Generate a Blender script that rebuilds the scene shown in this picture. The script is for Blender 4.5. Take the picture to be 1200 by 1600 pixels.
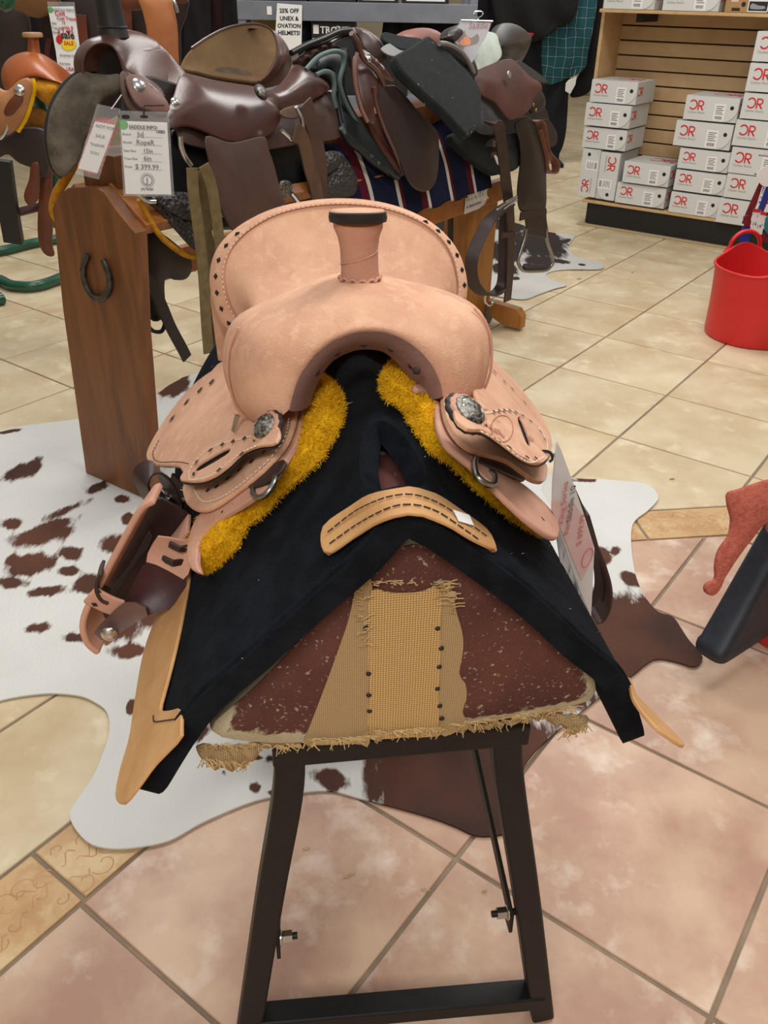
import bpy, bmesh, math, random
import numpy as np
from mathutils import Vector, Matrix, noise
from mathutils.geometry import delaunay_2d_cdt

random.seed(7)
for o in list(bpy.data.objects): bpy.data.objects.remove(o)
scene = bpy.context.scene
COL = scene.collection

# ------------------------------------------------------------------ camera
F_PX, PITCH, ROLL, CAM_H = 1330.0, math.radians(31.6), math.radians(-1.1), 1.34
fwd = np.array([0, math.cos(PITCH), -math.sin(PITCH)])
r0 = np.array([1.0, 0, 0]); u0 = np.cross(r0, fwd)
c_, s_ = math.cos(ROLL), math.sin(ROLL)
CR = c_*r0 - s_*u0; CU = s_*r0 + c_*u0
CAM = np.array([0, 0, CAM_H])
cam_data = bpy.data.cameras.new('camera'); cam = bpy.data.objects.new('camera', cam_data); COL.objects.link(cam)
cam_data.sensor_fit = 'VERTICAL'; cam_data.sensor_height = 24.0; cam_data.lens = F_PX/1600*24.0
cam_data.clip_start = 0.02; cam_data.clip_end = 60
m = Matrix(((CR[0], CU[0], -fwd[0], 0), (CR[1], CU[1], -fwd[1], 0), (CR[2], CU[2], -fwd[2], CAM_H), (0, 0, 0, 1)))
cam.matrix_world = m
scene.camera = cam

# ------------------------------------------------------------------ light
world = bpy.data.worlds.new('shop_ambient'); scene.world = world; world.use_nodes = True
bg = world.node_tree.nodes['Background']; bg.inputs[0].default_value = (1.0, 0.985, 0.96, 1); bg.inputs[1].default_value = 0.34
def area(x, y, z, sx, sy, power, col=(1, 0.97, 0.92), rot=0):
    l = bpy.data.lights.new('ceiling_or_fill_light', 'AREA'); l.shape = 'RECTANGLE'; l.size = sx; l.size_y = sy; l.energy = power; l.color = col
    o = bpy.data.objects.new('ceiling_or_fill_light', l); o.location = (x, y, z); o.rotation_euler = (0, 0, rot); COL.objects.link(o)
area(-0.3, -1.2, 2.7, 1.4, 0.8, 62)  # unseen fill lamp, set behind the camera to brighten front-facing surfaces
area(0.9, 1.2, 2.9, 1.2, 0.6, 34)
area(-0.9, 2.9, 2.9, 1.2, 0.6, 36)
area(1.3, 3.9, 2.9, 1.2, 0.6, 42)
area(-1.6, 5.3, 2.9, 1.2, 0.6, 28)
area(1.3, 7.6, 2.9, 1.2, 0.6, 36)
area(4.6, 9.2, 2.9, 1.2, 0.6, 36)
vs = scene.view_settings
vs.view_transform = 'Standard'; vs.look = 'None'; vs.exposure = -0.06; vs.gamma = 1.0; vs.use_curve_mapping = False

# ------------------------------------------------------------------ pixel -> place
def ray(px, py): return (px-600)/F_PX*CR + (800-py)/F_PX*CU + fwd
def floor_pt(px, py, z=0.0):
    d = ray(px, py); return CAM + d*((z-CAM_H)/d[2])
def on_plane(px, py, p, n):
    d = ray(px, py); n = np.asarray(n, float); return CAM + d*(((np.asarray(p)-CAM)@n)/(d@n))
def crop(ox, oy, s): return lambda pts: [(ox+x/s, oy+y/s) for x, y in pts]
class Frame:
    """upright frame: x right, y along its axis, z up"""
    def __init__(s, o, ang):
        s.o = np.array([o[0], o[1], 0.0]); s.ay = np.array([math.cos(ang), math.sin(ang), 0]); s.rx = np.array([math.sin(ang), -math.cos(ang), 0])
        s.c = s.loc(CAM)
    def loc(s, p):
        d = np.asarray(p)-s.o; return np.array([d@s.rx, d@s.ay, d[2]])
    def w(s, l): return s.o + l[0]*s.rx + l[1]*s.ay + np.array([0, 0, l[2]])
    def lray(s, px, py):
        d = ray(px, py); return np.array([d@s.rx, d@s.ay, d[2]])
    def atx(s, px, py, x):
        d = s.lray(px, py); return s.c + d*((x-s.c[0])/d[0])
    def aty(s, px, py, y):
        d = s.lray(px, py); return s.c + d*((y-s.c[1])/d[1])
    def atz(s, px, py, z):
        d = s.lray(px, py); return s.c + d*((z-s.c[2])/d[2])
    def atp(s, px, py, p, n):
        d = s.lray(px, py); n = np.asarray(n, float); return s.c + d*(((np.asarray(p)-s.c)@n)/(d@n))

# ------------------------------------------------------------------ materials
def lin(c):
    return tuple((v/255/12.92 if v/255 <= .04045 else ((v/255+.055)/1.055)**2.4) for v in c)+(1,)
MATS = {}
def M(name, c1, c2=None, scale=12.0, rough=.6, bump=.0, bscale=120.0, metal=0.0, spec=.5, c3=None, scale3=3.0, thr=(.4, .6), thr3=(.5, .62), stretch=None, alpha=1.0, coat=0.0, detail=6, rnd=0.0, trans=0.0):
    if name in MATS: return MATS[name]
    mt = bpy.data.materials.new(name); mt.use_nodes = True; nt = mt.node_tree; N = nt.nodes; L = nt.links
    b = N['Principled BSDF']; b.inputs['Roughness'].default_value = rough; b.inputs['Metallic'].default_value = metal
    b.inputs['Specular IOR Level'].default_value = spec; b.inputs['Base Color'].default_value = lin(c1)
    if coat: b.inputs['Coat Weight'].default_value = coat; b.inputs['Coat Roughness'].default_value = .25
    if trans: b.inputs['Transmission Weight'].default_value = trans
    if alpha < 1: b.inputs['Alpha'].default_value = alpha
    tc = N.new('ShaderNodeTexCoord'); src = tc.outputs['Object']
    if stretch:
        mp = N.new('ShaderNodeMapping'); mp.inputs['Scale'].default_value = stretch; L.new(src, mp.inputs[0]); src = mp.outputs[0]
    oi = N.new('ShaderNodeObjectInfo')
    def nz(sc, det=detail):
        n = N.new('ShaderNodeTexNoise'); n.noise_dimensions = '4D'; n.inputs['Scale'].default_value = sc; n.inputs['Detail'].default_value = det; n.inputs['Roughness'].default_value = .6
        mu = N.new('ShaderNodeMath'); mu.operation = 'MULTIPLY'; mu.inputs[1].default_value = 37.0; L.new(oi.outputs['Random'], mu.inputs[0]); L.new(mu.outputs[0], n.inputs['W'])
        L.new(src, n.inputs['Vector']); return n.outputs['Fac']
    def mix(fac, a, bcol, lo, hi):
        mr = N.new('ShaderNodeMapRange'); mr.inputs[1].default_value = lo; mr.inputs[2].default_value = hi; L.new(fac, mr.inputs[0])
        mx = N.new('ShaderNodeMix'); mx.data_type = 'RGBA'; L.new(mr.outputs[0], mx.inputs[0])
        if isinstance(a, tuple): mx.inputs[6].default_value = a
        else: L.new(a, mx.inputs[6])
        mx.inputs[7].default_value = bcol; return mx.outputs[2]
    colr = lin(c1)
    if c2: colr = mix(nz(scale), colr, lin(c2), *thr)
    if c3: colr = mix(nz(scale3), colr, lin(c3), *thr3)
    if rnd:
        hs = N.new('ShaderNodeHueSaturation'); mr = N.new('ShaderNodeMapRange'); mr.inputs[3].default_value = 1-rnd; mr.inputs[4].default_value = 1+rnd
        L.new(oi.outputs['Random'], mr.inputs[0]); L.new(mr.outputs[0], hs.inputs['Value'])
        if isinstance(colr, tuple): hs.inputs['Color'].default_value = colr
        else: L.new(colr, hs.inputs['Color'])
        colr = hs.outputs[0]
    if not isinstance(colr, tuple): L.new(colr, b.inputs['Base Color'])
    if bump:
        bp = N.new('ShaderNodeBump'); bp.inputs['Strength'].default_value = bump; bp.inputs['Distance'].default_value = .004
        L.new(nz(bscale, 4), bp.inputs['Height']); L.new(bp.outputs[0], b.inputs['Normal'])
    MATS[name] = mt; return mt

# ------------------------------------------------------------------ object helpers
WL = {}
def props(o, label=None, cat=None, group=None, kind=None):
    if label: o['label'] = label
    if cat: o['category'] = cat
    if group: o['group'] = group
    if kind: o['kind'] = kind
    return o
def thing(name, label, cat, at=(0, 0, 0), group=None):
    o = bpy.data.objects.new(name, None); o.empty_display_size = .05; COL.objects.link(o)
    o.location = Vector([float(v) for v in at]); WL[o] = Vector(o.location)
    return props(o, label, cat, group)
def link(o, parent, worldloc):
    COL.objects.link(o); WL[o] = Vector(worldloc)
    if parent is not None:
        o.parent = parent; o.location = Vector(worldloc)-WL[parent]
    else: o.location = Vector(worldloc)
    return o
def mo(name, verts, faces, mat, parent=None, smooth=True, bevel=0, seg=2, sub=0, label=None, cat=None, group=None, kind=None, origin=None, ang=40):
    V = np.array([[float(c) for c in v] for v in verts])
    if origin is None: origin = np.array([(V[:, 0].min()+V[:, 0].max())/2, (V[:, 1].min()+V[:, 1].max())/2, V[:, 2].min()])
    me = bpy.data.meshes.new(name); me.from_pydata((V-origin).tolist(), [], [list(f) for f in faces]); 
    bm = bmesh.new(); bm.from_mesh(me); bmesh.ops.recalc_face_normals(bm, faces=bm.faces); bm.to_mesh(me); bm.free()
    if smooth:
        me.shade_smooth()
    me.materials.append(mat)
    o = bpy.data.objects.new(name, me); link(o, parent, origin)
    if bevel:
        b = o.modifiers.new('bevel', 'BEVEL'); b.width = bevel; b.segments = seg; b.limit_method = 'ANGLE'; b.angle_limit = math.radians(ang)
    if smooth and not sub:
        me.set_sharp_from_angle(angle=math.radians(50)) if hasattr(me, 'set_sharp_from_angle') else None
    if sub:
        s = o.modifiers.new('subdivision', 'SUBSURF'); s.levels = sub; s.render_levels = sub
    return props(o, label, cat, group, kind)
def join_parts(*vf):
    V, Fc = [], []
    for v, f in vf:
        k = len(V); V += [tuple(p) for p in v]; Fc += [[i+k for i in q] for q in f]
    return V, Fc
def cat_spline(pts, n=8, closed=False):
    P = [np.asarray(p, float) for p in pts]; out = []; k = len(P)
    rng = range(k) if closed else range(k-1)
    for i in rng:
        p0 = P[(i-1) % k] if closed or i > 0 else 2*P[0]-P[1]
        p1 = P[i]; p2 = P[(i+1) % k]
        p3 = P[(i+2) % k] if closed or i+2 < k else 2*P[-1]-P[-2]
        for j in range(n):
            t = j/n
            out.append(.5*((2*p1)+(-p0+p2)*t+(2*p0-5*p1+4*p2-p3)*t*t+(-p0+3*p1-3*p2+p3)*t**3))
    if not closed: out.append(P[-1])
    return out
def resample(pts, n, closed=False):
    P = [np.asarray(p, float) for p in pts]
    if closed: P = P+[P[0]]
    d = [0]
    for a, b in zip(P, P[1:]): d.append(d[-1]+np.linalg.norm(b-a))
    P = np.array(P); d = np.array(d); t = np.linspace(0, d[-1], n+(1 if closed else 0))
    R = np.stack([np.interp(t, d, P[:, i]) for i in range(P.shape[1])], 1)
    return list(R[:-1] if closed else R)
def plen(pts): return sum(np.linalg.norm(np.asarray(b)-np.asarray(a)) for a, b in zip(pts, pts[1:]))
def tube_vf(path, r, n=8, closed=False, flat=1.0):
    P = [np.asarray(p, float) for p in path]; k = len(P); V = []; Fc = []
    rr = r if hasattr(r, '__len__') else [r]*k
    T = [(P[(i+1) % k]-P[i-1]) if closed else (P[min(i+1, k-1)]-P[max(i-1, 0)]) for i in range(k)]
    T = [t/(np.linalg.norm(t)+1e-12) for t in T]
    ref = np.array([0, 0, 1.0]) if abs(T[0][2]) < .9 else np.array([1.0, 0, 0])
    a = np.cross(T[0], ref); a /= np.linalg.norm(a)
    for i in range(k):
        a = a - T[i]*(a@T[i]); a /= np.linalg.norm(a)+1e-12; b = np.cross(T[i], a)
        for j in range(n):
            th = 2*math.pi*j/n; V.append(P[i]+rr[i]*(math.cos(th)*a+math.sin(th)*b*flat))
    for i in range(k if closed else k-1):
        for j in range(n):
            i2 = (i+1) % k; Fc.append([i*n+j, i*n+(j+1) % n, i2*n+(j+1) % n, i2*n+j])
    if not closed: Fc += [list(range(n))[::-1], [(k-1)*n+j for j in range(n)]]
    return V, Fc
def tube(name, path, r, mat, parent=None, n=8, closed=False, flat=1.0, **k): return mo(name, *tube_vf(path, r, n, closed, flat), mat, parent, **k)
def loft_vf(secs, closed_u=True, cap=True, closed_v=False):
    n = len(secs[0]); V = [p for s in secs for p in s]; Fc = []
    for i in range(len(secs)-(0 if closed_v else 1)):
        i2 = (i+1) % len(secs)
        for j in range(n if closed_u else n-1): Fc.append([i*n+j, i*n+(j+1) % n, i2*n+(j+1) % n, i2*n+j])
    if cap and closed_u and not closed_v: Fc += [list(range(n))[::-1], [(len(secs)-1)*n+j for j in range(n)]]
    return V, Fc
def loft(name, secs, mat, parent=None, closed_u=True, cap=True, closed_v=False, **k): return mo(name, *loft_vf(secs, closed_u, cap, closed_v), mat, parent, **k)
def ribbon_vf(path, wdir, width, thick):
    """strap along a path; wdir = width direction (one or per point)"""
    P = [np.asarray(p, float) for p in path]; k = len(P)
    wd = [np.asarray(w, float) for w in wdir] if np.ndim(wdir) == 2 else [np.asarray(wdir, float)]*k
    ww = width if hasattr(width, '__len__') else [width]*k
    secs = []
    for i in range(k):
        t = P[min(i+1, k-1)]-P[max(i-1, 0)]; t /= np.linalg.norm(t)+1e-12
        w = wd[i]-t*(wd[i]@t); w /= np.linalg.norm(w)+1e-12; nn = np.cross(t, w)
        a = w*ww[i]/2; b = nn*thick/2; secs.append([P[i]-a-b, P[i]+a-b, P[i]+a+b, P[i]-a+b])
    return loft_vf(secs)
def ribbon(name, path, wdir, width, thick, mat, parent=None, bevel=.0008, **k): return mo(name, *ribbon_vf(path, wdir, width, thick), mat, parent, bevel=bevel, **k)
def box_vf(c, hx, hy, hz, ax=(1, 0, 0), ay=(0, 1, 0), az=(0, 0, 1)):
    c, ax, ay, az = [np.asarray(v, float) for v in (c, ax, ay, az)]
    V = [c+sx*hx*ax+sy*hy*ay+sz*hz*az for sz in (-1, 1) for sx, sy in ((-1, -1), (1, -1), (1, 1), (-1, 1))]
    return V, [[3, 2, 1, 0], [4, 5, 6, 7], [0, 1, 5, 4], [1, 2, 6, 5], [2, 3, 7, 6], [3, 0, 4, 7]]
def box(name, c, hx, hy, hz, mat, parent=None, ax=(1, 0, 0), ay=(0, 1, 0), az=(0, 0, 1), bevel=.003, **k): return mo(name, *box_vf(c, hx, hy, hz, ax, ay, az), mat, parent, smooth=False, bevel=bevel, **k)
def bar_vf(p, q, w, h, up=(0, 0, 1)):
    p = np.asarray(p, float); q = np.asarray(q, float); d = q-p; L = np.linalg.norm(d); d /= L
    s = np.cross(d, up); s /= np.linalg.norm(s)+1e-12; u = np.cross(s, d)
    return box_vf((p+q)/2, L/2, w/2, h/2, d, s, u)
def bar(name, p, q, w, h, mat, parent=None, up=(0, 0, 1), bevel=.003, **k): return mo(name, *bar_vf(p, q, w, h, up), mat, parent, smooth=False, bevel=bevel, **k)
def dist_poly(Q, poly):
    A = np.array(poly); B = np.roll(A, -1, 0); D = B-A; L2 = (D**2).sum(1)+1e-15
    out = np.full(len(Q), 1e9)
    for a, d, l in zip(A, D, L2):
        t = np.clip(((Q-a)@d)/l, 0, 1); out = np.minimum(out, np.hypot(*(Q-a-t[:, None]*d).T))
    return out
def inside(Q, poly):
    A = np.array(poly); B = np.roll(A, -1, 0); r = np.zeros(len(Q), bool)
    for (x1, y1), (x2, y2) in zip(A, B):
        c = ((y1 > Q[:, 1]) != (y2 > Q[:, 1])) & (Q[:, 0] < (x2-x1)*(Q[:, 1]-y1)/((y2-y1) if abs(y2-y1) > 1e-12 else 1e-12)+x1); r ^= c
    return r
def panel_vf(uv, fmap, thick, bulge=0.0, res=.012, smoothn=4, closed_spline=True, holes=(), back=True, bw=None, extra=None):
    """sheet with an outline in (u,v), laid on the surface fmap(u,v,h); a soft bulge towards its middle"""
    poly = cat_spline(uv, smoothn, True) if closed_spline else uv
    L = plen(poly+[poly[0]]); nb = max(12, int(L/res)); 
    if closed_spline: poly = resample(poly, nb, True)
    poly = [np.asarray(p)[:2] for p in poly]
    P = np.array(poly); lo, hi = P.min(0), P.max(0)
    gx, gy = np.meshgrid(np.arange(lo[0], hi[0], res), np.arange(lo[1], hi[1], res*.87)); gx = gx+(np.arange(gx.shape[0]) % 2)[:, None]*res/2
    Q = np.stack([gx.ravel(), gy.ravel()], 1)
    if len(Q): Q = Q[inside(Q, poly)]
    if len(Q): Q = Q[dist_poly(Q, poly) > res*.6]
    hl = []
    for h in holes:
        h = [np.asarray(p)[:2] for p in h]; hl.append(h)
        if len(Q): Q = Q[~inside(Q, h) & (dist_poly(Q, h) > res*.5)]
    vs_ = [Vector(p) for p in poly]; edges = [(i, (i+1) % len(poly)) for i in range(len(poly))]; faces = []
    loops = [list(range(len(poly)))]
    for h in hl:
        k = len(vs_); vs_ += [Vector(p) for p in h]; edges += [(k+i, k+(i+1) % len(h)) for i in range(len(h))]; loops.append(list(range(k, k+len(h))))
    nfix = len(vs_)
    vs_ += [Vector(q) for q in Q]
    v2, e2, f2, ov, _, _ = delaunay_2d_cdt(vs_, edges, [loops[0]] if not hl else [], 1 if not hl else 2, 1e-6)
    v2 = np.array([tuple(v) for v in v2])
    cen = np.array([v2[list(f)].mean(0) for f in f2]); ok = inside(cen, poly)
    for h in hl: ok &= ~inside(cen, h)
    fc = [list(f) for f, k in zip(f2, ok) if k]
    d = dist_poly(v2, poly); bw = bw or max(d.max(), 1e-6); s = np.clip(d/bw, 0, 1); hb = bulge*(1-(1-s)**2)
    if extra is not None: hb = hb+extra(v2, d)
    top = [fmap(u, v, thick+h) for (u, v), h in zip(v2, hb)]
    if not back: return top, fc, v2
    bot = [fmap(u, v, h if bulge < 0 else h*.5) for (u, v), h in zip(v2, hb)]
    n = len(v2); F2 = [list(f) for f in fc]+[[i+n for i in f][::-1] for f in fc]
    cnt = {}
    for f in fc:
        for a, b in zip(f, f[1:]+f[:1]): cnt[(a, b)] = 1
    for (a, b) in cnt:
        if (b, a) not in cnt: F2.append([b, a, a+n, b+n])
    return top+bot, F2, v2
def plane_map(p, ex, ey):
    p, ex, ey = [np.asarray(v, float) for v in (p, ex, ey)]; ex = ex/np.linalg.norm(ex); ey = ey-ex*(ey@ex); ey /= np.linalg.norm(ey); nn = np.cross(ex, ey)
    f = lambda u, v, h: p+u*ex+v*ey+h*nn
    f.inv = lambda w: ((np.asarray(w)-p)@ex, (np.asarray(w)-p)@ey); f.n = nn; f.p = p; f.ex = ex; f.ey = ey
    return f
def px_panel(name, pxs, fm, thick, mat, parent=None, bulge=0, res=.012, bevel=None, holes=(), closed_spline=True, **k):
    """outline traced in photo pixels, standing on the given plane"""
    uv = [fm.inv(on_plane(x, y, fm.p, fm.n)) for x, y in pxs]
    hl = [[fm.inv(on_plane(x, y, fm.p, fm.n)) for x, y in h] for h in holes]
    V, Fc, _ = panel_vf(uv, fm, thick, bulge, res, holes=hl, closed_spline=closed_spline)
    return mo(name, V, Fc, mat, parent, bevel=thick*.35 if bevel is None else bevel, **k)
def disc_vf(c, nrm, r, h, n=20, dome=0.0, up=None, rx_=1.0):
    c = np.asarray(c, float); nrm = np.asarray(nrm, float); nrm = nrm/np.linalg.norm(nrm)
    a = np.cross(nrm, up if up is not None else ((0, 0, 1) if abs(nrm[2]) < .9 else (1, 0, 0))); a /= np.linalg.norm(a); b = np.cross(nrm, a)
    rings = [(r, 0), (r, h*.7), (r*.9, h), (r*.5, h+dome*.8), (r*.12, h+dome)]
    return loft_vf([[c+rr*(rx_*math.cos(t)*a+math.sin(t)*b)+z*nrm for t in [2*math.pi*i/n for i in range(n)]] for rr, z in rings])
def disc(name, c, nrm, r, h, mat, parent=None, n=20, dome=0.0, up=None, rx_=1.0, **k): return mo(name, *disc_vf(c, nrm, r, h, n, dome, up, rx_), mat, parent, **k)
FONTS = {}
def text(name, s, o, ex, ey, size, mat, parent, bold=0.0, align='LEFT', depth=.0003, shear=0.0, mirror=False):
    """flat lettering on a surface, o = baseline start"""
    cu = bpy.data.curves.new(name, 'FONT'); cu.body = s; cu.size = size; cu.align_x = align; cu.offset = bold; cu.extrude = 0; cu.shear = shear; cu.resolution_u = 2
    ob = bpy.data.objects.new(name, cu); me = bpy.data.meshes.new_from_object(ob); bpy.data.objects.remove(ob); bpy.data.curves.remove(cu)
    o, ex, ey = [np.asarray(v, float) for v in (o, ex, ey)]; ex = ex/np.linalg.norm(ex); ey = ey-ex*(ex@ey); ey /= np.linalg.norm(ey); nn = np.cross(ex, ey)
    sx = -1 if mirror else 1
    V = [o+sx*v.co[0]*ex+v.co[1]*ey+depth*nn for v in me.vertices]; Fc = [list(p.vertices) for p in me.polygons]; bpy.data.meshes.remove(me)
    if not V: return None
    return mo(name, V, Fc, mat, parent, smooth=False)
def fuzz_vf(V, Fc, n, length, width, lean=(0, 0, -.3), seed=1):
    """short strands standing on a surface"""
    rg = np.random.RandomState(seed); V = np.array([tuple(v) for v in V]); T = []
    for f in Fc:
        for i in range(1, len(f)-1): T.append((f[0], f[i], f[i+1]))
    T = np.array(T); A, B, C = V[T[:, 0]], V[T[:, 1]], V[T[:, 2]]; Nn = np.cross(B-A, C-A); ar = np.linalg.norm(Nn, axis=1); Nn /= ar[:, None]+1e-12
    idx = rg.choice(len(T), n, p=ar/ar.sum()); u, v = rg.rand(n), rg.rand(n); sw = u+v > 1; u[sw], v[sw] = 1-u[sw], 1-v[sw]
    P = A[idx]+u[:, None]*(B-A)[idx]+v[:, None]*(C-A)[idx]
    D = Nn[idx]+rg.randn(n, 3)*.6+np.array(lean); D /= np.linalg.norm(D, axis=1)[:, None]
    S = np.cross(D, rg.randn(n, 3)); S /= np.linalg.norm(S, axis=1)[:, None]
    ln = length*(.5+rg.rand(n))[:, None]; K = rg.randn(n, 3)*.35
    a = P-S*width/2; b = P+S*width/2; mid = P+D*ln*.55; c = mid+S*width*.35; d = mid-S*width*.35; e = P+(D+K*.6)*ln
    VV = np.stack([a, b, c, d, e], 1).reshape(-1, 3); FF = []
    for i in range(n):
        k = 5*i; FF += [[k, k+1, k+2, k+3], [k+3, k+2, k+4]]
    return VV, FF
def fuzz(name, V, Fc, n, length, width, mat, parent, **k):
    a, b = fuzz_vf(V, Fc, n, length, width, **k)
    me = bpy.data.meshes.new(name); org = a.mean(0); me.from_pydata((a-org).tolist(), [], b); me.materials.append(mat)
    o = bpy.data.objects.new(name, me); link(o, parent, org); return props(o, kind='stuff')
def dashes_vf(path, fnorm, dash, gap, w, h=.0004):
    """thread stitches along a path"""
    L = plen(path); n = max(2, int(L/(dash+gap))); parts = []
    R = resample(path, n*4+1)
    for i in range(n):
        p, q = R[4*i], R[4*i+int(max(1, round(4*dash/(dash+gap))))]
        nn = np.asarray(fnorm(p) if callable(fnorm) else fnorm, float); parts.append(bar_vf(p+nn*h, q+nn*h, w, w*.8, nn))
    return join_parts(*parts)
def diamonds_vf(path, fnorm, step, lx, ly, h=.0006, skip=0):
    L = plen(path); n = max(1, int(L/step)); R = resample(path, 2*n+1); V, Fc = [], []
    for i in range(n):
        p = R[2*i+1]; t = R[2*i+2]-R[2*i]; nn = np.asarray(fnorm(p) if callable(fnorm) else fnorm, float); nn = nn/np.linalg.norm(nn)
        t = t-nn*(t@nn); t /= np.linalg.norm(t); s = np.cross(nn, t); k = len(V); c = p+nn*h
        V += [c-t*lx/2, c+s*ly/2, c+t*lx/2, c-s*ly/2, c+nn*.0008]; Fc += [[k, k+1, k+4], [k+1, k+2, k+4], [k+2, k+3, k+4], [k+3, k, k+4]]
    return V, Fc

# ------------------------------------------------------------------ shared materials
SUEDE = M('tan_roughout', (222, 176, 148), (206, 158, 132), scale=11, rough=.9, bump=.35, bscale=420, spec=.15, c3=(226, 184, 154), scale3=60, thr3=(.52, .7))
SUEDE_D = M('mauve_roughout', (158, 126, 120), (142, 110, 106), scale=14, rough=.85, bump=.25, bscale=260, spec=.2)
ROSE = M('rose_suede', (208, 160, 138), (194, 146, 126), scale=14, rough=.85, bump=.25, bscale=260, spec=.2)
TANL = M('wear_leather', (206, 160, 108), (190, 142, 92), scale=14, rough=.55, bump=.15, bscale=160, spec=.35)
BLACK = M('black_lacing', (30, 26, 26), rough=.6)
FELT = M('black_felt', (20, 23, 28), (28, 32, 38), scale=30, rough=1.0, bump=.6, bscale=420, spec=.08)
THREAD = M('cream_thread', (236, 220, 200), rough=.8)
DTHREAD = M('dark_thread', (58, 40, 38), rough=.8)
DBROWN = M('dark_latigo', (58, 38, 36), (44, 28, 27), scale=22, rough=.5, bump=.15, bscale=160)
BURG = M('burgundy_leather', (72, 40, 46), (60, 33, 38), scale=12, rough=.45, bump=.08, bscale=200)
STEEL = M('bright_steel', (205, 205, 205), rough=.22, metal=1)
NICKEL = M('antique_nickel', (165, 163, 156), (60, 58, 54), scale=180, rough=.35, metal=.9, bump=.6, bscale=300)
FLEECE = M('yellow_fleece', (230, 182, 34), (208, 156, 20), scale=40, rough=1.0, bump=.8, bscale=120, spec=.1)
BMETAL = M('black_powder_coat', (13, 13, 14), (19, 18, 18), scale=60, rough=.5, bump=.08, bscale=500, spec=.35)
WHITE = M('white_paper', (238, 238, 238), rough=.6)
INK = M('black_ink', (28, 28, 30), rough=.7)
REDINK = M('red_ink', (196, 40, 52), rough=.7)
PLASTIC = M('clear_sleeve', (235, 238, 240), rough=.12, alpha=.13, spec=.6)
BURLAP_B = None

def attr_color(o, name, vals):
    a = o.data.attributes.new(name, 'FLOAT', 'POINT'); a.data.foreach_set('value', [float(v) for v in vals])
def attr_mat(name, cols, attr, nscale, namt, edge=.06, rough=.9, bump=.3, bscale=200, stretch=None, inner=None, iscale=6, speck=0):
    """two colours parted by a painted attribute with a noisy border"""
    mt = bpy.data.materials.new(name); mt.use_nodes = True; nt = mt.node_tree; N = nt.nodes; L = nt.links
    b = N['Principled BSDF']; b.inputs['Roughness'].default_value = rough; b.inputs['Specular IOR Level'].default_value = .2
    at = N.new('ShaderNodeAttribute'); at.attribute_name = attr; tc = N.new('ShaderNodeTexCoord'); src = tc.outputs['Object']
    if stretch:
        mp = N.new('ShaderNodeMapping'); mp.inputs['Scale'].default_value = stretch[0]; mp.inputs['Rotation'].default_value = (0, 0, stretch[1]); L.new(src, mp.inputs[0]); src2 = mp.outputs[0]
    else: src2 = src
    n = N.new('ShaderNodeTexNoise'); n.inputs['Scale'].default_value = nscale; n.inputs['Detail'].default_value = 8; n.inputs['Roughness'].default_value = .65; L.new(src2, n.inputs['Vector'])
    ma = N.new('ShaderNodeMath'); ma.operation = 'MULTIPLY_ADD'; ma.inputs[1].default_value = namt; L.new(n.outputs['Fac'], ma.inputs[0])
    sb = N.new('ShaderNodeMath'); sb.operation = 'SUBTRACT'; L.new(at.outputs['Fac'], sb.inputs[0]); sb.inputs[1].default_value = namt*.5; L.new(sb.outputs[0], ma.inputs[2])
    mr = N.new('ShaderNodeMapRange'); mr.inputs[1].default_value = .5-edge; mr.inputs[2].default_value = .5+edge; L.new(ma.outputs[0], mr.inputs[0])
    def tone(c, c2):
        if c2 is None: return None
        nn = N.new('ShaderNodeTexNoise'); nn.inputs['Scale'].default_value = iscale; nn.inputs['Detail'].default_value = 6; L.new(src, nn.inputs['Vector'])
        m2 = N.new('ShaderNodeMapRange'); m2.inputs[1].default_value = .35; m2.inputs[2].default_value = .65; L.new(nn.outputs['Fac'], m2.inputs[0])
        mx = N.new('ShaderNodeMix'); mx.data_type = 'RGBA'; mx.inputs[6].default_value = lin(c); mx.inputs[7].default_value = lin(c2); L.new(m2.outputs[0], mx.inputs[0]); return mx.outputs[2]
    mx = N.new('ShaderNodeMix'); mx.data_type = 'RGBA'; L.new(mr.outputs[0], mx.inputs[0])
    for k, (c, c2) in enumerate(cols):
        t = tone(c, c2)
        if t is None: mx.inputs[6+k].default_value = lin(c)
        else: L.new(t, mx.inputs[6+k])
    outc = mx.outputs[2]
    if speck:
        for sc_, lo_, hi_ in ((speck, .62, .72), (speck*.3, .68, .74)):
            ns = N.new('ShaderNodeTexNoise'); ns.inputs['Scale'].default_value = sc_; ns.inputs['Detail'].default_value = 5; L.new(src, ns.inputs['Vector'])
            ms = N.new('ShaderNodeMapRange'); ms.inputs[1].default_value = lo_; ms.inputs[2].default_value = hi_; ms.inputs[4].default_value = .6; L.new(ns.outputs['Fac'], ms.inputs[0])
            m3 = N.new('ShaderNodeMix'); m3.data_type = 'RGBA'; L.new(ms.outputs[0], m3.inputs[0]); L.new(outc, m3.inputs[6]); m3.inputs[7].default_value = lin(cols[1][0]); outc = m3.outputs[2]
    L.new(outc, b.inputs['Base Color'])
    if bump:
        bp = N.new('ShaderNodeBump'); bp.inputs['Strength'].default_value = bump; bp.inputs['Distance'].default_value = .004
        n2 = N.new('ShaderNodeTexNoise'); n2.inputs['Scale'].default_value = bscale; n2.inputs['Detail'].default_value = 3; L.new(src2, n2.inputs['Vector']); L.new(n2.outputs['Fac'], bp.inputs['Height']); L.new(bp.outputs[0], b.inputs['Normal'])
    return mt
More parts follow.
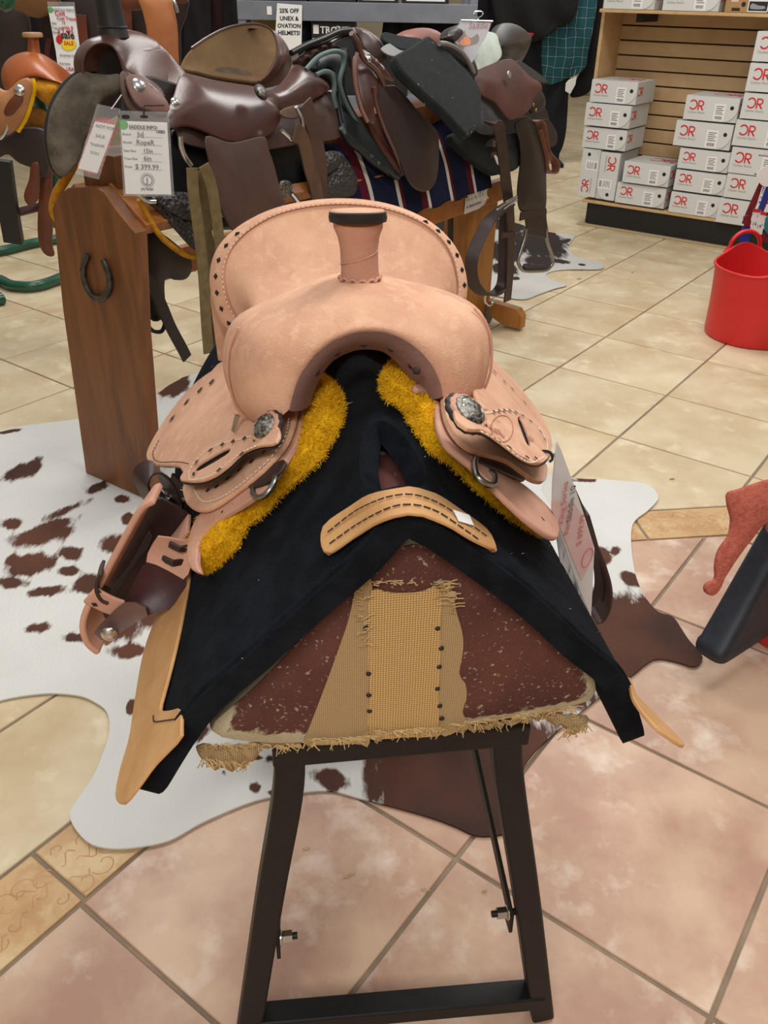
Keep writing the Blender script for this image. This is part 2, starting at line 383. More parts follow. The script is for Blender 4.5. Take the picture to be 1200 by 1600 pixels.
def weave_mat(name, c1, c2, scale, rough=.95, rot=0.0, dark=.55, uvn=None):
    """woven cloth: two crossed thread waves"""
    mt = bpy.data.materials.new(name); mt.use_nodes = True; nt = mt.node_tree; N = nt.nodes; L = nt.links
    b = N['Principled BSDF']; b.inputs['Roughness'].default_value = rough; b.inputs['Specular IOR Level'].default_value = .15
    at = N.new('ShaderNodeAttribute'); at.attribute_name = 'cloth'; at.attribute_type = 'GEOMETRY'
    ws = []
    for ax in ('X', 'Y'):
        w = N.new('ShaderNodeTexWave'); w.bands_direction = ax; w.inputs['Scale'].default_value = scale; w.inputs['Distortion'].default_value = 1.2; w.inputs['Detail'].default_value = 2; w.inputs['Detail Scale'].default_value = .6
        L.new(at.outputs['Vector'], w.inputs['Vector']); ws.append(w.outputs['Fac'])
    mu = N.new('ShaderNodeMath'); mu.operation = 'MAXIMUM'; L.new(ws[0], mu.inputs[0]); L.new(ws[1], mu.inputs[1])
    mr = N.new('ShaderNodeMapRange'); mr.inputs[1].default_value = .35; mr.inputs[2].default_value = .95; L.new(mu.outputs[0], mr.inputs[0])
    mx = N.new('ShaderNodeMix'); mx.data_type = 'RGBA'; mx.inputs[6].default_value = lin(c2); mx.inputs[7].default_value = lin(c1); L.new(mr.outputs[0], mx.inputs[0]); L.new(mx.outputs[2], b.inputs['Base Color'])
    bp = N.new('ShaderNodeBump'); bp.inputs['Strength'].default_value = .5; bp.inputs['Distance'].default_value = .002; L.new(mu.outputs[0], bp.inputs['Height']); L.new(bp.outputs[0], b.inputs['Normal'])
    return mt
def attr_vec(o, name, vals):
    a = o.data.attributes.new(name, 'FLOAT_VECTOR', 'POINT'); a.data.foreach_set('vector', [float(c) for v in vals for c in v])

# ------------------------------------------------------------------ floor: tiles one by one
TH = math.radians(54.0); TS = .464; GR = .0042
eu = np.array([math.cos(TH), math.sin(TH)]); ev = np.array([-math.sin(TH), math.cos(TH)])
def uv2w(u, v, z=0): p = (u*eu+v*ev)*TS; return np.array([p[0], p[1], z])
def w2uv(p): return (p[0]*eu[0]+p[1]*eu[1])/TS, (p[0]*ev[0]+p[1]*ev[1])/TS
CREAM = M('cream_tile', (218, 202, 170), (196, 173, 134), scale=4.0, rough=.42, bump=.12, bscale=40, c3=(230, 216, 184), scale3=10, thr=(.38, .64), thr3=(.54, .70), rnd=.04, detail=12)
PINK = M('rose_tile', (206, 174, 148), (176, 136, 116), scale=4.2, rough=.42, bump=.12, bscale=40, c3=(222, 203, 186), scale3=9, thr=(.38, .62), thr3=(.53, .70), rnd=.05, detail=12)
BANDT = M('border_tile', (203, 166, 118), (188, 146, 100), scale=16, rough=.45, bump=.3, bscale=40, c3=(214, 186, 142), scale3=9)
SCROLL = M('scroll_relief', (184, 138, 104), (198, 158, 116), scale=20, rough=.6)
GROUT = M('grout', (150, 132, 112), (128, 112, 94), scale=9, rough=.95, bump=.2, bscale=200)
def clip(poly, a, b, c):   # keep a*u+b*v<=c
    out = []
    for i in range(len(poly)):
        p, q = poly[i], poly[(i+1) % len(poly)]; dp = a*p[0]+b*p[1]-c; dq = a*q[0]+b*q[1]-c
        if dp <= 0: out.append(p)
        if (dp < 0 < dq) or (dq < 0 < dp): t = dp/(dp-dq); out.append((p[0]+t*(q[0]-p[0]), p[1]+t*(q[1]-p[1])))
    return out
def parea(p): return abs(sum(a[0]*b[1]-a[1]*b[0] for a, b in zip(p, p[1:]+p[:1])))/2
fl_w = 26.0
floor_v = [(-9, -2.5, -.004), (11, -2.5, -.004), (11, 15, -.004), (-9, 15, -.004), (-9, -2.5, -.08), (11, -2.5, -.08), (11, 15, -.08), (-9, 15, -.08)]
FLOOR = mo('floor', floor_v, [[0, 1, 2, 3], [7, 6, 5, 4], [0, 4, 5, 1], [1, 5, 6, 2], [2, 6, 7, 3], [3, 7, 4, 0]], GROUT, smooth=False, kind='structure', label='cream and rose ceramic tile floor with grey grout lines')
# the diagonal border on the right
d1a, d1b = floor_pt(987.5, 845), floor_pt(1137.7, 836); d2a = floor_pt(989, 799)
ua, ub, uc = w2uv(d1a), w2uv(d1b), w2uv(d2a)
nd = np.array([-(ub[1]-ua[1]), ub[0]-ua[0]]); nd /= np.linalg.norm(nd)
if nd@(np.array(uc)-ua) < 0: nd = -nd
D1 = nd@np.array(ua); D2 = nd@np.array(uc)
cells = []
def add(poly, kind, u0, v0):
    if len(poly) >= 3 and parea(poly) > .004:
        c = np.mean(poly, 0); cells.append((kind, poly, c))
for iu in range(-22, 40):
    for iv in range(-24, 30):
        u0_, v0_ = iu+.9, float(iv); pc = [(u0_, v0_), (u0_+1, v0_), (u0_+1, v0_+1), (u0_, v0_+1)]
        p = clip(clip(pc, 0, 1, 2.0), nd[0], nd[1], D1); add(p, 'p', u0_, v0_)
        off = .78
        u1 = iu+off; qc = [(u1, v0_), (u1+1, v0_), (u1+1, v0_+1), (u1, v0_+1)]
        if all(nd[0]*p[0]+nd[1]*p[1] >= D2 for p in qc): add(qc, 'c', u1, v0_); continue
        a = clip(qc, 0, -1, -2.33); add(a, 'c', u1, v0_)
        a = clip(clip(qc, 0, 1, 2.33), -nd[0], -nd[1], -D2); add(a, 'c', u1, v0_)
for iu in range(-8, 6):
    p = clip([(iu+.92, 2.0), (iu+1.92, 2.0), (iu+1.92, 2.33), (iu+.92, 2.33)], nd[0], nd[1], D1); add(p, 'b', 0, 0)
td = np.array([nd[1], -nd[0]]); 
j0 = td@np.array(w2uv(floor_pt(1015, 844)))
for k in range(-3, 12):
    a0 = j0+k*1.0; P = lambda a, d: tuple(a*td+d*nd)
    p = clip([P(a0, D1), P(a0+1.0, D1), P(a0+1.0, D2), P(a0, D2)], 0, 1, 2.33); add(p, 'b', 0, 0)
def proj_px(p):
    q = np.asarray(p)-CAM; z = q@fwd
    return (600+F_PX*(q@CR)/z, 800-F_PX*(q@CU)/z) if z > .05 else None
vis = []
for kind, poly, c in cells:
    w = uv2w(*c); q = proj_px(w) or (-9999, -9999)
    if not (-8.6 < w[0] < 10.6 and -2.3 < w[1] < 14.6): continue
    inf = -170 < q[0] < 1370 and 95 < q[1] < 1800
    vis.append((np.linalg.norm(w-CAM), kind, poly, c, inf))
vis.sort(key=lambda t: (not t[4], t[0]))
rest = []
shared = {}
def tile_vf(poly, c):
    w0 = uv2w(*c); P = [uv2w(*p)-w0 for p in poly]
    # inset by the grout joint
    Q = []; n = len(P)
    if sum(P[i][0]*P[(i+1) % n][1]-P[i][1]*P[(i+1) % n][0] for i in range(n)) < 0: P = P[::-1]
    for i in range(n):
        a, b, d = P[i-1], P[i], P[(i+1) % n]; e1 = (b-a)/np.linalg.norm(b-a); e2 = (d-b)/np.linalg.norm(d-b)
        n1 = np.array([-e1[1], e1[0], 0]); n2 = np.array([-e2[1], e2[0], 0]); bis = n1+n2; bis /= max(np.linalg.norm(bis), 1e-6); Q.append(b+bis*GR/max(.35, bis@n1))
    g = lambda s, z: [q*(1-s/max(np.linalg.norm(q), 1e-6))+np.array([0, 0, z]) for q in Q]
    V = g(0, -.006)+g(0, -.0018)+g(.0022, 0); m_ = len(Q)
    Fc = [[2*m_+i for i in range(m_)]]
    for r in (0, 1):
        for i in range(m_): Fc.append([r*m_+i, r*m_+(i+1) % m_, (r+1)*m_+(i+1) % m_, (r+1)*m_+i])
    return V, Fc, w0
counts = {'c': 0, 'p': 0, 'b': 0}
for d, kind, poly, c, inf in vis:
    V, Fc, w0 = tile_vf(poly, c)
    if sum(counts.values()) >= 298 or not inf:
        rest.append((kind, [v+w0 for v in V], Fc)); continue
    counts[kind] += 1
    nm = {'c': 'floor_tile', 'p': 'floor_tile', 'b': 'border_tile'}[kind]; mt = {'c': CREAM, 'p': PINK, 'b': BANDT}[kind]
    key = (kind, len(poly)) if abs(parea(poly)-1) < 1e-6 and len(poly) == 4 else None
    if key and key in shared: me = shared[key]
    else:
        me = bpy.data.meshes.new(nm); me.from_pydata([tuple(v) for v in V], [], Fc); me.materials.append(mt)
        if key: shared[key] = me
    o = bpy.data.objects.new(nm, me); link(o, FLOOR, w0)
    if kind == 'b':   # raised scrolls of the border tile
        P = np.array([uv2w(*p) for p in poly]); a = P.mean(0); far = d > 3.5
        if not far:
            ed_l = max(range(len(P)), key=lambda i: np.linalg.norm(P[i]-P[i-1])); e = P[ed_l]-P[ed_l-1]; L1 = np.linalg.norm(e); e = e/L1; f_ = np.array([-e[1], e[0], 0]); parts = []
            rg = random.Random(int(d*1000))
            for sx in ((-.44, -.36, -.28, -.20, -.12, -.04, .04, .12, .20, .28, .36, .44) if L1 > .3 else (-.2, .2)):
                for sg in (-1, 1):
                    cc = a+e*(sx+rg.uniform(-.03, .03))*L1+f_*sg*rg.uniform(.008, .05); pts = []
                    for t in range(15):
                        th = t/14*5.2*sg+rg.random()*.1; rr = (.020+.006*sg)*(1-t/17); pts.append(cc+(e*math.cos(th)+f_*math.sin(th))*rr+np.array([0, 0, .0002]))
                    pts = [p for p in pts if inside(np.array([p[:2]]), P[:, :2])[0]]
                    if len(pts) > 4: parts.append(tube_vf(pts, .0012, 4, flat=.5))
                    st = [cc+e*.024*(1+t*.30)+f_*sg*(-.010+.012*math.sin(t*1.1))+np.array([0, 0, .0002]) for t in range(6)]
                    st = [p for p in st if inside(np.array([p[:2]]), P[:, :2])[0]]
                    if len(st) > 2: parts.append(tube_vf(st, [.0016*(1-k/len(st)*.7) for k in range(len(st))], 4, flat=.5))
            mo('scroll_relief', *join_parts(*parts), SCROLL, o, kind='stuff')
for kd, mt in (('c', CREAM), ('p', PINK), ('b', BANDT)):
    rs = [(v, f) for k_, v, f in rest if k_ == kd]
    if rs: V, Fc = join_parts(*rs); mo('distant_floor_tiles', V, Fc, mt, FLOOR, smooth=False, kind='stuff')
print('tiles', counts, len(rest))

# ------------------------------------------------------------------ cowhides
def hide(name, pxs, blobs, colA, colB, label, res, nscale, namt, seed=0, lift=None):
    poly = [floor_pt(x, y)[:2] for x, y in pxs]
    zf = lambda u, v: .0035+.003*noise.noise(Vector((u*3.1, v*3.1, seed)))
    fm = lambda u, v, h: np.array([u, v, zf(u, v)+h])
    rr = random.Random(seed)
    V, Fc, v2 = panel_vf(poly, fm, .004, 0, res, smoothn=5)
    fld = np.zeros(len(v2)); 
    for (bx, by, rx_, ry_, an, amp) in blobs:
        c = floor_pt(bx, by)[:2]; a = math.radians(an); e1 = floor_pt(bx+rx_*math.cos(a), by+rx_*math.sin(a))[:2]-c; e2 = floor_pt(bx-ry_*math.sin(a), by+ry_*math.cos(a))[:2]-c
        Mi = np.linalg.inv(np.stack([e1, e2], 1)); q = (v2-c)@Mi.T; r2 = np.hypot(q[:, 0], q[:, 1])
        fld = np.maximum(fld, np.clip(1.0-.5*r2, 0, 1)*amp)
    mt = attr_mat(name+'_hair', ((colA[0], colA[1]), (colB[0], colB[1])), 'patch', nscale, namt, edge=.08, rough=.75, bump=.5, bscale=160, stretch=((1, .3, 1), math.radians(25)), iscale=2.2)
    o = mo(name, V, Fc, mt, None, label=label, cat='rug', bevel=0)
    attr_color(o, 'patch', list(fld)+list(fld)); return o
c7z = crop(860, 680, 3.529)
out1 = [(-160, 700), (-60, 682), (0, 676), (31, 669), (133, 656), (190, 645), (244, 619), (262, 606), (280, 596), (300, 588), (420, 560), (560, 600), (700, 690), (800, 735)] + \
    c7z([(130, 248), (300, 255), (500, 272), (560, 300), (590, 340), (585, 375), (530, 430), (470, 475), (445, 530), (445, 640), (470, 790), (520, 900), (590, 985), (670, 1010), (720, 1080), (760, 1140), (830, 1220), (830, 1260), (790, 1290), (720, 1270), (600, 1245), (530, 1270), (450, 1335)]) + \
    [(940, 1090), (867, 1148), (829, 1185), (813, 1218), (811, 1260), (805, 1295), (788, 1306), (746, 1309), (713, 1295), (676, 1281), (620, 1265), (564, 1251), (517, 1239), (466, 1242), (400, 1254), (320, 1287), (268, 1316), (220, 1327), (179, 1330), (144, 1323), (120, 1301), (110, 1277), (120, 1256), (144, 1222), (160, 1185), (172, 1146), (167, 1115), (148, 1100), (127, 1091), (93, 1087), (58, 1088), (0, 1098), (-80, 1125), (-170, 1100)]
bl1 = [(38, 737, 34, 12, -22, 1), (150, 765, 26, 8, -20, .9), (105, 800, 36, 8, -25, .85), (60, 842, 50, 16, -12, 1), (20, 822, 18, 10, 0, .9), (85, 825, 40, 9, -20, .9), (50, 885, 40, 18, -8, 1), (112, 868, 17, 12, -10, 1), (108, 895, 20, 9, 0, .9), (190, 783, 14, 7, 0, 1), (200, 815, 12, 10, 0, .95), (178, 852, 22, 16, -30, 1), (20, 915, 30, 10, 0, .9), (75, 928, 40, 9, -5, .85), (145, 915, 30, 14, -10, 1), (25, 880, 20, 12, 0, .9),
       (175, 985, 50, 26, -10, 1.0), (120, 1000, 26, 9, 0, .9), (60, 985, 28, 9, -10, .8), (200, 1020, 40, 12, 0, .9), (235, 960, 30, 30, 0, .95), (206, 1108, 9, 12, 0, 1), (305, 1150, 22, 12, -30, .95), (290, 1110, 16, 20, 0, .9), (370, 1190, 9, 7, 0, .95), (403, 1187, 9, 6, 0, .95), (398, 1233, 10, 11, 0, 1), (427, 1243, 10, 6, 0, .9), (423, 1190, 12, 9, 0, .9), (446, 1170, 16, 10, 0, .9), (350, 1212, 7, 5, 0, .8),
       (520, 1222, 34, 16, 10, 1), (715, 1222, 115, 80, 10, 1.5), (600, 1172, 40, 20, 0, 1.0), (760, 1270, 70, 60, 10, 1.5), (800, 1180, 60, 70, 0, 1.3), (620, 1150, 60, 24, 0, 1.1), (740, 1000, 190, 130, 0, 1.3), (985, 1005, 120, 62, 8, 1.5), (1060, 1018, 60, 40, 20, 1.4), (920, 990, 50, 60, 0, 1.3), (962, 864, 9, 8, 0, 1), (940, 872, 14, 16, 0, 1), (985, 908, 20, 10, 20, .95), (905, 880, 10, 40, 0, .9), (910, 753, 20, 4, 0, 1), (272, 606, 26, 13, -30, 1.2), (10, 678, 22, 3, -10, 1), (134, 692, 5, 4, 0, .9), (330, 700, 60, 40, 0, 1), (560, 800, 120, 80, 0, 1.1), (300, 880, 60, 60, 0, 1)]
hide('cowhide_rug', out1, bl1, ((219, 219, 216), (206, 206, 202)), ((100, 63, 49), (60, 41, 36)), 'large white and brown cowhide rug under the new tan saddle on its stand', .014, 24, 1.05, 3)
c8z = crop(680, 250, 4.286)
out2 = c8z([(-140, 400), (0, 400), (150, 395), (300, 396), (440, 405), (540, 430), (650, 462), (770, 490), (910, 510), (930, 525), (890, 590), (930, 650), (1080, 690), (1130, 712), (1100, 740), (900, 740), (790, 750), (740, 775), (780, 810), (880, 845), (800, 870), (700, 905), (600, 940), (480, 930), (300, 900), (100, 870), (-100, 800), (-220, 640)])
def b8(x, y, a, b_, an, amp): return (680+x/4.286, 250+y/4.286, a/4.286, b_/4.286, an, amp)
bl2 = [b8(60, 440, 190, 45, 5, 1.2), b8(470, 440, 120, 40, 10, 1.2), b8(700, 560, 170, 90, 10, 1.15), b8(200, 600, 60, 40, 0, .95), b8(460, 620, 120, 70, 0, 1.1), b8(700, 680, 120, 40, 0, .95), b8(460, 740, 90, 40, 10, 1.1), b8(840, 690, 70, 14, 8, 1), b8(880, 550, 40, 14, -20, 1), b8(910, 575, 30, 10, -20, .8), b8(980, 712, 30, 8, 5, 1), b8(220, 660, 90, 40, 0, .9), b8(540, 800, 30, 14, 0, .9), b8(100, 540, 40, 20, 0, .8), b8(820, 610, 80, 20, 10, .95)]
hide('cowhide_rug', out2, bl2, ((205, 203, 198), (190, 188, 182)), ((42, 36, 34), (54, 42, 38)), 'black and white cowhide rug under the far post of the saddle bench', .02, 18, .9, 11)

# ------------------------------------------------------------------ the stand, the form, the pad and the new saddle
SF = Frame((0.02, .65), math.radians(98.5))
def Sy(px, py, ly): return SF.w(SF.aty(px, py, ly))
def Sl(x, y, z): return SF.w((x, y, z))
c6 = crop(120, 560, 2.727); c7 = crop(560, 560, 2.727); c8 = crop(160, 860, 3.0); c1b = crop(540, 840, 2.143); c2b = crop(340, 1120, 2.143); c5 = crop(300, 280, 2.4)
AX, AY, AZ = SF.rx, SF.ay, np.array([0, 0, 1.0])

# --- stand
ST = thing('saddle_stand', 'black metal tube saddle stand with bolted braces under the new tan saddle', 'stand', Sl(0, .02, 0))
LY = .03
def leg(pts, nm='leg'):
    W = [Sy(*p, LY) for p in pts]; d = W[-1]-W[-2]; W[-1] = W[-2]+d*((0-W[-2][2])/d[2])
    path = cat_spline(W, 5); return ribbon(nm, path, AX, .034, .030, BMETAL, ST, bevel=.004)
leg([(452, 1150), (449, 1238), (421, 1400), (390, 1600)]); leg([(790, 1130), (793, 1205), (822, 1400), (848, 1600)])
for sx in (-1, 1):
    ribbon('leg', [Sl(sx*.115, .60, .66), Sl(sx*.125, .61, .60), Sl(sx*.19, .68, .009)], AX, .032, .03, BMETAL, ST, bevel=.004)
bar('top_bar', Sy(425, 1168, LY), Sy(822, 1133, LY), .035, .03, BMETAL, ST)
bar('top_bar', Sl(-.13, .60, .655), Sl(.13, .60, .655), .035, .03, BMETAL, ST)
bar('side_rail', Sl(-.12, .03, .66), Sl(-.12, .62, .66), .03, .03, BMETAL, ST); bar('side_rail', Sl(.12, .03, .67), Sl(.12, .62, .66), .03, .03, BMETAL, ST)
bar('cross_bar', Sy(400, 1592, LY), Sy(845, 1553, LY), .034, .03, BMETAL, ST)
bar('cross_bar', Sl(-.175, .665, .13), Sl(.175, .665, .13), .032, .03, BMETAL, ST)
for (bx, by), top in (((434, 1465), (437, 1185)), ((797, 1425), (757, 1160))):
    sg = 1 if bx < 600 else -1
    p = Sy(bx, by, LY+.004); ribbon('brace', [p+np.array([0, 0, -.028]), p, Sl(sg*-.098, .30, .655)], AX, .005, .026, BMETAL, ST, bevel=.001)
    b = tube('bolt', [p-sg*AX*.02, p+sg*AX*.026], .0045, BMETAL, ST, n=10); 
    tube('nut', [p+sg*AX*.006, p+sg*AX*.019], .0085, STEEL, b, n=6); disc('washer', p+sg*AX*.003, sg*AX, .0105, .0025, STEEL, b)

# --- the canvas covered form
FORM = thing('saddle_form', 'triangular saddle form in worn maroon canvas with nailed burlap strips', 'saddle form', Sl(0, .3, .668))
bar_px = [(470, 1160), (400, 1160), (350, 1154), (328, 1146), (330, 1128), (380, 1085), (433, 1032), (500, 960), (560, 900), (590, 868), (640, 846), (690, 858), (750, 892), (801, 935), (860, 985), (905, 1025), (930, 1058), (935, 1080), (915, 1098), (800, 1122), (650, 1140)]
bp_loc = [SF.aty(x, y, 0)[[0, 2]] for x, y in bar_px]; bp_s = resample(cat_spline(bp_loc, 4, True), 72, True)
cen = np.mean(bp_s, 0)
secs = []
for ly, s in ((.003, .95), (.0, .985), (.008, .995), (.022, 1.0), (.2, 1.0), (.5, 1.0), (.74, 1.0), (.76, .98), (.765, .93)):
    secs.append([Sl(cen[0]+(p[0]-cen[0])*s, ly, cen[1]+(p[1]-cen[1])*s) for p in bp_s])
CANVAS_C = M('worn_primer', (206, 198, 176), (188, 178, 150), scale=20, rough=.9, bump=.3, bscale=300)
CANVAS_M = M('maroon_canvas', (96, 52, 46), (84, 44, 40), scale=14, rough=.75, bump=.35, bscale=420, c3=(196, 182, 160), scale3=55, thr3=(.60, .66))
loft('body', secs, CANVAS_C, FORM)
# the ridge of canvas that shows through the pad's opening
rg_ = [p for p in bp_s if p[1] > .80]; rg_ = sorted(rg_, key=lambda p: p[0])
loft('ridge_canvas', [[Sl(p[0]*1.0, ly, p[1]+.003) for p in rg_] for ly in np.linspace(.02, .7, 12)], CANVAS_M, FORM, closed_u=False, cap=False)
fm_f = plane_map(Sl(0, .0, 0), AX, AZ)
def fpx(pts): return [fm_f.inv(Sy(x, y, .0)) for x, y in pts]
uvf = [(cen[0]+(p[0]-cen[0])*.982, cen[1]+(p[1]-cen[1])*.982) for p in bp_s]
V, Fc, v2 = panel_vf(uvf, fm_f, .0012, .006, .012, closed_spline=False, bw=.03)
dd = dist_poly(v2, [np.array(p) for p in uvf]); low = np.clip((.735-v2[:, 1])/.05, 0, 1)
side = np.clip((v2[:, 0]+.16)/-.03, 0, 1)+np.clip((v2[:, 0]-.13)/.05, 0, 1)*.75+np.clip((v2[:, 1]-.895)/.012, 0, 1)*.6
wear = .17+np.clip(1.05-dd/.014, 0, 1)*.55*np.clip(side+low, 0, 1) + .25*low*np.clip((1.2-dd/.03), 0, 1) + .16*np.clip((.735-v2[:, 1])/.05, 0, 1)*(v2[:, 0] < -.05)
o = mo('front_canvas', V, Fc, attr_mat('maroon_canvas_front', (((104, 64, 56), (88, 54, 50)), ((204, 196, 172), (186, 176, 146))), 'wear', 85, .75, edge=.07, rough=.6, bump=.5, bscale=520, iscale=16, speck=210), FORM)
attr_color(o, 'wear', list(wear)*2)
B_MID = weave_mat('burlap_centre', (214, 180, 122), (158, 120, 74), 115); B_SIDE = weave_mat('burlap_side', (190, 164, 124), (156, 128, 90), 150)
def cloth_panel(name, pxs, mat, th, parent, bulge=.0, lift=.0, res=.008):
    uv = fpx(pxs); base = lambda u, v, h: fm_f(u, v, h+lift+.0065)
    V, Fc, v2 = panel_vf(uv, base, th, bulge, res, smoothn=3); o = mo(name, V, Fc, mat, parent); attr_vec(o, 'cloth', [(a, b, 0) for a, b in v2]*2); return o, V, Fc
cloth_panel('burlap_strip', c8([(1195, 60), (1180, 160), (1150, 300), (1110, 420), (1060, 560), (1000, 720), (948, 855), (945, 885), (1060, 885), (1200, 880), (1250, 870), (1255, 500), (1255, 200), (1262, 150), (1240, 80)]), B_SIDE, .0016, FORM)
cloth_panel('burlap_strip', c1b([(305, 150), (330, 140), (355, 165), (365, 230), (385, 300), (388, 360), (375, 440), (395, 470), (400, 520), (385, 570), (415, 612), (370, 630), (310, 640), (300, 500), (302, 300)]), B_SIDE, .0016, FORM)
bm_, Vb, Fb = cloth_panel('burlap_strip', c1b([(80, 158), (130, 163), (190, 168), (250, 163), (310, 150), (312, 300), (308, 450), (306, 600), (310, 640), (200, 645), (80, 640), (75, 500), (72, 300)]), B_MID, .002, FORM, lift=.0016)
STRAND = M('burlap_thread', (206, 178, 130), (182, 152, 104), scale=60, rough=.95)
def strands(name, px0, px1, n, length, parent, seed, droop=(.25, -.6), r=.0006):
    rg = random.Random(seed); parts = []
    for i in range(n):
        t = rg.random(); x = px0[0]+(px1[0]-px0[0])*t; y = px0[1]+(px1[1]-px0[1])*t+rg.uniform(-3, 3)
        p = Sy(x, y, -.011-rg.random()*.003); L = length*rg.uniform(.4, 1.3); a = rg.uniform(-1, 1)
        d = AX*(droop[0]*a)+AZ*droop[1]*rg.random()-AY*.2*rg.random(); d /= np.linalg.norm(d)+1e-9
        parts.append(tube_vf([p, p+d*L*.5+AZ*.001, p+d*L+AX*rg.uniform(-.004, .004)], r, 3))
    return mo(name, *join_parts(*parts), STRAND, parent, kind='stuff')
strands('frayed_threads', (478, 1158), (580, 1152), 80, .010, FORM, 1, (1.2, -.4)); strands('frayed_threads', (575, 1145), (690, 1138), 90, .010, FORM, 2, (1.2, -.4)); strands('frayed_threads', (690, 1136), (900, 1104), 120, .009, FORM, 3, (1.3, -.25))
strands('frayed_threads', (320, 1164), (470, 1166), 70, .006, FORM, 4, (1.2, -.4)); strands('frayed_threads', (565, 895), (570, 1010), 36, .010, FORM, 5, (1, .3)); strands('frayed_threads', (692, 910), (712, 960), 36, .010, FORM, 6, (1, .3)); strands('frayed_threads', (580, 912), (690, 912), 30, .005, FORM, 7, (1, .4))
tk = [(308, 303), (320, 370), (313, 432), (307, 505), (315, 563), (322, 605), (68, 303), (77, 455), (78, 527), (80, 580)]
for x, y in c1b(tk): disc('tack', Sy(x, y, -.0095), -AY, .0028, .0012, INK, FORM, n=8, dome=.0012)
# loose burlap ends hanging at the two lower corners
def tuft(pxs, ly, bulge, parent, seed, edge):
    fm = plane_map(Sl(0, ly, 0), AX, AZ); uv = [fm.inv(Sy(x, y, ly)) for x, y in pxs]
    rp = lambda v2, d: .004*np.sin(v2[:, 0]*420+v2[:, 1]*160)
    V, Fc, v2 = panel_vf(uv, fm, .0015, bulge, .006, smoothn=3, extra=rp); o = mo('burlap_end', V, Fc, B_SIDE, parent); attr_vec(o, 'cloth', [(a, b, 0) for a, b in v2]*2)
    strands('frayed_threads', edge[0], edge[1], 60, .010, o, seed, (.6, -1.0)); return o
tuft([(308, 1162), (345, 1165), (400, 1160), (410, 1168), (398, 1185), (370, 1200), (335, 1198), (312, 1185)], .0, .006, FORM, 11, ((312, 1185), (390, 1192)))
tuft([(845, 1122), (880, 1115), (915, 1118), (920, 1126), (905, 1140), (905, 1148), (885, 1140), (868, 1130)], -.002, .008, FORM, 12, ((880, 1142), (918, 1132)))
tuft([(388, 1160), (440, 1158), (520, 1150), (600, 1146), (690, 1138), (760, 1130), (850, 1114), (852, 1120), (760, 1138), (690, 1145), (600, 1153), (520, 1158), (440, 1165), (392, 1167)], .008, .002, FORM, 13, ((430, 1166), (840, 1124)))

# --- roof-shaped surfaces that the pad and the leathers lie on
class Roof:
    def __init__(s, pts):
        P = np.array(cat_spline(pts, 6)); d = np.concatenate([[0], np.cumsum(np.hypot(*np.diff(P, axis=0).T))]); i0 = int(np.argmax(P[:, 1]))
        s.P = P; s.q = d-d[i0]; T = np.gradient(P, axis=0); T /= np.linalg.norm(T, axis=1)[:, None]; s.N = np.stack([-T[:, 1], T[:, 0]], 1)
        k = np.ones(5)/5
        for c in (0, 1): s.N[:, c] = np.convolve(np.pad(s.N[:, c], 2, 'edge'), k, 'valid')
        s.N /= np.linalg.norm(s.N, axis=1)[:, None]
    def at(s, q, ly, h):
        x = np.interp(q, s.q, s.P[:, 0]); z = np.interp(q, s.q, s.P[:, 1]); nx = np.interp(q, s.q, s.N[:, 0]); nz_ = np.interp(q, s.q, s.N[:, 1])
        if q < s.q[0]: x += (q-s.q[0])*.5; z += (q-s.q[0])*.86
        if q > s.q[-1]: x += (q-s.q[-1])*.5; z -= (q-s.q[-1])*.86
        return Sl(x+nx*h, ly, z+nz_*h)
    def normal(s, q): return SF.rx*np.interp(q, s.q, s.N[:, 0])+AZ*np.interp(q, s.q, s.N[:, 1])
    def hit(s, px, py, off):
        O_ = s.P+s.N*off; d = SF.lray(px, py); ts = np.linspace(.25, 2.6, 4000); R = SF.c+ts[:, None]*d
        x0, x1 = O_[0, 0], O_[-1, 0]; z = np.interp(R[:, 0], O_[:, 0], O_[:, 1]); z = np.where(R[:, 0] < x0, O_[0, 1]-(x0-R[:, 0])*1.5, z); z = np.where(R[:, 0] > x1, O_[-1, 1]-(R[:, 0]-x1)*1.5, z)
        f = R[:, 2]-z; i = int(np.argmax(f < 0)); 
        if f.min() >= 0: i = int(np.argmin(f))
        p = R[i]; return (float(np.interp(p[0], O_[:, 0], s.q)) if x0 <= p[0] <= x1 else (s.q[0]-(x0-p[0])*1.8 if p[0] < x0 else s.q[-1]+(p[0]-x1)*1.8)), float(p[1])
pad_px = [(207, 1250), (293, 1113), (393, 1020), (480, 940), (560, 870), (600, 824), (640, 803), (680, 817), (717, 840), (829, 924), (913, 1003), (979, 1064), (1014, 1165)]
pp = [SF.aty(x, y, -.03)[[0, 2]] for x, y in pad_px]
PADR = Roof(pp)
sp = [p for p in pp if abs(p[0]) < .2]
sadp = [(-.50, .42), (-.42, .53), (-.34, .615), (-.27, .685)]+[tuple(p) for p in sp]+[(.27, .69), (.34, .62), (.42, .535), (.50, .425)]
SADR = Roof(sadp)

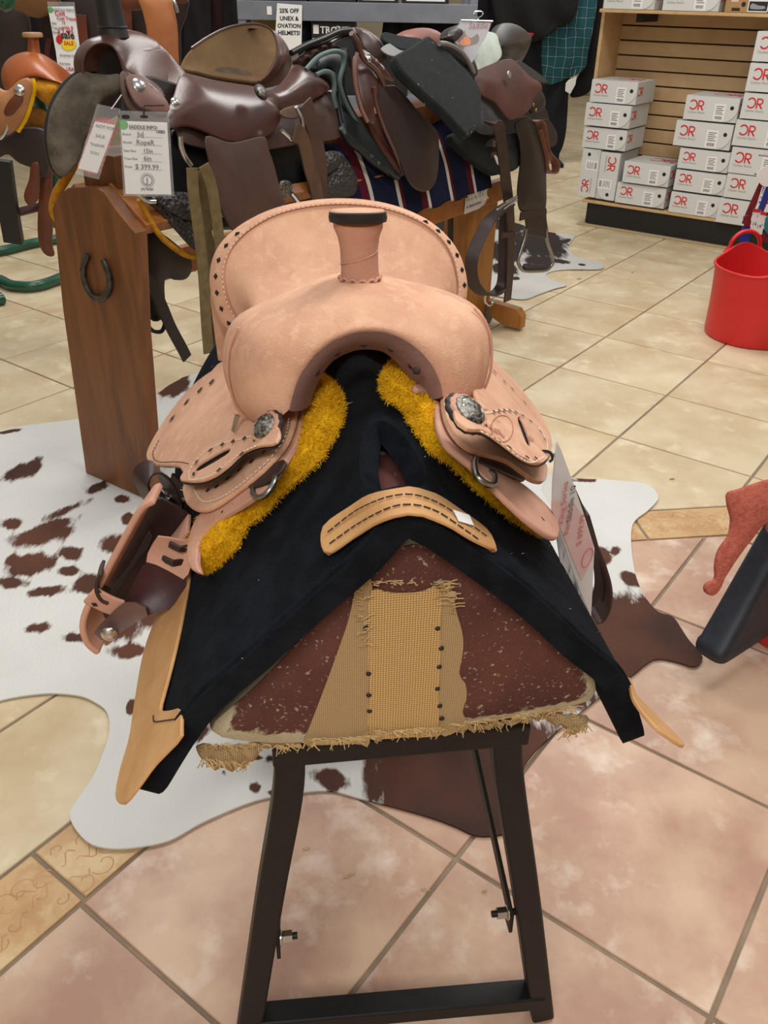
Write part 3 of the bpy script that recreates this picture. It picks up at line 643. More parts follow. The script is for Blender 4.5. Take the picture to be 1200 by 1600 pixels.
# --- saddle pad
PAD = thing('saddle_pad', 'thick black felt saddle pad with tan wear leathers over the canvas form', 'saddle pad', Sl(0, .4, .64))
q0, q1 = PADR.q[0], PADR.q[-1]
PADLEN = .80
def lift(ly): t = np.clip((ly-.45)/.4, 0, 1); return .05*t*t*(3-2*t)
padmap = lambda q, ly, h: PADR.at(q, ly, h-.025)+AZ*lift(ly)
out = [(q0+.03, -.03)]+[(q, -.03) for q in np.linspace(q0+.05, q1-.05, 24)]+[(q1-.03, -.03), (q1-.008, -.022), (q1, -.006), (q1+.004, .02), (q1, .1)]+[(q1, y) for y in np.linspace(.2, PADLEN-.1, 6)]+[(q1-.01, PADLEN-.03), (q1-.05, PADLEN)]+[(q, PADLEN) for q in np.linspace(q1-.1, q0+.1, 12)]+[(q0+.05, PADLEN), (q0+.01, PADLEN-.03)]+[(q0, y) for y in np.linspace(PADLEN-.1, .2, 6)]+[(q0, .1), (q0-.004, .02), (q0, -.006), (q0+.008, -.022)]
hole = [(.036*math.cos(t)*(1-.2*math.sin(t)), .088+.068*math.sin(t)) for t in np.linspace(0, 2*math.pi, 25)[:-1]]
valley = lambda v2, d: .004*np.exp(-((np.abs(v2[:, 0])-.05)/.03)**2)*np.clip((v2[:, 1]-.05)/.1, 0, 1)*np.clip((.35-v2[:, 1])/.1, 0, 1)
V, Fc, v2 = panel_vf(out, padmap, .025, 0, .013, smoothn=3, holes=[hole], extra=valley)
mo('felt_body', V, Fc, FELT, PAD, bevel=.006, seg=3, ang=50)
nv = len(v2); fuzz('lint', V[:nv], [f for f in Fc if max(f) < nv], 110, .003, .0005, M('lint', (200, 196, 180), rough=.9), PAD, seed=5)
fuzz('felt_nap', V[:nv], [f for f in Fc if max(f) < nv], 9000, .0022, .00035, M('felt_nap', (40, 45, 52), rough=1, spec=.05), PAD, seed=6)
# stitched seam ridge along the front edge
for off, mt in ((.006, FELT),):
    pth = [PADR.at(q, -.022, .0) for q in np.linspace(q0+.05, q1-.05, 60)]; tube('edge_welt', pth, .0035, FELT, PAD, n=6)
def on_pad(pts, off=.002): return [PADR.hit(x, y, off) for x, y in pts]
def pad_sheet(name, uv, th, off, mat, bulge=0, res=.01):
    V, Fc, _ = panel_vf(uv, lambda q, ly, h: PADR.at(q, ly, h+off)+AZ*lift(ly), th, bulge, res, smoothn=3); return mo(name, V, Fc, mat, PAD, bevel=.001)
# apex strap: two layers with stitching
def strap_band(l0, l1, q_a, q_b): return [(q, l0(q)) for q in np.linspace(q_a, q_b, 12)]+[(q, l1(q)) for q in np.linspace(q_b, q_a, 12)]
sA = pad_sheet('apex_strap', on_pad([(503, 822), (530, 800), (560, 780), (590, 767), (620, 761), (655, 761), (690, 774), (725, 798), (765, 828), (778, 860), (768, 857), (735, 836), (700, 813), (670, 802), (640, 800), (610, 806), (570, 826), (535, 848), (511, 866), (500, 852)], .006), .0035, .002, TANL)
sB = pad_sheet('apex_strap', on_pad([(504, 846), (540, 818), (575, 797), (610, 784), (645, 781), (680, 790), (715, 812), (752, 838), (779, 861), (740, 844), (700, 820), (665, 806), (630, 804), (595, 815), (550, 841), (513, 866)], .008), .0035, .0055, TANL)
for pts, pr, off in (([(512, 832), (560, 796), (610, 776), (650, 774), (690, 789), (730, 816), (763, 840)], sA, .0068), ([(515, 850), (560, 818), (610, 793), (645, 789), (680, 798), (715, 820), (750, 845)], sB, .0096)):
    pth = [PADR.at(*PADR.hit(x, y, off), off) for x, y in cat_spline(pts, 5)]; mo('stitching', *dashes_vf(pth, lambda p: AZ, .006, .003, .0012), DTHREAD, pr)
tg = [PADR.at(*PADR.hit(x, y, .010), .0105) for x, y in [(707, 797), (733, 805), (740, 822), (716, 815)]]; mo('paper_tag', tg, [[0, 1, 2, 3]], WHITE, PAD)
# wear leathers low on both sides: over the pad's lower edge and hanging past it
def wear(pts, ly_plane, name, parent=PAD, flip=1, n_=None):
    fm = plane_map(ly_plane[0], ly_plane[1], ly_plane[2]); return px_panel(name, pts, fm, .004*flip, TANL, parent, res=.012, bevel=.0012)
pL = PADR.at(q0+.07, .0, .004); nL = PADR.normal(q0+.07); dL = PADR.at(q0+.07, .0, .0)-PADR.at(q0+.2, .0, .0)
wear([(300, 890), (290, 960), (275, 1030), (258, 1095), (254, 1111), (270, 1112), (287, 1110), (288, 1142), (286, 1155), (262, 1180), (243, 1200), (225, 1225), (210, 1245), (198, 1258), (188, 1255), (185, 1240), (193, 1200), (206, 1155), (214, 1100), (226, 1030), (240, 985), (262, 930), (278, 895)], (pL, AY, dL), 'wear_leather', flip=-1 if np.cross(AY, dL)@nL < 0 else 1)
pR = PADR.at(q1-.07, .0, .004); nR = PADR.normal(q1-.07); dR = PADR.at(q1-.07, 0, 0)-PADR.at(q1-.2, 0, 0)
fmR = plane_map(Sy(985, 1075, -.02), SF.rx*.75-AZ*.65, AY-AX*.25)
px_panel('wear_leather', c1b([(935, 475), (950, 485), (965, 530), (990, 560), (1060, 630), (1120, 690), (1126, 706), (1110, 700), (1040, 650), (985, 590), (955, 545), (945, 500)]), fmR, .004, TANL, PAD, res=.008, bevel=.001)
st = [on_plane(x, y, pL, np.cross(AY, dL)) for x, y in c8([(258, 780), (262, 808), (300, 806), (362, 797)])]; mo('stitching', *dashes_vf(cat_spline(st, 4), nL, .005, .0015, .0014, .0045), DTHREAD, PAD)

# --- the new saddle
SAD = thing('western_saddle', 'new tan roughout western saddle with yellow fleece lining and black buck stitching', 'saddle', Sl(0, .38, .66))
def leather(name, pxs, off, th, mat=SUEDE, bulge=0.0, res=.010, parent=SAD, roof=SADR, bevel=None, holes=(), extra=None, bw=None):
    uv = [roof.hit(x, y, off) for x, y in pxs]; hl = [[roof.hit(x, y, off) for x, y in h] for h in holes]
    V, Fc, v2 = panel_vf(uv, lambda q, ly, h: roof.at(q, ly, h+off), th, bulge, res, smoothn=4, holes=hl, extra=extra, bw=bw)
    return mo(name, V, Fc, mat, parent, bevel=th*.4 if bevel is None else bevel, seg=3)
def rpath(pts, off, n=6, roof=SADR): 
    uv = [roof.hit(x, y, off) for x, y in pts]; return [roof.at(q, ly, off) for q, ly in cat_spline(uv, n)], roof.normal(np.mean([q for q, _ in uv]))
def stitch(pts, off, parent, dash=.004, gap=.0025, w=.0011, mat=THREAD): 
    p, nn = rpath(pts, off); return mo('stitching', *dashes_vf(p, nn, dash, gap, w), mat, parent)
def bucks(pts, off, parent, step, lx=.011, ly=.006):
    p, nn = rpath(pts, off); return mo('buck_lacing', *diamonds_vf(p, nn, step, lx, ly), BLACK, parent, kind='stuff')

# fork with swells
O_px = [(386, 652), (366, 628), (354, 595), (353, 560), (360, 528), (380, 503), (425, 480), (480, 456), (520, 440), (563, 433), (600, 438), (650, 449), (700, 463), (738, 480), (760, 503), (767, 540), (762, 580), (750, 612), (735, 632)]
R_px = [(452, 640), (458, 612), (470, 582), (495, 550), (530, 526), (570, 516), (610, 520), (645, 538), (672, 566), (686, 595), (690, 618)]
D_px = [(484, 632), (490, 612), (500, 588), (520, 562), (550, 547), (575, 544), (600, 549), (622, 568), (640, 590), (652, 606), (656, 618)]
NA = 56
Oo = resample(cat_spline([Sy(x, y, .285) for x, y in O_px], 6), NA); Rr = resample(cat_spline([Sy(x, y, .185) for x, y in R_px], 6), NA); Dd = resample(cat_spline([Sy(x, y, .222) for x, y in D_px], 6), NA)
secs = []
for i in range(NA):
    o_, r_, d_ = Oo[i], Rr[i], Dd[i]; mid = lambda a, b, t: a+(b-a)*t
    e = math.sin(math.pi*i/(NA-1))**.5
    loopc = [o_, mid(o_, r_, .3)-AY*.030+AZ*.006, mid(o_, r_, .65)-AY*.026, r_, mid(r_, d_, .6)-AY*.002, d_+AY*.01, d_+AY*.09, mid(d_, o_, .5)+AY*.125-AZ*.004, o_+AY*.065-AZ*.012*e]
    secs.append(cat_spline(loopc, 4, True))
loft('fork', secs, SUEDE, SAD)
# gullet lip in the darker flesh side
lip = [[Rr[i]*(1-t)+Dd[i]*t-AY*(.004+.006*math.sin(math.pi*t))-(0)*AZ for t in np.linspace(0.0, 1.0, 6)] for i in range(NA)]
gl = loft('gullet_lip', lip, SUEDE_D, SAD, closed_u=False, cap=False)
gp = [Rr[i]*.35+Dd[i]*.65-AY*.009 for i in range(8, NA-8)]; mo('buck_lacing', *diamonds_vf(gp, -AY, .027, .010, .005), BLACK, gl, kind='stuff')
for x, y in ((648, 572),): disc('screw', Sy(x, y, .19)-AY*.012, -AY+AX*-.3, .0045, .002, DTHREAD, gl, n=10, dome=.002)
# welt seams down the swells
for pts in ([(372, 508), (358, 540), (356, 580), (366, 625), (380, 645)], [(738, 478), (756, 500), (765, 530), (764, 575), (752, 610)]):
    tube('welt', [p-AY*.008 for p in cat_spline([Sy(x, y, .272) for x, y in pts], 5)], .0016, ROSE, SAD, n=6)
# horn
hb = Sy(563, 442, .285); ht = Sy(559, 338, .275); hx = ht-hb; hl_ = np.linalg.norm(hx); hz = hx/hl_
def ring(c, rx_, ry_, n=28): return [c+AX*rx_*math.cos(t)+AY*ry_*math.sin(t) for t in [2*math.pi*i/n for i in range(n)]]
HN = loft('horn', [ring(hb+hz*hl_*t-hz*.0, a, b) for t, a, b in ((-.12, .030, .030), (.02, .0225, .0225), (.2, .0205, .021), (.55, .0205, .021), (.72, .0225, .022), (.84, .026, .026), (.93, .0265, .027), (.96, .020, .02))], ROSE, SAD)
capc = ht+hz*.003
AYc = AY*math.cos(.15)-AZ*math.sin(.15)
def ring(c, rx_, ry_, n=28, ay_=None): return [c+AX*rx_*math.cos(t)+AYc*ry_*math.sin(t) for t in [2*math.pi*i/n for i in range(n)]]
loft('horn_cap', [ring(capc+hz*z, a, b) for z, a, b in ((-.007, .024, .027), (-.006, .0285, .032), (-.002, .0295, .034), (.002, .0290, .0335), (.004, .027, .031), (.005, .016, .018), (.005, .002, .002))], SUEDE, SAD)
loft('horn_cap_binding', [[p for p in ring(capc+hz*z, a, b)] for z, a, b in ((-.0085, .0270, .0305), (-.0085, .0300, .0345), (-.004, .0308, .0355), (.0015, .0300, .0345), (.0028, .0280, .0325), (-.002, .0275, .0315))], BLACK, SAD, closed_v=True, cap=False)
sc = [hb+hz*(.006+.004*abs(math.sin(t*7)))+(AX*math.cos(t)+AY*math.sin(t))*.0232 for t in np.linspace(math.pi, 2*math.pi, 70)]
tube('wrap_collar', sc, .0016, ROSE, HN, n=5)
for a, b_ in (((.0, .30), (.9, .55)), ((.6, .8), (1.0, .62))):
    ln = [hb+hz*hl_*(a[1]+(b_[1]-a[1])*t)+(AX*math.cos(math.pi+math.pi*(a[0]+(b_[0]-a[0])*t))+AY*math.sin(math.pi+math.pi*(a[0]+(b_[0]-a[0])*t)))*.0214 for t in np.linspace(0, 1, 14)]
    tube('wrap_seam', ln, .0006, SUEDE, HN, n=4)
# cantle, seat and binding
C_px = [(366, 524), (346, 506), (333, 475), (327, 438), (333, 402), (352, 372), (386, 346), (430, 327), (480, 316), (530, 312), (580, 315), (625, 325), (665, 342), (696, 366), (716, 392), (727, 420), (731, 448), (727, 478), (716, 500)]
I_px = [(384, 512), (370, 496), (356, 468), (349, 434), (354, 402), (370, 375), (398, 351), (436, 332), (482, 321), (530, 317), (578, 320), (622, 330), (660, 347), (688, 370), (705, 396), (713, 422), (716, 448), (712, 474), (702, 494)]
NC = 64
def cly(i, base, k): e = math.sin(math.pi*i/(NC-1)); return base+k*e
def crim(pxs, base, k):
    P = resample(cat_spline(pxs, 6), NC); return [Sy(x, y, cly(i, base, k)) for i, (x, y) in enumerate(P)]
Cr = crim(C_px, .575, .055); Ir = crim(I_px, .565, .05)
secs = []
for i in range(NC):
    l = SF.loc(Ir[i]); e = math.sin(math.pi*i/(NC-1)); xm = l[0]*.72; midp = Sl(xm, .535+.02*e, .955+.12*(l[2]-.955)); fr = Sl(l[0]*.62, .36, .975-.35*abs(l[0]*.62)-.0*e)
    A_, B_, C_ = Ir[i], midp, fr
    secs.append([(1-t)**2*A_+2*t*(1-t)*B_+t*t*C_ for t in np.linspace(0, 1, 14)])
loft('seat', secs, SUEDE, SAD, closed_u=False, cap=False)
secs = []
for i in range(NC):
    w = Cr[i]-Ir[i]; secs.append([Ir[i]+AY*.002-w*.04, Ir[i]-AY*.004+w*.1, Ir[i]-AY*.006+w*.5, Ir[i]-AY*.004+w*.9, Cr[i]+AY*.004, Cr[i]+AY*.014-w*.2, Ir[i]+AY*.02])
CB = loft('cantle_binding', secs, SUEDE, SAD)
secs = []
for i in range(NC):
    l = SF.loc(Cr[i]); secs.append([Cr[i]+AY*.006, Sl(l[0]*1.0, l[1]+.04, l[2]-.03), Sl(l[0]*1.02, l[1]+.05, min(l[2]-.04, .97)), Sl(l[0]*1.0, l[1]+.04, .90-abs(l[0])*.3)])
loft('cantle_back', secs, SUEDE, SAD, closed_u=False, cap=False)
for rng in ((1, 19), (45, NC-2)):
    pth = [Ir[i]*.45+Cr[i]*.55-AY*.0075 for i in range(*rng)]; mo('buck_lacing', *diamonds_vf(pth, -AY, .021, .010, .0062), BLACK, CB, kind='stuff')
pth = [Ir[i]*.93+Cr[i]*.07-AY*.0055 for i in range(1, NC-1)]; mo('stitching', *dashes_vf(pth, -AY, .004, .003, .001), THREAD, CB)
tube('piping', [Ir[i]-AY*.003 for i in range(0, NC)], .0016, ROSE, CB, n=5)

# skirts with fleece
FL = leather('fleece_lining', c6([(1058, 100), (1100, 110), (1135, 160), (1142, 250), (1100, 350), (1050, 430), (970, 505), (870, 590), (830, 645), (730, 730), (690, 810), (630, 865), (570, 915), (548, 905), (556, 800), (620, 690), (760, 540), (880, 420), (950, 320), (975, 180)]), .006, .022, FLEECE, .006, res=.007, extra=lambda v2, d: np.array([.005*noise.noise(Vector((a*120, b*120, 0))) for a, b in v2]), bw=.02)
FR = leather('fleece_lining', c7([(95, 90), (135, 65), (200, 75), (250, 115), (310, 160), (320, 230), (345, 330), (420, 430), (500, 520), (600, 600), (700, 680), (775, 752), (740, 745), (680, 702), (600, 650), (480, 545), (400, 470), (300, 395), (235, 310), (185, 225), (105, 170)]), .006, .022, FLEECE, .006, res=.007, extra=lambda v2, d: np.array([.005*noise.noise(Vector((a*120, b*120, 0))) for a, b in v2]), bw=.02)
FZ = M('fleece_fibre', (238, 192, 46), (220, 166, 26), scale=60, rough=1, spec=.05)
for fo, sd in ((FL, 1), (FR, 2)):
    me = fo.data; V = [np.array(v.co)+np.array(WL[fo]) for v in me.vertices]; Fc = [list(p.vertices) for p in me.polygons]
    fuzz('fleece_pile', V, Fc, 26000, .0042, .0009, FZ, fo, seed=sd, lean=(0, -.2, .1))
SKL = leather('skirt', c6([(1030, 165), (985, 185), (948, 200), (915, 330), (850, 440), (760, 530), (640, 610), (560, 660), (515, 720), (492, 800), (490, 870), (508, 912), (545, 925), (532, 880), (540, 800), (575, 745), (640, 690), (740, 630), (830, 560), (900, 460), (960, 360), (982, 260), (1000, 200)]), .030, .007, ROSE, .003, res=.008)
SKR = leather('skirt', c7([(222, 130), (270, 132), (335, 150), (352, 250), (390, 345), (480, 425), (600, 500), (720, 580), (800, 660), (835, 720), (832, 778), (790, 772), (700, 705), (590, 600), (480, 490), (400, 425), (350, 375), (318, 290), (302, 180), (240, 155)]), .030, .007, ROSE, .003, res=.008)
bucks(c6([(560, 690), (620, 655), (700, 600), (790, 540)]), .0375, SKL, .020); bucks(c7([(610, 520), (660, 565), (710, 615), (760, 665), (800, 700)]), .0385, SKR, .017)
# front jockeys over the skirts
FJL = leather('front_jockey', c6([(948, 205), (900, 200), (870, 240), (800, 320), (700, 420), (560, 500), (472, 545), (474, 610), (497, 645), (535, 662), (590, 652), (690, 585), (800, 500), (890, 400), (935, 310)]), .040, .007, SUEDE, .003)
FJR = leather('front_jockey', c7([(352, 155), (400, 150), (470, 215), (600, 330), (700, 420), (785, 460), (782, 530), (740, 535), (690, 505), (620, 455), (540, 430), (450, 395), (385, 325), (350, 230)]), .040, .007, SUEDE, .003)
bucks(c6([(540, 570), (600, 545), (660, 500), (715, 460), (780, 415), (830, 370)]), .0505, FJL, .0205); stitch(c6([(500, 560), (540, 610), (620, 590), (720, 520), (830, 420), (890, 330), (905, 250)]), .0500, FJL)
# seat jockeys and rear skirts
SJL = leather('seat_jockey', c6([(645, 20), (590, 60), (520, 110), (450, 185), (390, 265), (335, 355), (309, 412), (318, 450), (370, 468), (445, 472), (470, 500), (520, 500), (640, 430), (780, 350), (830, 250), (800, 100)]), .054, .006, SUEDE, .0015, res=.014)
bucks(c6([(600, 85), (545, 120), (495, 160), (450, 205), (412, 248), (378, 296)]), .0626, SJL, .034, .018, .0105); stitch(c6([(350, 350), (325, 405), (345, 440), (430, 442), (480, 450)]), .0615, SJL, mat=DTHREAD)
SJR = leather('seat_jockey', c7([(545, 5), (600, 50), (660, 110), (720, 185), (780, 270), (812, 350), (800, 400), (700, 330), (560, 250), (500, 200), (480, 130), (510, 60)]), .064, .006, SUEDE, .0015, res=.014)
bucks(c7([(555, 35), (610, 88), (660, 135), (705, 185), (740, 225)]), .0726, SJR, .042, .018, .0105)
# rosette plates with their slots
def slot(c, a, w, l, cv):
    pts = []
    for t in np.linspace(0, 2*math.pi, 18)[:-1]: x = l*math.cos(t)*abs(math.cos(t))**-.5 if abs(math.cos(t)) > 1e-3 else 0; y = w*math.sin(t); pts.append((c[0]+x*math.cos(a)-y*math.sin(a), c[1]+x*math.sin(a)+y*math.cos(a)))
    return cv(pts)
PLL = leather('rigging_plate', c6([(775, 325), (690, 338), (610, 358), (545, 395), (495, 450), (450, 515), (462, 530), (530, 533), (590, 512), (650, 470), (710, 415), (780, 385), (850, 375), (875, 330), (850, 290)]), .0665, .004, SUEDE, .0, res=.008, holes=[slot((588, 440), math.radians(-30), 13, 88, c6)])
PLD = leather('plate_backing', c6([(780, 332), (690, 345), (610, 366), (545, 405), (495, 462), (452, 525), (465, 541), (535, 544), (598, 523), (660, 482), (716, 425), (790, 396), (855, 385), (884, 335), (855, 292)]), .0625, .003, BLACK, 0, res=.01)
bucks(c6([(505, 508), (495, 465), (545, 408), (608, 372), (672, 352), (740, 335)]), .072, PLL, .0285); bucks(c6([(565, 498), (630, 462), (690, 415), (750, 382)]), .072, PLL, .028)
stitch(c6([(480, 515), (485, 470), (540, 402), (610, 366), (690, 346), (760, 330)]), .0715, PLL); stitch(c6([(480, 520), (560, 505), (640, 450), (700, 405), (770, 372)]), .0715, PLL)
PLR = leather('rigging_plate', c7([(400, 170), (480, 222), (560, 228), (640, 213), (700, 238), (760, 288), (802, 345), (812, 395), (792, 440), (752, 458), (690, 435), (600, 368), (520, 318), (440, 308), (398, 235)]), .0765, .004, SUEDE, 0, res=.008, holes=[slot((697, 322), math.radians(70), 12, 68, c7)])
PLRb = leather('plate_backing', c7([(395, 168), (480, 226), (560, 232), (640, 218), (700, 243), (760, 293), (806, 350), (814, 400), (792, 450), (750, 468), (688, 446), (596, 378), (516, 328), (436, 318), (392, 238)]), .0725, .003, BLACK, 0, res=.01)
bucks(c7([(565, 230), (615, 222), (665, 228), (720, 258), (770, 305), (800, 360)]), .082, PLR, .030); bucks(c7([(595, 352), (660, 390), (725, 425), (770, 425)]), .082, PLR, .030)
stitch(c7([(500, 226), (600, 222), (660, 224), (720, 252), (770, 296), (800, 350), (803, 400)]), .0815, PLR); stitch(c7([(520, 312), (600, 355), (680, 420), (740, 445), (790, 420)]), .0815, PLR)
# rosettes with conchos
def rosette(px, off, par, r=.021, tilt=None):
    q, ly = SADR.hit(*px, off); c = SADR.at(q, ly, off); nn = SADR.normal(q)-AY*.35; nn /= np.linalg.norm(nn)
    a = np.cross(nn, AZ); a /= np.linalg.norm(a); b_ = np.cross(nn, a)
    def sc_(r0_, h0, h1, lob, amp, mat, nm, parent):
        n = 64; prof = [(r0_, h0), (r0_, h1*.6+h0*.4), (r0_*.94, h1), (r0_*.02, h1)]
        return loft(nm, [[c+nn*h+(a*math.cos(t)+b_*math.sin(t))*rr*(1+amp*abs(math.sin(lob*t/2))) for t in [2*math.pi*i/n for i in range(n)]] for rr, h in prof], mat, parent)
    sc_(r*1.22, -.001, .003, 12, .09, BLACK, 'rosette', par); sc_(r*1.06, .002, .006, 12, .09, ROSE, 'rosette', par)
    n = 48; pr = [(r*.86, .005), (r*.86, .0075), (r*.7, .010), (r*.62, .0092), (r*.4, .0125), (r*.05, .0135)]
    cn = loft('concho', [[c+nn*h+(a*math.cos(t)+b_*math.sin(t))*rr*(1+(.05*abs(math.sin(8*t)) if k < 2 else 0)) for t in [2*math.pi*i/n for i in range(n)]] for k, (rr, h) in enumerate(pr)], NICKEL, par)
    parts = []
    for k in range(8):
        t0 = k*math.pi/4; pts = [c+nn*(.0122-.0035*s)+(a*math.cos(t0+.9*s)+b_*math.sin(t0+.9*s))*r*(.12+.5*s) for s in np.linspace(0, 1, 7)]; parts.append(tube_vf(pts, [.0011]*7, 5))
    mo('engraving', *join_parts(*parts), STEEL, cn); return c
rosette(c6([(815, 300)])[0], .069, SAD, .0165); rosette(c7([(458, 238)])[0], .079, SAD, .0178)
q, ly = SADR.hit(*c6([(676, 276)])[0], .07); tube('saddle_string_dee', [SADR.at(q, ly, .070)+AX*.003*k+AZ*.010*k for k in (-1, 0, 1)], .003, STEEL, SAD, n=8)
# stamped maker's mark and size on the right plate
q, ly = SADR.hit(*c7([(612, 300)])[0], .0806); ctr = SADR.at(q, ly, .0807); nn = SADR.normal(q)
def rp(x, y, off=.0808): return SADR.at(*SADR.hit(*c7([(x, y)])[0], off), off)
exs = rp(665, 315)-rp(562, 285); eys = rp(628, 255)-rp(596, 352); STAMP = M('stamped_leather', (176, 112, 88), rough=.9)
ring_ = [rp(612+46*math.cos(t)-8*math.sin(t), 300+56*math.sin(t)+10*math.cos(t)) for t in np.linspace(0, 2*math.pi, 40)[:-1]]; tube('stamp_ring', ring_, .0006, STAMP, PLR, n=4, closed=True)
text('stamp_lettering', 'King', rp(574, 318), exs, eys, .0155, STAMP, PLR, bold=.0004, shear=.3, depth=.0014); text('stamp_lettering', 'Series', rp(592, 345), exs, eys, .0065, STAMP, PLR, depth=.0014); text('stamp_lettering', 'WESTERN', rp(580, 268), exs, eys, .0045, STAMP, PLR, depth=.0014)
e2 = rp(735, 300)-rp(742, 365); text('stamp_lettering', 'FFLD', rp(745, 362), e2, np.cross(nn, e2), .010, STAMP, PLR, bold=.0002, depth=.0014); e3 = rp(790, 330)-rp(795, 355); text('stamp_lettering', '10', rp(802, 358), rp(772, 325)-rp(798, 345), np.cross(nn, rp(772, 325)-rp(798, 345)), .010, STAMP, PLR, depth=.0014)
# rigging dees between jockey and skirt
for pts, dk, off in ((c6([(752, 552), (752, 580), (775, 594), (808, 578), (838, 535), (848, 500)]), c6([(735, 545), (800, 490), (880, 440), (900, 455), (850, 520), (760, 560)]), .040), (c7([(500, 425), (492, 450), (505, 500), (545, 535), (578, 538), (580, 500), (560, 480)]), c7([(505, 430), (560, 440), (640, 470), (700, 510), (690, 530), (620, 500), (520, 455)]), .040)):
    W = [SADR.at(*SADR.hit(x, y, off), off) for x, y in cat_spline(pts, 5)]; tube('rigging_dee', W, .0032, M('dull_steel', (150, 150, 148), rough=.35, metal=1), SAD, n=8)
    leather('rigging_strap', dk, .038, .004, DBROWN, 0, res=.012)

# latigo loop, ring and keeper on the left
fmq = plane_map(Sl(0, .40, 0), AX, AZ)
def F(px, py, ly=.40): return Sy(px, py, ly)
def pathF(pts, ly, n=6): return cat_spline([F(x, y, ly) for x, y in pts], n)
wd = AY*.75-AX*.55
ribbon('latigo', pathF(c6([(395, 565), (415, 600), (400, 560), (370, 505), (330, 475), (290, 490), (275, 530), (320, 620), (380, 700), (440, 765), (490, 775), (505, 740)]), .40, 4), wd, .040, .004, DBROWN, SAD)
ribbon('latigo', pathF(c6([(440, 520), (420, 600), (430, 680), (470, 740), (520, 760)]), .43, 4), wd, .040, .004, DBROWN, SAD)
tube('latigo_ring', pathF(c6([(350, 570), (372, 592), (410, 603), (450, 602), (475, 594), (478, 570), (440, 560)]), .405, 4), .0042, STEEL, SAD, n=10)
# stirrup leather, stirrup and tread
ply = .22
fender_o = c6([(330, 560), (285, 595), (225, 700), (160, 820), (100, 935), (58, 1015), (42, 1085), (60, 1150), (100, 1188)])
ribbon('stirrup_leather', pathF([(x+6, y+4) for x, y in fender_o], ply, 5), AY*.9+AX*.25, .050, .008, ROSE, SAD, bevel=.003)
ribbon('stirrup_leather', pathF(c6([(480, 700), (420, 780), (350, 860), (300, 930), (235, 1040), (180, 1130), (130, 1180)]), ply+.035, 5), AY, .04, .006, ROSE, SAD, bevel=.002)
fmS = plane_map(F(0, 800, ply+.045), AX, AZ)
px_panel('fender', c6([(320, 590), (420, 620), (510, 690), (500, 790), (440, 830), (330, 830), (260, 960), (170, 1080), (110, 1140), (70, 1130), (70, 1060), (150, 900), (240, 720)]), plane_map(F(0, 800, ply+.06), AX, AZ), .004, DBROWN, SAD, bulge=.0)
px_panel('inner_strap', c6([(310, 730), (325, 740), (310, 790), (230, 900), (170, 1000), (135, 1010), (160, 960), (230, 870), (280, 780)]), plane_map(F(0, 800, ply+.045), AX, AZ), .004, M('grey_strap', (60, 52, 52), rough=.6), SAD)
hob = px_panel('stirrup_hobble', c6([(345, 760), (430, 775), (505, 785), (498, 850), (478, 905), (465, 945), (400, 910), (340, 880), (290, 862), (315, 810)]), plane_map(F(0, 800, ply-.0), AX, AZ+AY*.25), -.005, ROSE, SAD, bulge=-.006)
for x, y in c6([(410, 860), (440, 800)]):
    p = F(x, y, ply-.012); ribbon('thong', [p-AX*.012+AZ*.004, p-AY*.006, p+AX*.012-AZ*.003], AZ, .008, .004, DBROWN, hob)
TRD = px_panel('stirrup_tread', c6([(300, 868), (380, 890), (470, 945), (440, 1010), (405, 1060), (360, 1078), (310, 1090), (245, 1128), (190, 1165), (150, 1197), (110, 1200), (78, 1172), (90, 1150), (150, 1090), (205, 1030), (240, 960), (270, 905)]), plane_map(F(0, 900, ply-.012), AX, AZ+AY*.35), -.006, BURG, SAD, bulge=-.010)
px_panel('stirrup_side', c6([(72, 1170), (130, 1105), (205, 1040), (270, 1050), (310, 1085), (245, 1130), (190, 1166), (150, 1199), (108, 1203)]), plane_map(F(0, 900, ply-.022), AX, AZ+AY*.35), -.004, M('worn_tread', (108, 84, 72), (86, 62, 58), scale=18, rough=.4), SAD, bulge=-.004)
disc('rivet', F(*c6([(138, 1172)])[0], ply-.050), -AY, .0095, .003, STEEL, SAD, dome=.003)
ribbon('keeper', pathF(c6([(52, 1005), (90, 1025), (140, 1050), (190, 1068)]), ply-.03, 4), AZ+AX*.3, .026, .005, ROSE, SAD, bevel=.002)
for x, y in c6([(75, 1048), (90, 990)]): mo('buck_lacing', *diamonds_vf([F(x-4, y-2, ply-.034), F(x+4, y+2, ply-.034)], -AY, .02, .009, .006), BLACK, SAD, kind='stuff')
ribbon('keeper', pathF(c6([(110, 890), (95, 920), (90, 960), (110, 1000), (140, 1015)]), ply-.02, 4), AY, .03, .004, DBROWN, SAD)
# far-side stirrup leather and its dark loop on the right
for k, pts in enumerate((c7([(850, 430), (905, 540), (940, 620), (985, 740), (1030, 850), (1058, 950), (1055, 1030), (1030, 1085), (1000, 1100)]), c7([(960, 640), (1000, 780), (1020, 880), (1030, 980), (1015, 1060), (1000, 1070)]))):
    ribbon('stirrup_leather', cat_spline([Sy(x, y, .64+.03*k) for x, y in pts], 5), AY, .05, .006, DBROWN, SAD, bevel=.002)

# ------------------------------------------------------------------ room shell
WALLM = M('painted_wall', (196, 184, 160), (188, 176, 152), scale=4, rough=.9, bump=.05, bscale=200)
for nm, c, hx, hy, hz in (('wall_back', (1, 14.6, 1.6), 8.9, .08, 1.6), ('wall_left', (-7.4, 6, 1.6), .08, 8.5, 1.6), ('wall_right', (9.8, 6, 1.6), .08, 8.5, 1.6), ('wall_front', (1, -2.4, 1.6), 8.9, .08, 1.6)):
    box(nm, c, hx, hy, hz, WALLM, None, bevel=0, kind='structure')

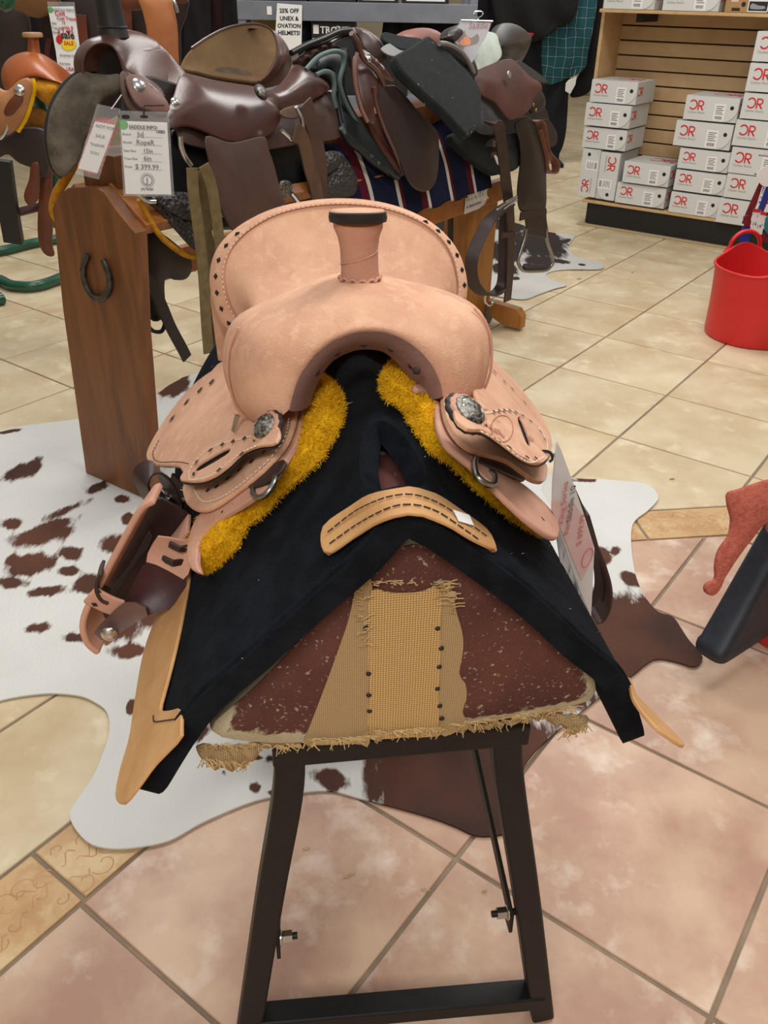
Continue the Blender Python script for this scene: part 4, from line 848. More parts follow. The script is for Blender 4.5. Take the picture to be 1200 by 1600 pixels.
# ------------------------------------------------------------------ slatwall display with boot boxes
GF = Frame((1.323, 5.92), math.radians(-35.5))
g4 = lambda p: (880+p[0]/3.75, p[1]/3.75)
MAPLE = M('maple_laminate', (206, 172, 126), (196, 160, 114), scale=5, rough=.5, stretch=(1, 8, 8), bump=.05, bscale=60)
MAPLE2 = M('slat_board', (196, 166, 124), (186, 154, 112), scale=5, rough=.55, bump=.04, bscale=80)
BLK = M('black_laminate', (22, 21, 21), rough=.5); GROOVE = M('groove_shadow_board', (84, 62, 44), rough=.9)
BOXM = M('grey_card', (206, 207, 204), (198, 199, 196), scale=6, rough=.6); BOXS = M('box_lid', (214, 215, 213), rough=.55); LOGO = M('logo_red', (206, 44, 48), rough=.6); GREYINK = M('grey_ink', (128, 128, 128), rough=.7); KRAFT = M('kraft_card', (176, 138, 92), (166, 128, 84), scale=10, rough=.8)
GR_, GA, GZ = GF.rx, GF.ay, np.array([0, 0, 1.0])
def gb(name, x0, x1, y0, y1, z0, z1, mat, parent, bevel=.003, **k): return box(name, GF.w(((x0+x1)/2, (y0+y1)/2, (z0+z1)/2)), abs(x1-x0)/2, abs(y1-y0)/2, (z1-z0)/2, mat, parent, GR_, GA, GZ, bevel=bevel, **k)
GL = 2.6
GON = thing('slatwall_display', 'maple slatwall display unit on a black plinth stacked with boot boxes', 'display unit', GF.w((-.2, GL/2, 0)))
gb('plinth', -.40, -.012, .0, GL, 0, .145, BLK, GON); gb('deck', -.42, .0, -.05, GL, .145, .163, MAPLE, GON)
gb('side_panel', -.42, -.10, -.125, -.103, .163, 1.9, MAPLE, GON); gb('end_panel', -.42, -.05, -.03, .0, .0, .145, BLK, GON)
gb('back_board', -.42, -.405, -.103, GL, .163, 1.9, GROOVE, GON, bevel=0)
z = .163
sl = None
while z < 1.9:
    s = gb('slat', -.403, -.385, -.103, GL, z+.004, min(z+.0835-.005, 1.9), MAPLE2, GON, bevel=.002); z += .0835
gb('shelf', -.40, .0, -.10, GL, 1.238, 1.256, MAPLE, GON); gb('bracket', -.38, -.10, .10, .13, 1.19, 1.236, BLK, GON); gb('bracket', -.38, -.10, 1.1, 1.13, 1.19, 1.236, BLK, GON)
gb('floor_trim', -.03, .02, -.06, GL, 0.0, .012, M('trim_tile', (176, 154, 120), rough=.6), GON)
def boot_mark(o, ex, ey, s, par, sub=True):
    """the reversed-C and R boot mark"""
    ex = ex/np.linalg.norm(ex); ey = ey/np.linalg.norm(ey); nn = np.cross(ex, ey); R_ = []
    c = o+ex*s*.42+ey*s*.5
    arc = [c+(ex*math.cos(t)*.42+ey*math.sin(t)*.46)*s for t in np.linspace(math.radians(145), math.radians(-145), 22)]
    parts = [ribbon_vf([p+nn*.0004 for p in arc], np.array([p-c for p in arc]), .15*s, .0004)]
    x0 = 1.02
    parts.append(ribbon_vf([o+ex*s*x0+nn*.0004, o+ex*s*x0+ey*s*.98+nn*.0004], ex, .15*s, .0004))
    bowl = [o+ex*s*(x0-.02)+ey*s*.92]+[o+ex*s*(x0+.3+.24*math.cos(t))+ey*s*(.68+.24*math.sin(t)) for t in np.linspace(math.pi/2, -math.pi/2, 10)]+[o+ex*s*(x0-.02)+ey*s*.44]
    wd_ = [ey]+[ex*math.cos(t)+ey*math.sin(t) for t in np.linspace(math.pi/2, -math.pi/2, 10)]+[-ey]
    parts.append(ribbon_vf([p+nn*.0005 for p in bowl], np.array(wd_), .14*s, .0004)); parts.append(ribbon_vf([o+ex*s*(x0+.22)+ey*s*.44+nn*.0004, o+ex*s*(x0+.56)+nn*.0004], ex, .16*s, .0004))
    mo('boot_mark', *join_parts(*parts), LOGO, par, smooth=False)
    if sub: text('lettering', 'Canteo Ranch', o-ey*s*.36-ex*s*.1, ex, ey, s*.34, GREYINK, par)
def boot_box(corners=None, yz=None, rot=0, label='', front=0.0, depth=.30, lid=True, group='boot boxes'):
    if corners is not None:
        q = [GF.atx(*g4(p), front) for p in corners]; y0 = (q[0][1]+q[3][1])/2; y1 = (q[1][1]+q[2][1])/2; z1 = (q[0][2]+q[1][2])/2; z0 = (q[2][2]+q[3][2])/2
    else: y0, y1, z0, z1 = yz
    y0 = max(y0, -.1) if z1 < 1.2 else y0
    w, h = y1-y0, z1-z0
    T = thing('boot_box', label, 'box', GF.w((front-depth/2, (y0+y1)/2, z0)), group)
    gb('carton', front-depth, front-.002, y0, y1, z0+.0005, z1-.0005, BOXM, T, bevel=.002)
    # the closing flap with one rounded corner, then print
    fm = plane_map(GF.w((front-.001, y0, z0)), GA, GZ)
    ax_, ay_, W, Hh = (GA, GZ, w, h) if rot == 0 else ((-GZ, GA, h, w) if rot == -1 else (GZ, -GA, h, w))
    o = {0: GF.w((front, y0, z0)), -1: GF.w((front, y0, z1)), 1: GF.w((front, y1, z0))}[rot]
    pm = plane_map(o, ax_, ay_); r = Hh*.62
    out = [(0.001, .001), (W-r, .001)]+[(W-r+r*math.sin(t), r-r*math.cos(t)+.001) for t in np.linspace(.2, 1.5, 6)]+[(W-.001, Hh-.002), (.001, Hh-.002)]
    V, Fc, _ = panel_vf(out, pm, .0022, 0, .05, closed_spline=False); fl = mo('flap', V, Fc, BOXS, T, smooth=False)
    n_ = pm.n; P = lambda u, v, k=.0025: o+ax_*u*W+ay_*v*Hh+n_*k
    boot_mark(P(.085, .42), ax_, ay_, Hh*.40, T)
    lx, lw = .565, .205
    st_ = mo('sticker', [P(lx, .06), P(lx+lw, .06), P(lx+lw, .74), P(lx, .74)], [[0, 1, 2, 3]], WHITE, T, smooth=False)
    parts = []
    for k in range(5): parts.append(([P(lx+.03, .62-k*.075, .0029), P(lx+lw-.03-.03*(k % 2), .62-k*.075, .0029), P(lx+lw-.03-.03*(k % 2), .645-k*.075, .0029), P(lx+.03, .645-k*.075, .0029)], [[0, 1, 2, 3]]))
    for k in range(9): parts.append(([P(lx+.035+k*.015, .11, .0029), P(lx+.043+k*.015, .11, .0029), P(lx+.043+k*.015, .24, .0029), P(lx+.035+k*.015, .24, .0029)], [[0, 1, 2, 3]]))
    mo('print', *join_parts(*parts), INK, st_, smooth=False, kind='stuff')
    disc('finger_hole', P(.885, .60, .0022), n_, .0115, .0004, INK, T, n=14)
    # marks on the end and the lid
    if rot == 0:
        e = GF.w((front-.03, y1+.0006, z0+h*.42)); boot_mark(GF.w((front-.09, y1+.0008, z0+h*.42))+GR_*.0, GR_*-1.0, GZ, h*.32, T, sub=False) if False else None
        boot_mark(GF.w((front-.02, y1+.0004, z0+h*.38)), -GR_, GZ, h*.38, T, sub=False)
        boot_mark(GF.w((front-.13, y0+w*.35, z1-.0004)), GA, -GR_, h*.8, T, sub=False)
    return y0, y1, z0, z1

boot_box([(175, 455), (448, 492), (412, 622), (152, 590)], label='grey boot box with red mark on top of the stack by the end panel', front=.0)
boot_box([(125, 595), (408, 628), (375, 762), (112, 725)], label='grey boot box with red mark in the middle of the stack by the end panel', front=.012)
boot_box([(115, 735), (385, 768), (350, 893), (100, 855)], label='grey boot box with red mark resting on the two upright boxes', front=.0)
boot_box([(118, 865), (214, 880), (190, 1163), (82, 1140)], rot=1, label='grey boot box with red mark standing upright beside the end panel', front=.0)
boot_box([(217, 880), (335, 905), (300, 1180), (195, 1163)], rot=-1, label='grey boot box with red mark standing upright with its mark upside down', front=-.01)
boot_box([(375, 935), (640, 985), (600, 1105), (333, 1058)], label='grey boot box with red mark topping the short stack of two', front=.01)
boot_box([(320, 1062), (610, 1110), (580, 1230), (302, 1180)], label='grey boot box with red mark at the bottom of the short stack of two', front=-.005)
bs = [[(735, 545), (1040, 590), (1005, 730), (695, 690)], [(668, 695), (1000, 740), (970, 890), (642, 845)], [(690, 862), (985, 900), (955, 1020), (665, 980)], [(668, 990), (965, 1030), (930, 1150), (640, 1110)], [(640, 1115), (925, 1165), (890, 1285), (612, 1235)]]
ords = ['top', 'second from the top', 'middle', 'second from the bottom', 'bottom']
for q, w_ in zip(bs, ords): boot_box(q, label='grey boot box with red mark, %s of the stack of five' % w_, front=.0)
xs = [(1145, 180, 1100, 358), (1098, 365, 1065, 533), (1065, 540, 1030, 692), (1018, 697, 985, 850), (990, 857, 965, 1010), (965, 1012, 935, 1152), (920, 1157, 890, 1298)]
zb = .163; hts = []
for k, (x0, y0_, x1, y1_) in enumerate(xs):
    a = GF.atx(*g4((x0, y0_)), .02); b_ = GF.atx(*g4((x1, y1_)), .02); hts.append((a[1], b_[1], a[2], b_[2]))
names7 = ['top', 'second from the top', 'third from the top', 'middle', 'third from the bottom', 'second from the bottom', 'bottom']
for (ya, yb, z1, z0), w_ in zip(hts, names7): boot_box(yz=((ya+yb)/2, (ya+yb)/2+.325, z0, z1-.001), label='grey boot box with red mark, %s of the tall stack of seven' % w_, front=.02)
for k, (x0, x1, yb, lab) in enumerate(((235, 530, 50, 'over the end panel'), (578, 905, 72, 'beside the brown carton'))):
    a = GF.atx(*g4((x0, yb-8)), .0); b_ = GF.atx(*g4((x1, yb+8)), .0); boot_box(yz=(a[1], b_[1], 1.257, 1.385), label='grey boot box with red mark on the upper shelf '+lab, front=.0, group='boxes on the upper shelf')
a = GF.atx(*g4((938, 88)), 0); b_ = GF.atx(*g4((1185, 95)), 0)
KB = thing('shoe_carton', 'brown kraft carton on the upper shelf of the slatwall', 'box', GF.w((-.15, (a[1]+b_[1])/2, 1.257)))
gb('carton', -.30, 0, a[1], b_[1], 1.257, 1.39, KRAFT, KB, bevel=.002)
fmk = plane_map(GF.w((.001, a[1], 1.257)), GA, GZ)
def rect(fm, u0, v0, u1, v1, mat, par, nm='print', h=.0006): return mo(nm, [fm(u0, v0, h), fm(u1, v0, h), fm(u1, v1, h), fm(u0, v1, h)], [[0, 1, 2, 3]], mat, par, smooth=False)
st_ = rect(fmk, .125, .005, .235, .085, WHITE, KB, 'sticker'); rect(fmk, .13, .01, .23, .055, INK, st_, 'print', .001); V, Fc, _ = panel_vf([(.14, .02), (.19, .018), (.222, .022), (.215, .034), (.18, .036), (.15, .046), (.138, .04)], fmk, .0014, 0, .02); mo('printed_shoe', V, Fc, M('shoe_grey', (150, 150, 155), rough=.6), st_); rect(fmk, .135, .062, .175, .078, INK, st_, 'print', .001)
rect(fmk, .03, .05, .07, .085, M('pink_sticker', (222, 190, 176), rough=.7), KB, 'sticker'); disc('punched_mark', fmk(.10, .04, .0003), fmk.n, .012, .0004, INK, KB, n=12); rect(fmk, .04, .008, .085, .022, INK, KB, 'print')

# ------------------------------------------------------------------ red tub
REDP = M('red_plastic', (214, 38, 40), (206, 34, 37), scale=4, rough=.42, spec=.5, bump=.03, bscale=60)
ct = np.array([1.675, 3.80, 0]); TB = thing('flexible_tub', 'red flexible plastic tub with loop handles beside the boot boxes', 'tub', ct)
def tub_secs(r_in, dz):
    S = []
    for t, r in ((0, .185), (.004, .198), (.02, .203), (.15, .205), (.26, .212)): S.append([ct+np.array([math.cos(a)*(r-r_in), math.sin(a)*(r-r_in), t+dz*(1 if t < .01 else 0)]) for a in np.linspace(0, 2*math.pi, 65)[:-1]])
    hz_ = lambda a: .315+.050*sum(math.exp(-((((a-c+math.pi) % (2*math.pi))-math.pi)/.42)**2) for c in HA)
    S.append([ct+np.array([math.cos(a)*(.217-r_in), math.sin(a)*(.217-r_in), hz_(a)]) for a in np.linspace(0, 2*math.pi, 65)[:-1]]); return S
HA = [math.radians(98), math.radians(278)]
so = tub_secs(0, 0); si = tub_secs(.006, .006)
loft('wall', so+si[::-1], REDP, TB)
tube('rim', [p+np.array([0, 0, .0]) for p in so[-1]], .0065, REDP, TB, n=8, closed=True)
for ha in HA:
    cc = ct+np.array([math.cos(ha), math.sin(ha), 0])*.217; tt = np.array([-math.sin(ha), math.cos(ha), 0])
    pts = [cc+tt*.072*math.cos(t)+np.array([0, 0, .352+.068*math.sin(t)]) for t in np.linspace(0, math.pi, 22)]
    tube('handle', [pts[0]-np.array([0, 0, .03])+tt*.02]+pts+[pts[-1]-np.array([0, 0, .03])-tt*.02], [.012]+[.0115]*22+[.012], REDP, TB, n=10, flat=.8)

# ------------------------------------------------------------------ lead ropes and collars hanging beside the tub
def hang(px, Y=4.15): return on_plane(px[0], px[1], (0, Y, 0), (0, 1, 0))
VX, VZ = np.array([1.0, 0, 0]), np.array([0, 0, 1.0]); cp = lambda Y: plane_map((0, Y, 0), VX, VZ)
NYR = M('red_nylon', (128, 22, 38), (110, 18, 32), scale=90, rough=.7, bump=.3, bscale=300); NYB = M('blue_nylon', (24, 52, 150), rough=.7, bump=.3, bscale=300); TEAL = M('teal_fabric', (30, 130, 140), rough=.7)
PEG = thing('display_pole', 'slim chrome display pole holding red and blue dog collars', 'pole', hang((1236, 470), 4.2)*np.array([1, 1, 0]))
pb = hang((1236, 300), 4.2); box('base', np.array([pb[0], pb[1], .01]), .07, .07, .01, BLK, PEG); tube('post', [np.array([pb[0], pb[1], .02]), np.array([pb[0], pb[1], 1.3])], .014, STEEL, PEG, n=12)
for zz in (.62, .70): tube('peg', [np.array([pb[0], pb[1], zz]), np.array([pb[0]-.20, pb[1]-.03, zz+.02])], .004, STEEL, PEG, n=6)
RC = thing('dog_collar', 'red nylon collar hanging with a blue tab above the red tub', 'collar', hang((1165, 380)))
ribbon('strap', cat_spline([hang(p) for p in ((1192, 285), (1183, 305), (1172, 330), (1164, 350))], 4), VX, .032, .006, NYR, RC); ribbon('strap', cat_spline([hang(p, 4.16) for p in ((1200, 300), (1190, 325), (1180, 350))], 4), VX, .03, .006, NYR, RC)
px_panel('buckle', [(1161, 338), (1170, 336), (1173, 350), (1163, 354)], cp(4.14), .01, NYR, RC); px_panel('tab', [(1160, 354), (1172, 352), (1168, 385), (1161, 384), (1155, 377)], cp(4.14), .004, NYB, RC)
ribbon('cord', cat_spline([hang(p, 4.13) for p in ((1192, 292), (1188, 305), (1184, 318))], 3), VX, .006, .003, WHITE, RC)
BC = thing('dog_collar', 'blue nylon collar beside the red one with printed price tags', 'collar', hang((1190, 340)))
ribbon('strap', cat_spline([hang(p, 4.12) for p in ((1203, 285), (1196, 305), (1188, 328), (1180, 345))], 4), VX, .022, .006, NYB, BC)
for k, (p, s) in enumerate((([(1177, 326), (1189, 327), (1184, 362), (1172, 358)], 'b'), ([(1189, 330), (1198, 332), (1190, 367), (1179, 362)], 'c'))):
    tg = px_panel('price_tag', p, cp(4.10-.012*k), .0015, WHITE, BC, closed_spline=False, bevel=0); o = hang((p[3][0]+2.5, p[3][1]-6), 4.098-.012*k); text('print', '14"' if k else '16"', o, VX, VZ, .022, INK, tg); 
    px_panel('tag_header', [p[0], p[1], (p[1][0]-1, p[1][1]+5), (p[0][0]-1, p[0][1]+5)], cp(4.096-.012*k), .001, REDINK, tg, closed_spline=False, bevel=0)
    text('print', '7', hang((p[0][0]+5, p[0][1]+14), 4.097-.012*k), VX, VZ, .014, INK, tg)
px_panel('paper_tag', [(1184, 268), (1200, 258), (1212, 262), (1210, 285), (1196, 292), (1186, 285), (1182, 276)], cp(4.09), .0015, WHITE, BC)
TC = thing('dog_collar', 'teal and maroon collar hanging low behind the red tub', 'collar', hang((1197, 375)))
px_panel('strap', [(1196, 340), (1210, 335), (1212, 372), (1202, 368), (1194, 358)], cp(4.17), .006, TEAL, TC); px_panel('strap', [(1181, 378), (1190, 364), (1204, 368), (1208, 378), (1190, 378)], cp(4.19), .006, NYR, TC)

# ------------------------------------------------------------------ dark plastic mounting block with a towel, and the red tub below it
NAVY = M('navy_plastic', (26, 31, 42), (32, 38, 50), scale=60, rough=.5, bump=.15, bscale=300)
fz = lambda px, py, z: floor_pt(px, py, z)
A0, B0 = fz(1085, 1004, .10), fz(1130, 1032, .10); ed = B0-A0; pr = np.array([-ed[1], ed[0], 0]); pr /= np.linalg.norm(pr)
pr = pr if pr[0] > 0 else -pr
MB_ = thing('mounting_block', 'dark navy plastic mounting block with flared sides under a salmon towel', 'mounting block', (A0+B0)/2*np.array([1, 1, 0])+pr*.2)
e1 = fz(1200, 987, .10)-B0; e1 /= np.linalg.norm(e1)
Cc = [A0, B0, B0+e1*.42, A0+e1*.42]; ctr_ = sum(Cc)/4
def rnd_loop(P, s, z, n=5):
    c = sum(P)/len(P); Q = [c+(p-c)*s for p in P]; out = []
    for i, p in enumerate(Q):
        a, b = Q[i-1], Q[(i+1) % len(Q)]; r = min(.025, np.linalg.norm(a-p)*.4); pa = p+(a-p)/np.linalg.norm(a-p)*r; pb_ = p+(b-p)/np.linalg.norm(b-p)*r
        for t in np.linspace(0, 1, n): q = (1-t)**2*pa+2*t*(1-t)*p+t*t*pb_; out.append(np.array([q[0], q[1], z]))
    return out
dirx = np.array([e1[0], e1[1], 0]); sh = lambda L, k: [p+dirx*k for p in L]
secs = [sh(rnd_loop(Cc, s, z), k) for z, s, k in ((.085, 1.02, 0), (.10, 1.04, 0), (.112, 1.03, 0), (.118, .99, 0), (.30, .93, .085), (.50, .86, .175), (.515, .84, .18), (.52, .5, .18))]
loft('body', secs, NAVY, MB_)
TERRY = M('salmon_terry', (190, 102, 84), (170, 84, 70), scale=110, rough=1, bump=1.0, bscale=220)
tp = fz(1150, 800, .46); TW = thing('towel', 'salmon terry towel draped over the navy mounting block', 'towel', tp*np.array([1, 1, 0])+np.array([0, 0, .35]))
fmt = plane_map(tp, VX*.95+np.array([0, .3, 0]), VZ*.9+np.array([0, .35, 0]))
px_panel('drape', [(1134, 790), (1133, 770), (1150, 764), (1200, 748), (1260, 740), (1260, 850), (1200, 834), (1194, 815), (1172, 840), (1152, 866), (1136, 890), (1127, 905), (1122, 918), (1110, 930), (1097, 922), (1101, 909), (1114, 904), (1114, 882), (1120, 858), (1135, 836), (1139, 812)], fmt, .010, TERRY, TW, bulge=.012, res=.01, bevel=.003)
R2 = thing('flexible_tub', 'red plastic tub on the floor behind the navy mounting block', 'tub', fz(1235, 985, 0))
c2 = fz(1235, 985, 0); prf = ((0, .10), (.006, .112), (.05, .116), (.10, .12), (.14, .124))
so = [[c2+np.array([math.cos(a)*r, math.sin(a)*r, z]) for a in np.linspace(0, 2*math.pi, 41)[:-1]] for z, r in prf]; si = [[c2+np.array([math.cos(a)*(r-.005), math.sin(a)*(r-.005), max(z, .006)]) for a in np.linspace(0, 2*math.pi, 41)[:-1]] for z, r in prf]
loft('wall', so+si[::-1], REDP, R2); tube('rim', so[-1], .005, REDP, R2, n=6, closed=True)
# scraps on the floor
for k, (x, y, w, a) in enumerate(((545, 1368, .022, .4), (665, 1391, .016, -.2), (478, 1326, .012, .1), (757, 1393, .008, 0), (905, 436, .025, .3), (988, 426, .015, .8), (1050, 749, .015, 0))):
    p = floor_pt(x, y, .002); d = np.array([math.cos(a), math.sin(a), 0]); mo('straw_scrap', *tube_vf([p-d*w/2, p+np.array([0, 0, .002]), p+d*w/2+np.array([0, .002, 0])], .0014, 4), STRAND if k < 4 else INK, None, label=['bent straw scrap on the rose tile between the stand legs', 'pale straw sliver lying across the grout line', 'tiny pale chip on the rose tile by the stand', 'small dark speck of grit inside the stand legs', 'dark scrap near the black and white hide', 'small dark twig on the cream tiles by the tub', 'thin dark fibre on the cream tile by the large hide'][k], cat='scrap')

# ------------------------------------------------------------------ the saddle bench and the saddles on it
BF = Frame((-.81, 2.294), math.radians(56)); BX, BY, BZ = BF.rx, BF.ay, np.array([0, 0, 1.0])
def pl(x0, z0, a=0.0, yaw=0.0):
    """plane along the bench, leaning out by a, turned by yaw about the vertical"""
    ex = BY*math.cos(yaw)+BX*math.sin(yaw); rx_ = BX*math.cos(yaw)-BY*math.sin(yaw); return plane_map(BF.w((x0, 0, z0)), ex, BZ*math.cos(a)-rx_*math.sin(a))
def plp(x0, y0, z0, a=0.0, yaw=0.0):
    f = pl(x0, z0, a, yaw); p = BF.w((x0, y0, z0)); g = plane_map(p, f.ex, f.ey); return g
def bp(px, x): return BF.w(BF.atx(px[0], px[1], x))
def PN(name, pxs, plane, th, mat, parent, bulge=0, res=.014, **k): return px_panel(name, pxs, plane, th, mat, parent, bulge=bulge, res=res, **k)
zA = crop(0, 0, 3.0); zB = crop(300, 0, 3.0); zC = crop(600, 0, 3.529); zD = crop(680, 250, 4.286); zE = crop(180, 150, 4.0); zE2 = crop(440, 40, 5.0); zF = crop(0, 80, 4.0)
PINE = M('stained_pine', (130, 80, 42), (114, 68, 34), scale=5, rough=.5, stretch=(6, 6, .8), bump=.06, bscale=40, c3=(102, 62, 32), scale3=2.5)
PINE2 = M('amber_pine', (176, 110, 46), (158, 94, 38), scale=6, rough=.45, stretch=(1, 6, 6), bump=.06, bscale=40)
BENCH = thing('saddle_bench', 'long stained pine saddle bench with a horseshoe on its end board', 'bench', BF.w((0, 1.0, 0)))
fb = plane_map(BF.w((0, 0, 0)), BX, BZ)   # end board plane
bd = [(143, 741), (246, 789), (240, 670), (228, 520), (221, 362), (215, 355), (190, 325), (172, 298), (163, 292), (115, 292), (100, 305), (91, 325), (94, 345), (107, 480), (125, 610)]
uv = [fb.inv(on_plane(x, y, fb.p, fb.n)) for x, y in bd]; uv = [(u, max(v, .009)) if v < .05 else (u, v) for u, v in uv]
V, Fc, _ = panel_vf(uv, lambda u, v, h: fb(u, v, -.02+h), .04, 0, .05, closed_spline=False); mo('end_board', V, Fc, PINE, BENCH, smooth=False, bevel=.003)
lo = lambda p, y=-.025: BF.w(BF.aty(p[0], p[1], y))
hs = cat_spline([lo(p) for p in ((139, 398), (133, 412), (132, 430), (138, 450), (150, 464), (163, 464), (172, 452), (173, 436), (168, 418), (162, 405))], 5)
HSM = M('iron', (92, 92, 90), (64, 62, 60), scale=60, rough=.4, metal=.8, bump=.2, bscale=200)
ribbon('horseshoe', [p-BY*.004 for p in hs], np.array([p-sum(hs)/len(hs) for p in hs]), .017, .010, HSM, BENCH, bevel=.002)
def bb(name, x0, x1, y0, y1, z0, z1, mat, par, **k): return box(name, BF.w(((x0+x1)/2, (y0+y1)/2, (z0+z1)/2)), abs(x1-x0)/2, abs(y1-y0)/2, (z1-z0)/2, mat, par, BX, BY, BZ, **k)
bb('ridge_board', -.0, .13, .03, 2.02, .86, .975, PINE, BENCH); bar('top_plank', BF.w((.16, .02, .855)), BF.w((.14, 2.0, .80)), .15, .035, PINE2, BENCH, up=BX*.55+BZ*.8)
bar('top_plank', BF.w((-.08, .02, .84)), BF.w((-.10, 2.0, .80)), .14, .035, PINE2, BENCH, up=-BX*.55+BZ*.8)
r0_, r1_ = bp((640, 345), .165), bp((792, 292), .165); bar('side_rail', np.array([*bp((430, 395), .165)[:2], bp((640, 345), .165)[2]]), r1_, .035, .085, PINE2, BENCH)
bar('side_rail', BF.w((-.15, .05, .58)), BF.w((-.15, 2.05, .58)), .035, .085, PINE2, BENCH)
PO = M('post_pine', (178, 122, 58), (162, 106, 48), scale=5, rough=.5, stretch=(6, 6, 1), bump=.05, bscale=40)
bb('end_post', -.06, .10, 1.98, 2.02, .012, .84, PO, BENCH)
pt = [BF.atx(x, y, .13) for x, y in ((738, 320), (775, 318), (770, 480), (745, 480))]; bb('leg_post', .115, .15, pt[0][1], pt[1][1]-.02, .012, .60, PO, BENCH)
ft = cat_spline([(0, 0), (0, 0)], 1)
fo = [(-.33, .012), (-.25, .012), (-.20, .035), (.20, .035), (.25, .012), (.345, .012), (.345, .07), (.32, .10), (.12, .115), (-.12, .115), (-.32, .10), (-.33, .07)]
ffm = plane_map(BF.w((.0, 2.08, 0)), BX, BZ); V, Fc, _ = panel_vf(fo, ffm, .05, 0, .05, closed_spline=False); mo('foot', V, Fc, PO, BENCH, smooth=False, bevel=.004)
tube('black_post', [bp((704, 335), .10), np.array([*bp((711, 385), .10)[:2], .012])], .012, BLK, BENCH, n=4)
# paper notice taped to the rail
NT = thing('paper_notice', 'small curling paper notice taped to the bench rail', 'notice', bp((740, 335), .19))
fmn = pl(.186, .6, .0); npx = [(727, 310), (760, 297), (761, 310), (757, 319), (748, 326), (725, 335)]
PN('paper', npx, fmn, .001, WHITE, NT, closed_spline=False, bevel=0); PN('tape', [(738, 297), (748, 292), (750, 301), (739, 305)], pl(.1855, .6), .0008, M('tape', (188, 160, 120), rough=.3), NT, closed_spline=False, bevel=0)
def onp(px, fm, k=.0015): return on_plane(px[0], px[1], fm.p, fm.n)+fm.n*k
ext = onp((756, 303), fmn)-onp((729, 313), fmn); text('lettering', 'Please do not sit', onp((728.5, 315), fmn), ext, BZ, np.linalg.norm(ext)/7.2, INK, NT, bold=.0006, shear=.3); text('lettering', 'on display animals', onp((728, 326), fmn), onp((754, 316), fmn)-onp((728, 326), fmn), BZ, np.linalg.norm(ext)/8.6, INK, NT, shear=.3)

def stripes_mat():
    mt = bpy.data.materials.new('striped_blanket'); mt.use_nodes = True; nt = mt.node_tree; N = nt.nodes; L = nt.links; b = N['Principled BSDF']; b.inputs['Roughness'].default_value = 1.0; b.inputs['Specular IOR Level'].default_value = .1
    at = N.new('ShaderNodeAttribute'); at.attribute_name = 'cloth'; sp_ = N.new('ShaderNodeSeparateXYZ'); L.new(at.outputs['Vector'], sp_.inputs[0])
    m1 = N.new('ShaderNodeMath'); m1.operation = 'FRACT'; L.new(sp_.outputs[0], m1.inputs[0]); r = N.new('ShaderNodeValToRGB'); r.color_ramp.interpolation = 'CONSTANT'; L.new(m1.outputs[0], r.inputs[0])
    st = [(0, (26, 30, 52)), (.30, (196, 192, 182)), (.36, (84, 26, 38)), (.42, (26, 30, 52)), (.72, (84, 26, 38)), (.84, (196, 192, 182)), (.90, (26, 30, 52))]
    el = r.color_ramp.elements; el[0].position = 0; el[0].color = lin(st[0][1]); el[1].position = st[1][0]; el[1].color = lin(st[1][1])
    for p, c in st[2:]: e = el.new(p); e.color = lin(c)
    L.new(r.outputs[0], b.inputs['Base Color']); bpn = N.new('ShaderNodeBump'); nz_ = N.new('ShaderNodeTexNoise'); nz_.inputs['Scale'].default_value = 300; bpn.inputs['Strength'].default_value = .5; bpn.inputs['Distance'].default_value = .004; L.new(nz_.outputs[0], bpn.inputs['Height']); L.new(bpn.outputs[0], b.inputs['Normal']); return mt
secs = []; att = []
prof_b = [(-.25, .66), (-.20, .80), (-.10, .90), (.04, .925), (.16, .90), (.22, .80), (.25, .70), (.262, .655)]
ys = np.linspace(.80, 1.80, 40); pb_ = cat_spline([np.array(p) for p in prof_b], 5)
for y in ys:
    secs.append([BF.w((p[0], y-.30*(.9-p[1])*0, p[1]+.006*math.sin(y*40))) for p in pb_]); att += [(y/.34+(p[1]-.9)*.15, 0, 0) for p in pb_]
V, Fc = loft_vf(secs, closed_u=False, cap=False); o = mo('striped_blanket', V, Fc, stripes_mat(), None, label='navy, maroon and white striped blanket spread under the saddles on the bench', cat='blanket')
attr_vec(o, 'cloth', att); sm = o.modifiers.new('thickness', 'SOLIDIFY'); sm.thickness = .012
# fringe
FRG = M('wool_fringe', (206, 200, 186), rough=1)
parts = []
rg = random.Random(3)
for k in range(16):
    y = 1.60+k*.010; p = BF.w((.266, y, .66)); parts.append(tube_vf([p, p+BZ*-.02+BY*rg.uniform(-.006, .006), p-BZ*.035+BX*.01], .0016, 3))
mo('fringe', *join_parts(*parts), FRG, o, kind='stuff')

# --- leather colours
CHES = M('chestnut_leather', (82, 50, 43), (64, 38, 34), scale=6, rough=.32, bump=.08, bscale=120, coat=.25, c3=(98, 60, 52), scale3=3)
CHES_R = M('dull_brown_leather', (80, 54, 45), (66, 44, 37), scale=8, rough=.6, bump=.12, bscale=160)
DK = M('deep_brown_leather', (42, 26, 23), (33, 20, 18), scale=8, rough=.5, coat=.04, bump=.08, bscale=140)
SSEAT = M('worn_suede_seat', (112, 90, 64), (94, 74, 52), scale=7, rough=.95, bump=.3, bscale=300, c3=(60, 48, 40), scale3=4, thr3=(.60, .75), spec=.1)
GREYF = M('grey_fleece', (98, 90, 78), (74, 67, 58), scale=14, rough=1, bump=.7, bscale=120, c3=(122, 114, 100), scale3=5)
BLKL = M('black_leather', (17, 18, 19), (23, 24, 25), scale=10, rough=.4, bump=.06, bscale=160)
GRNL = M('dark_green_leather', (17, 26, 28), (22, 32, 33), scale=10, rough=.45, bump=.06, bscale=160)
OLIVE = M('olive_webbing', (118, 102, 68), (104, 88, 56), scale=50, rough=.9, bump=.4, bscale=300)
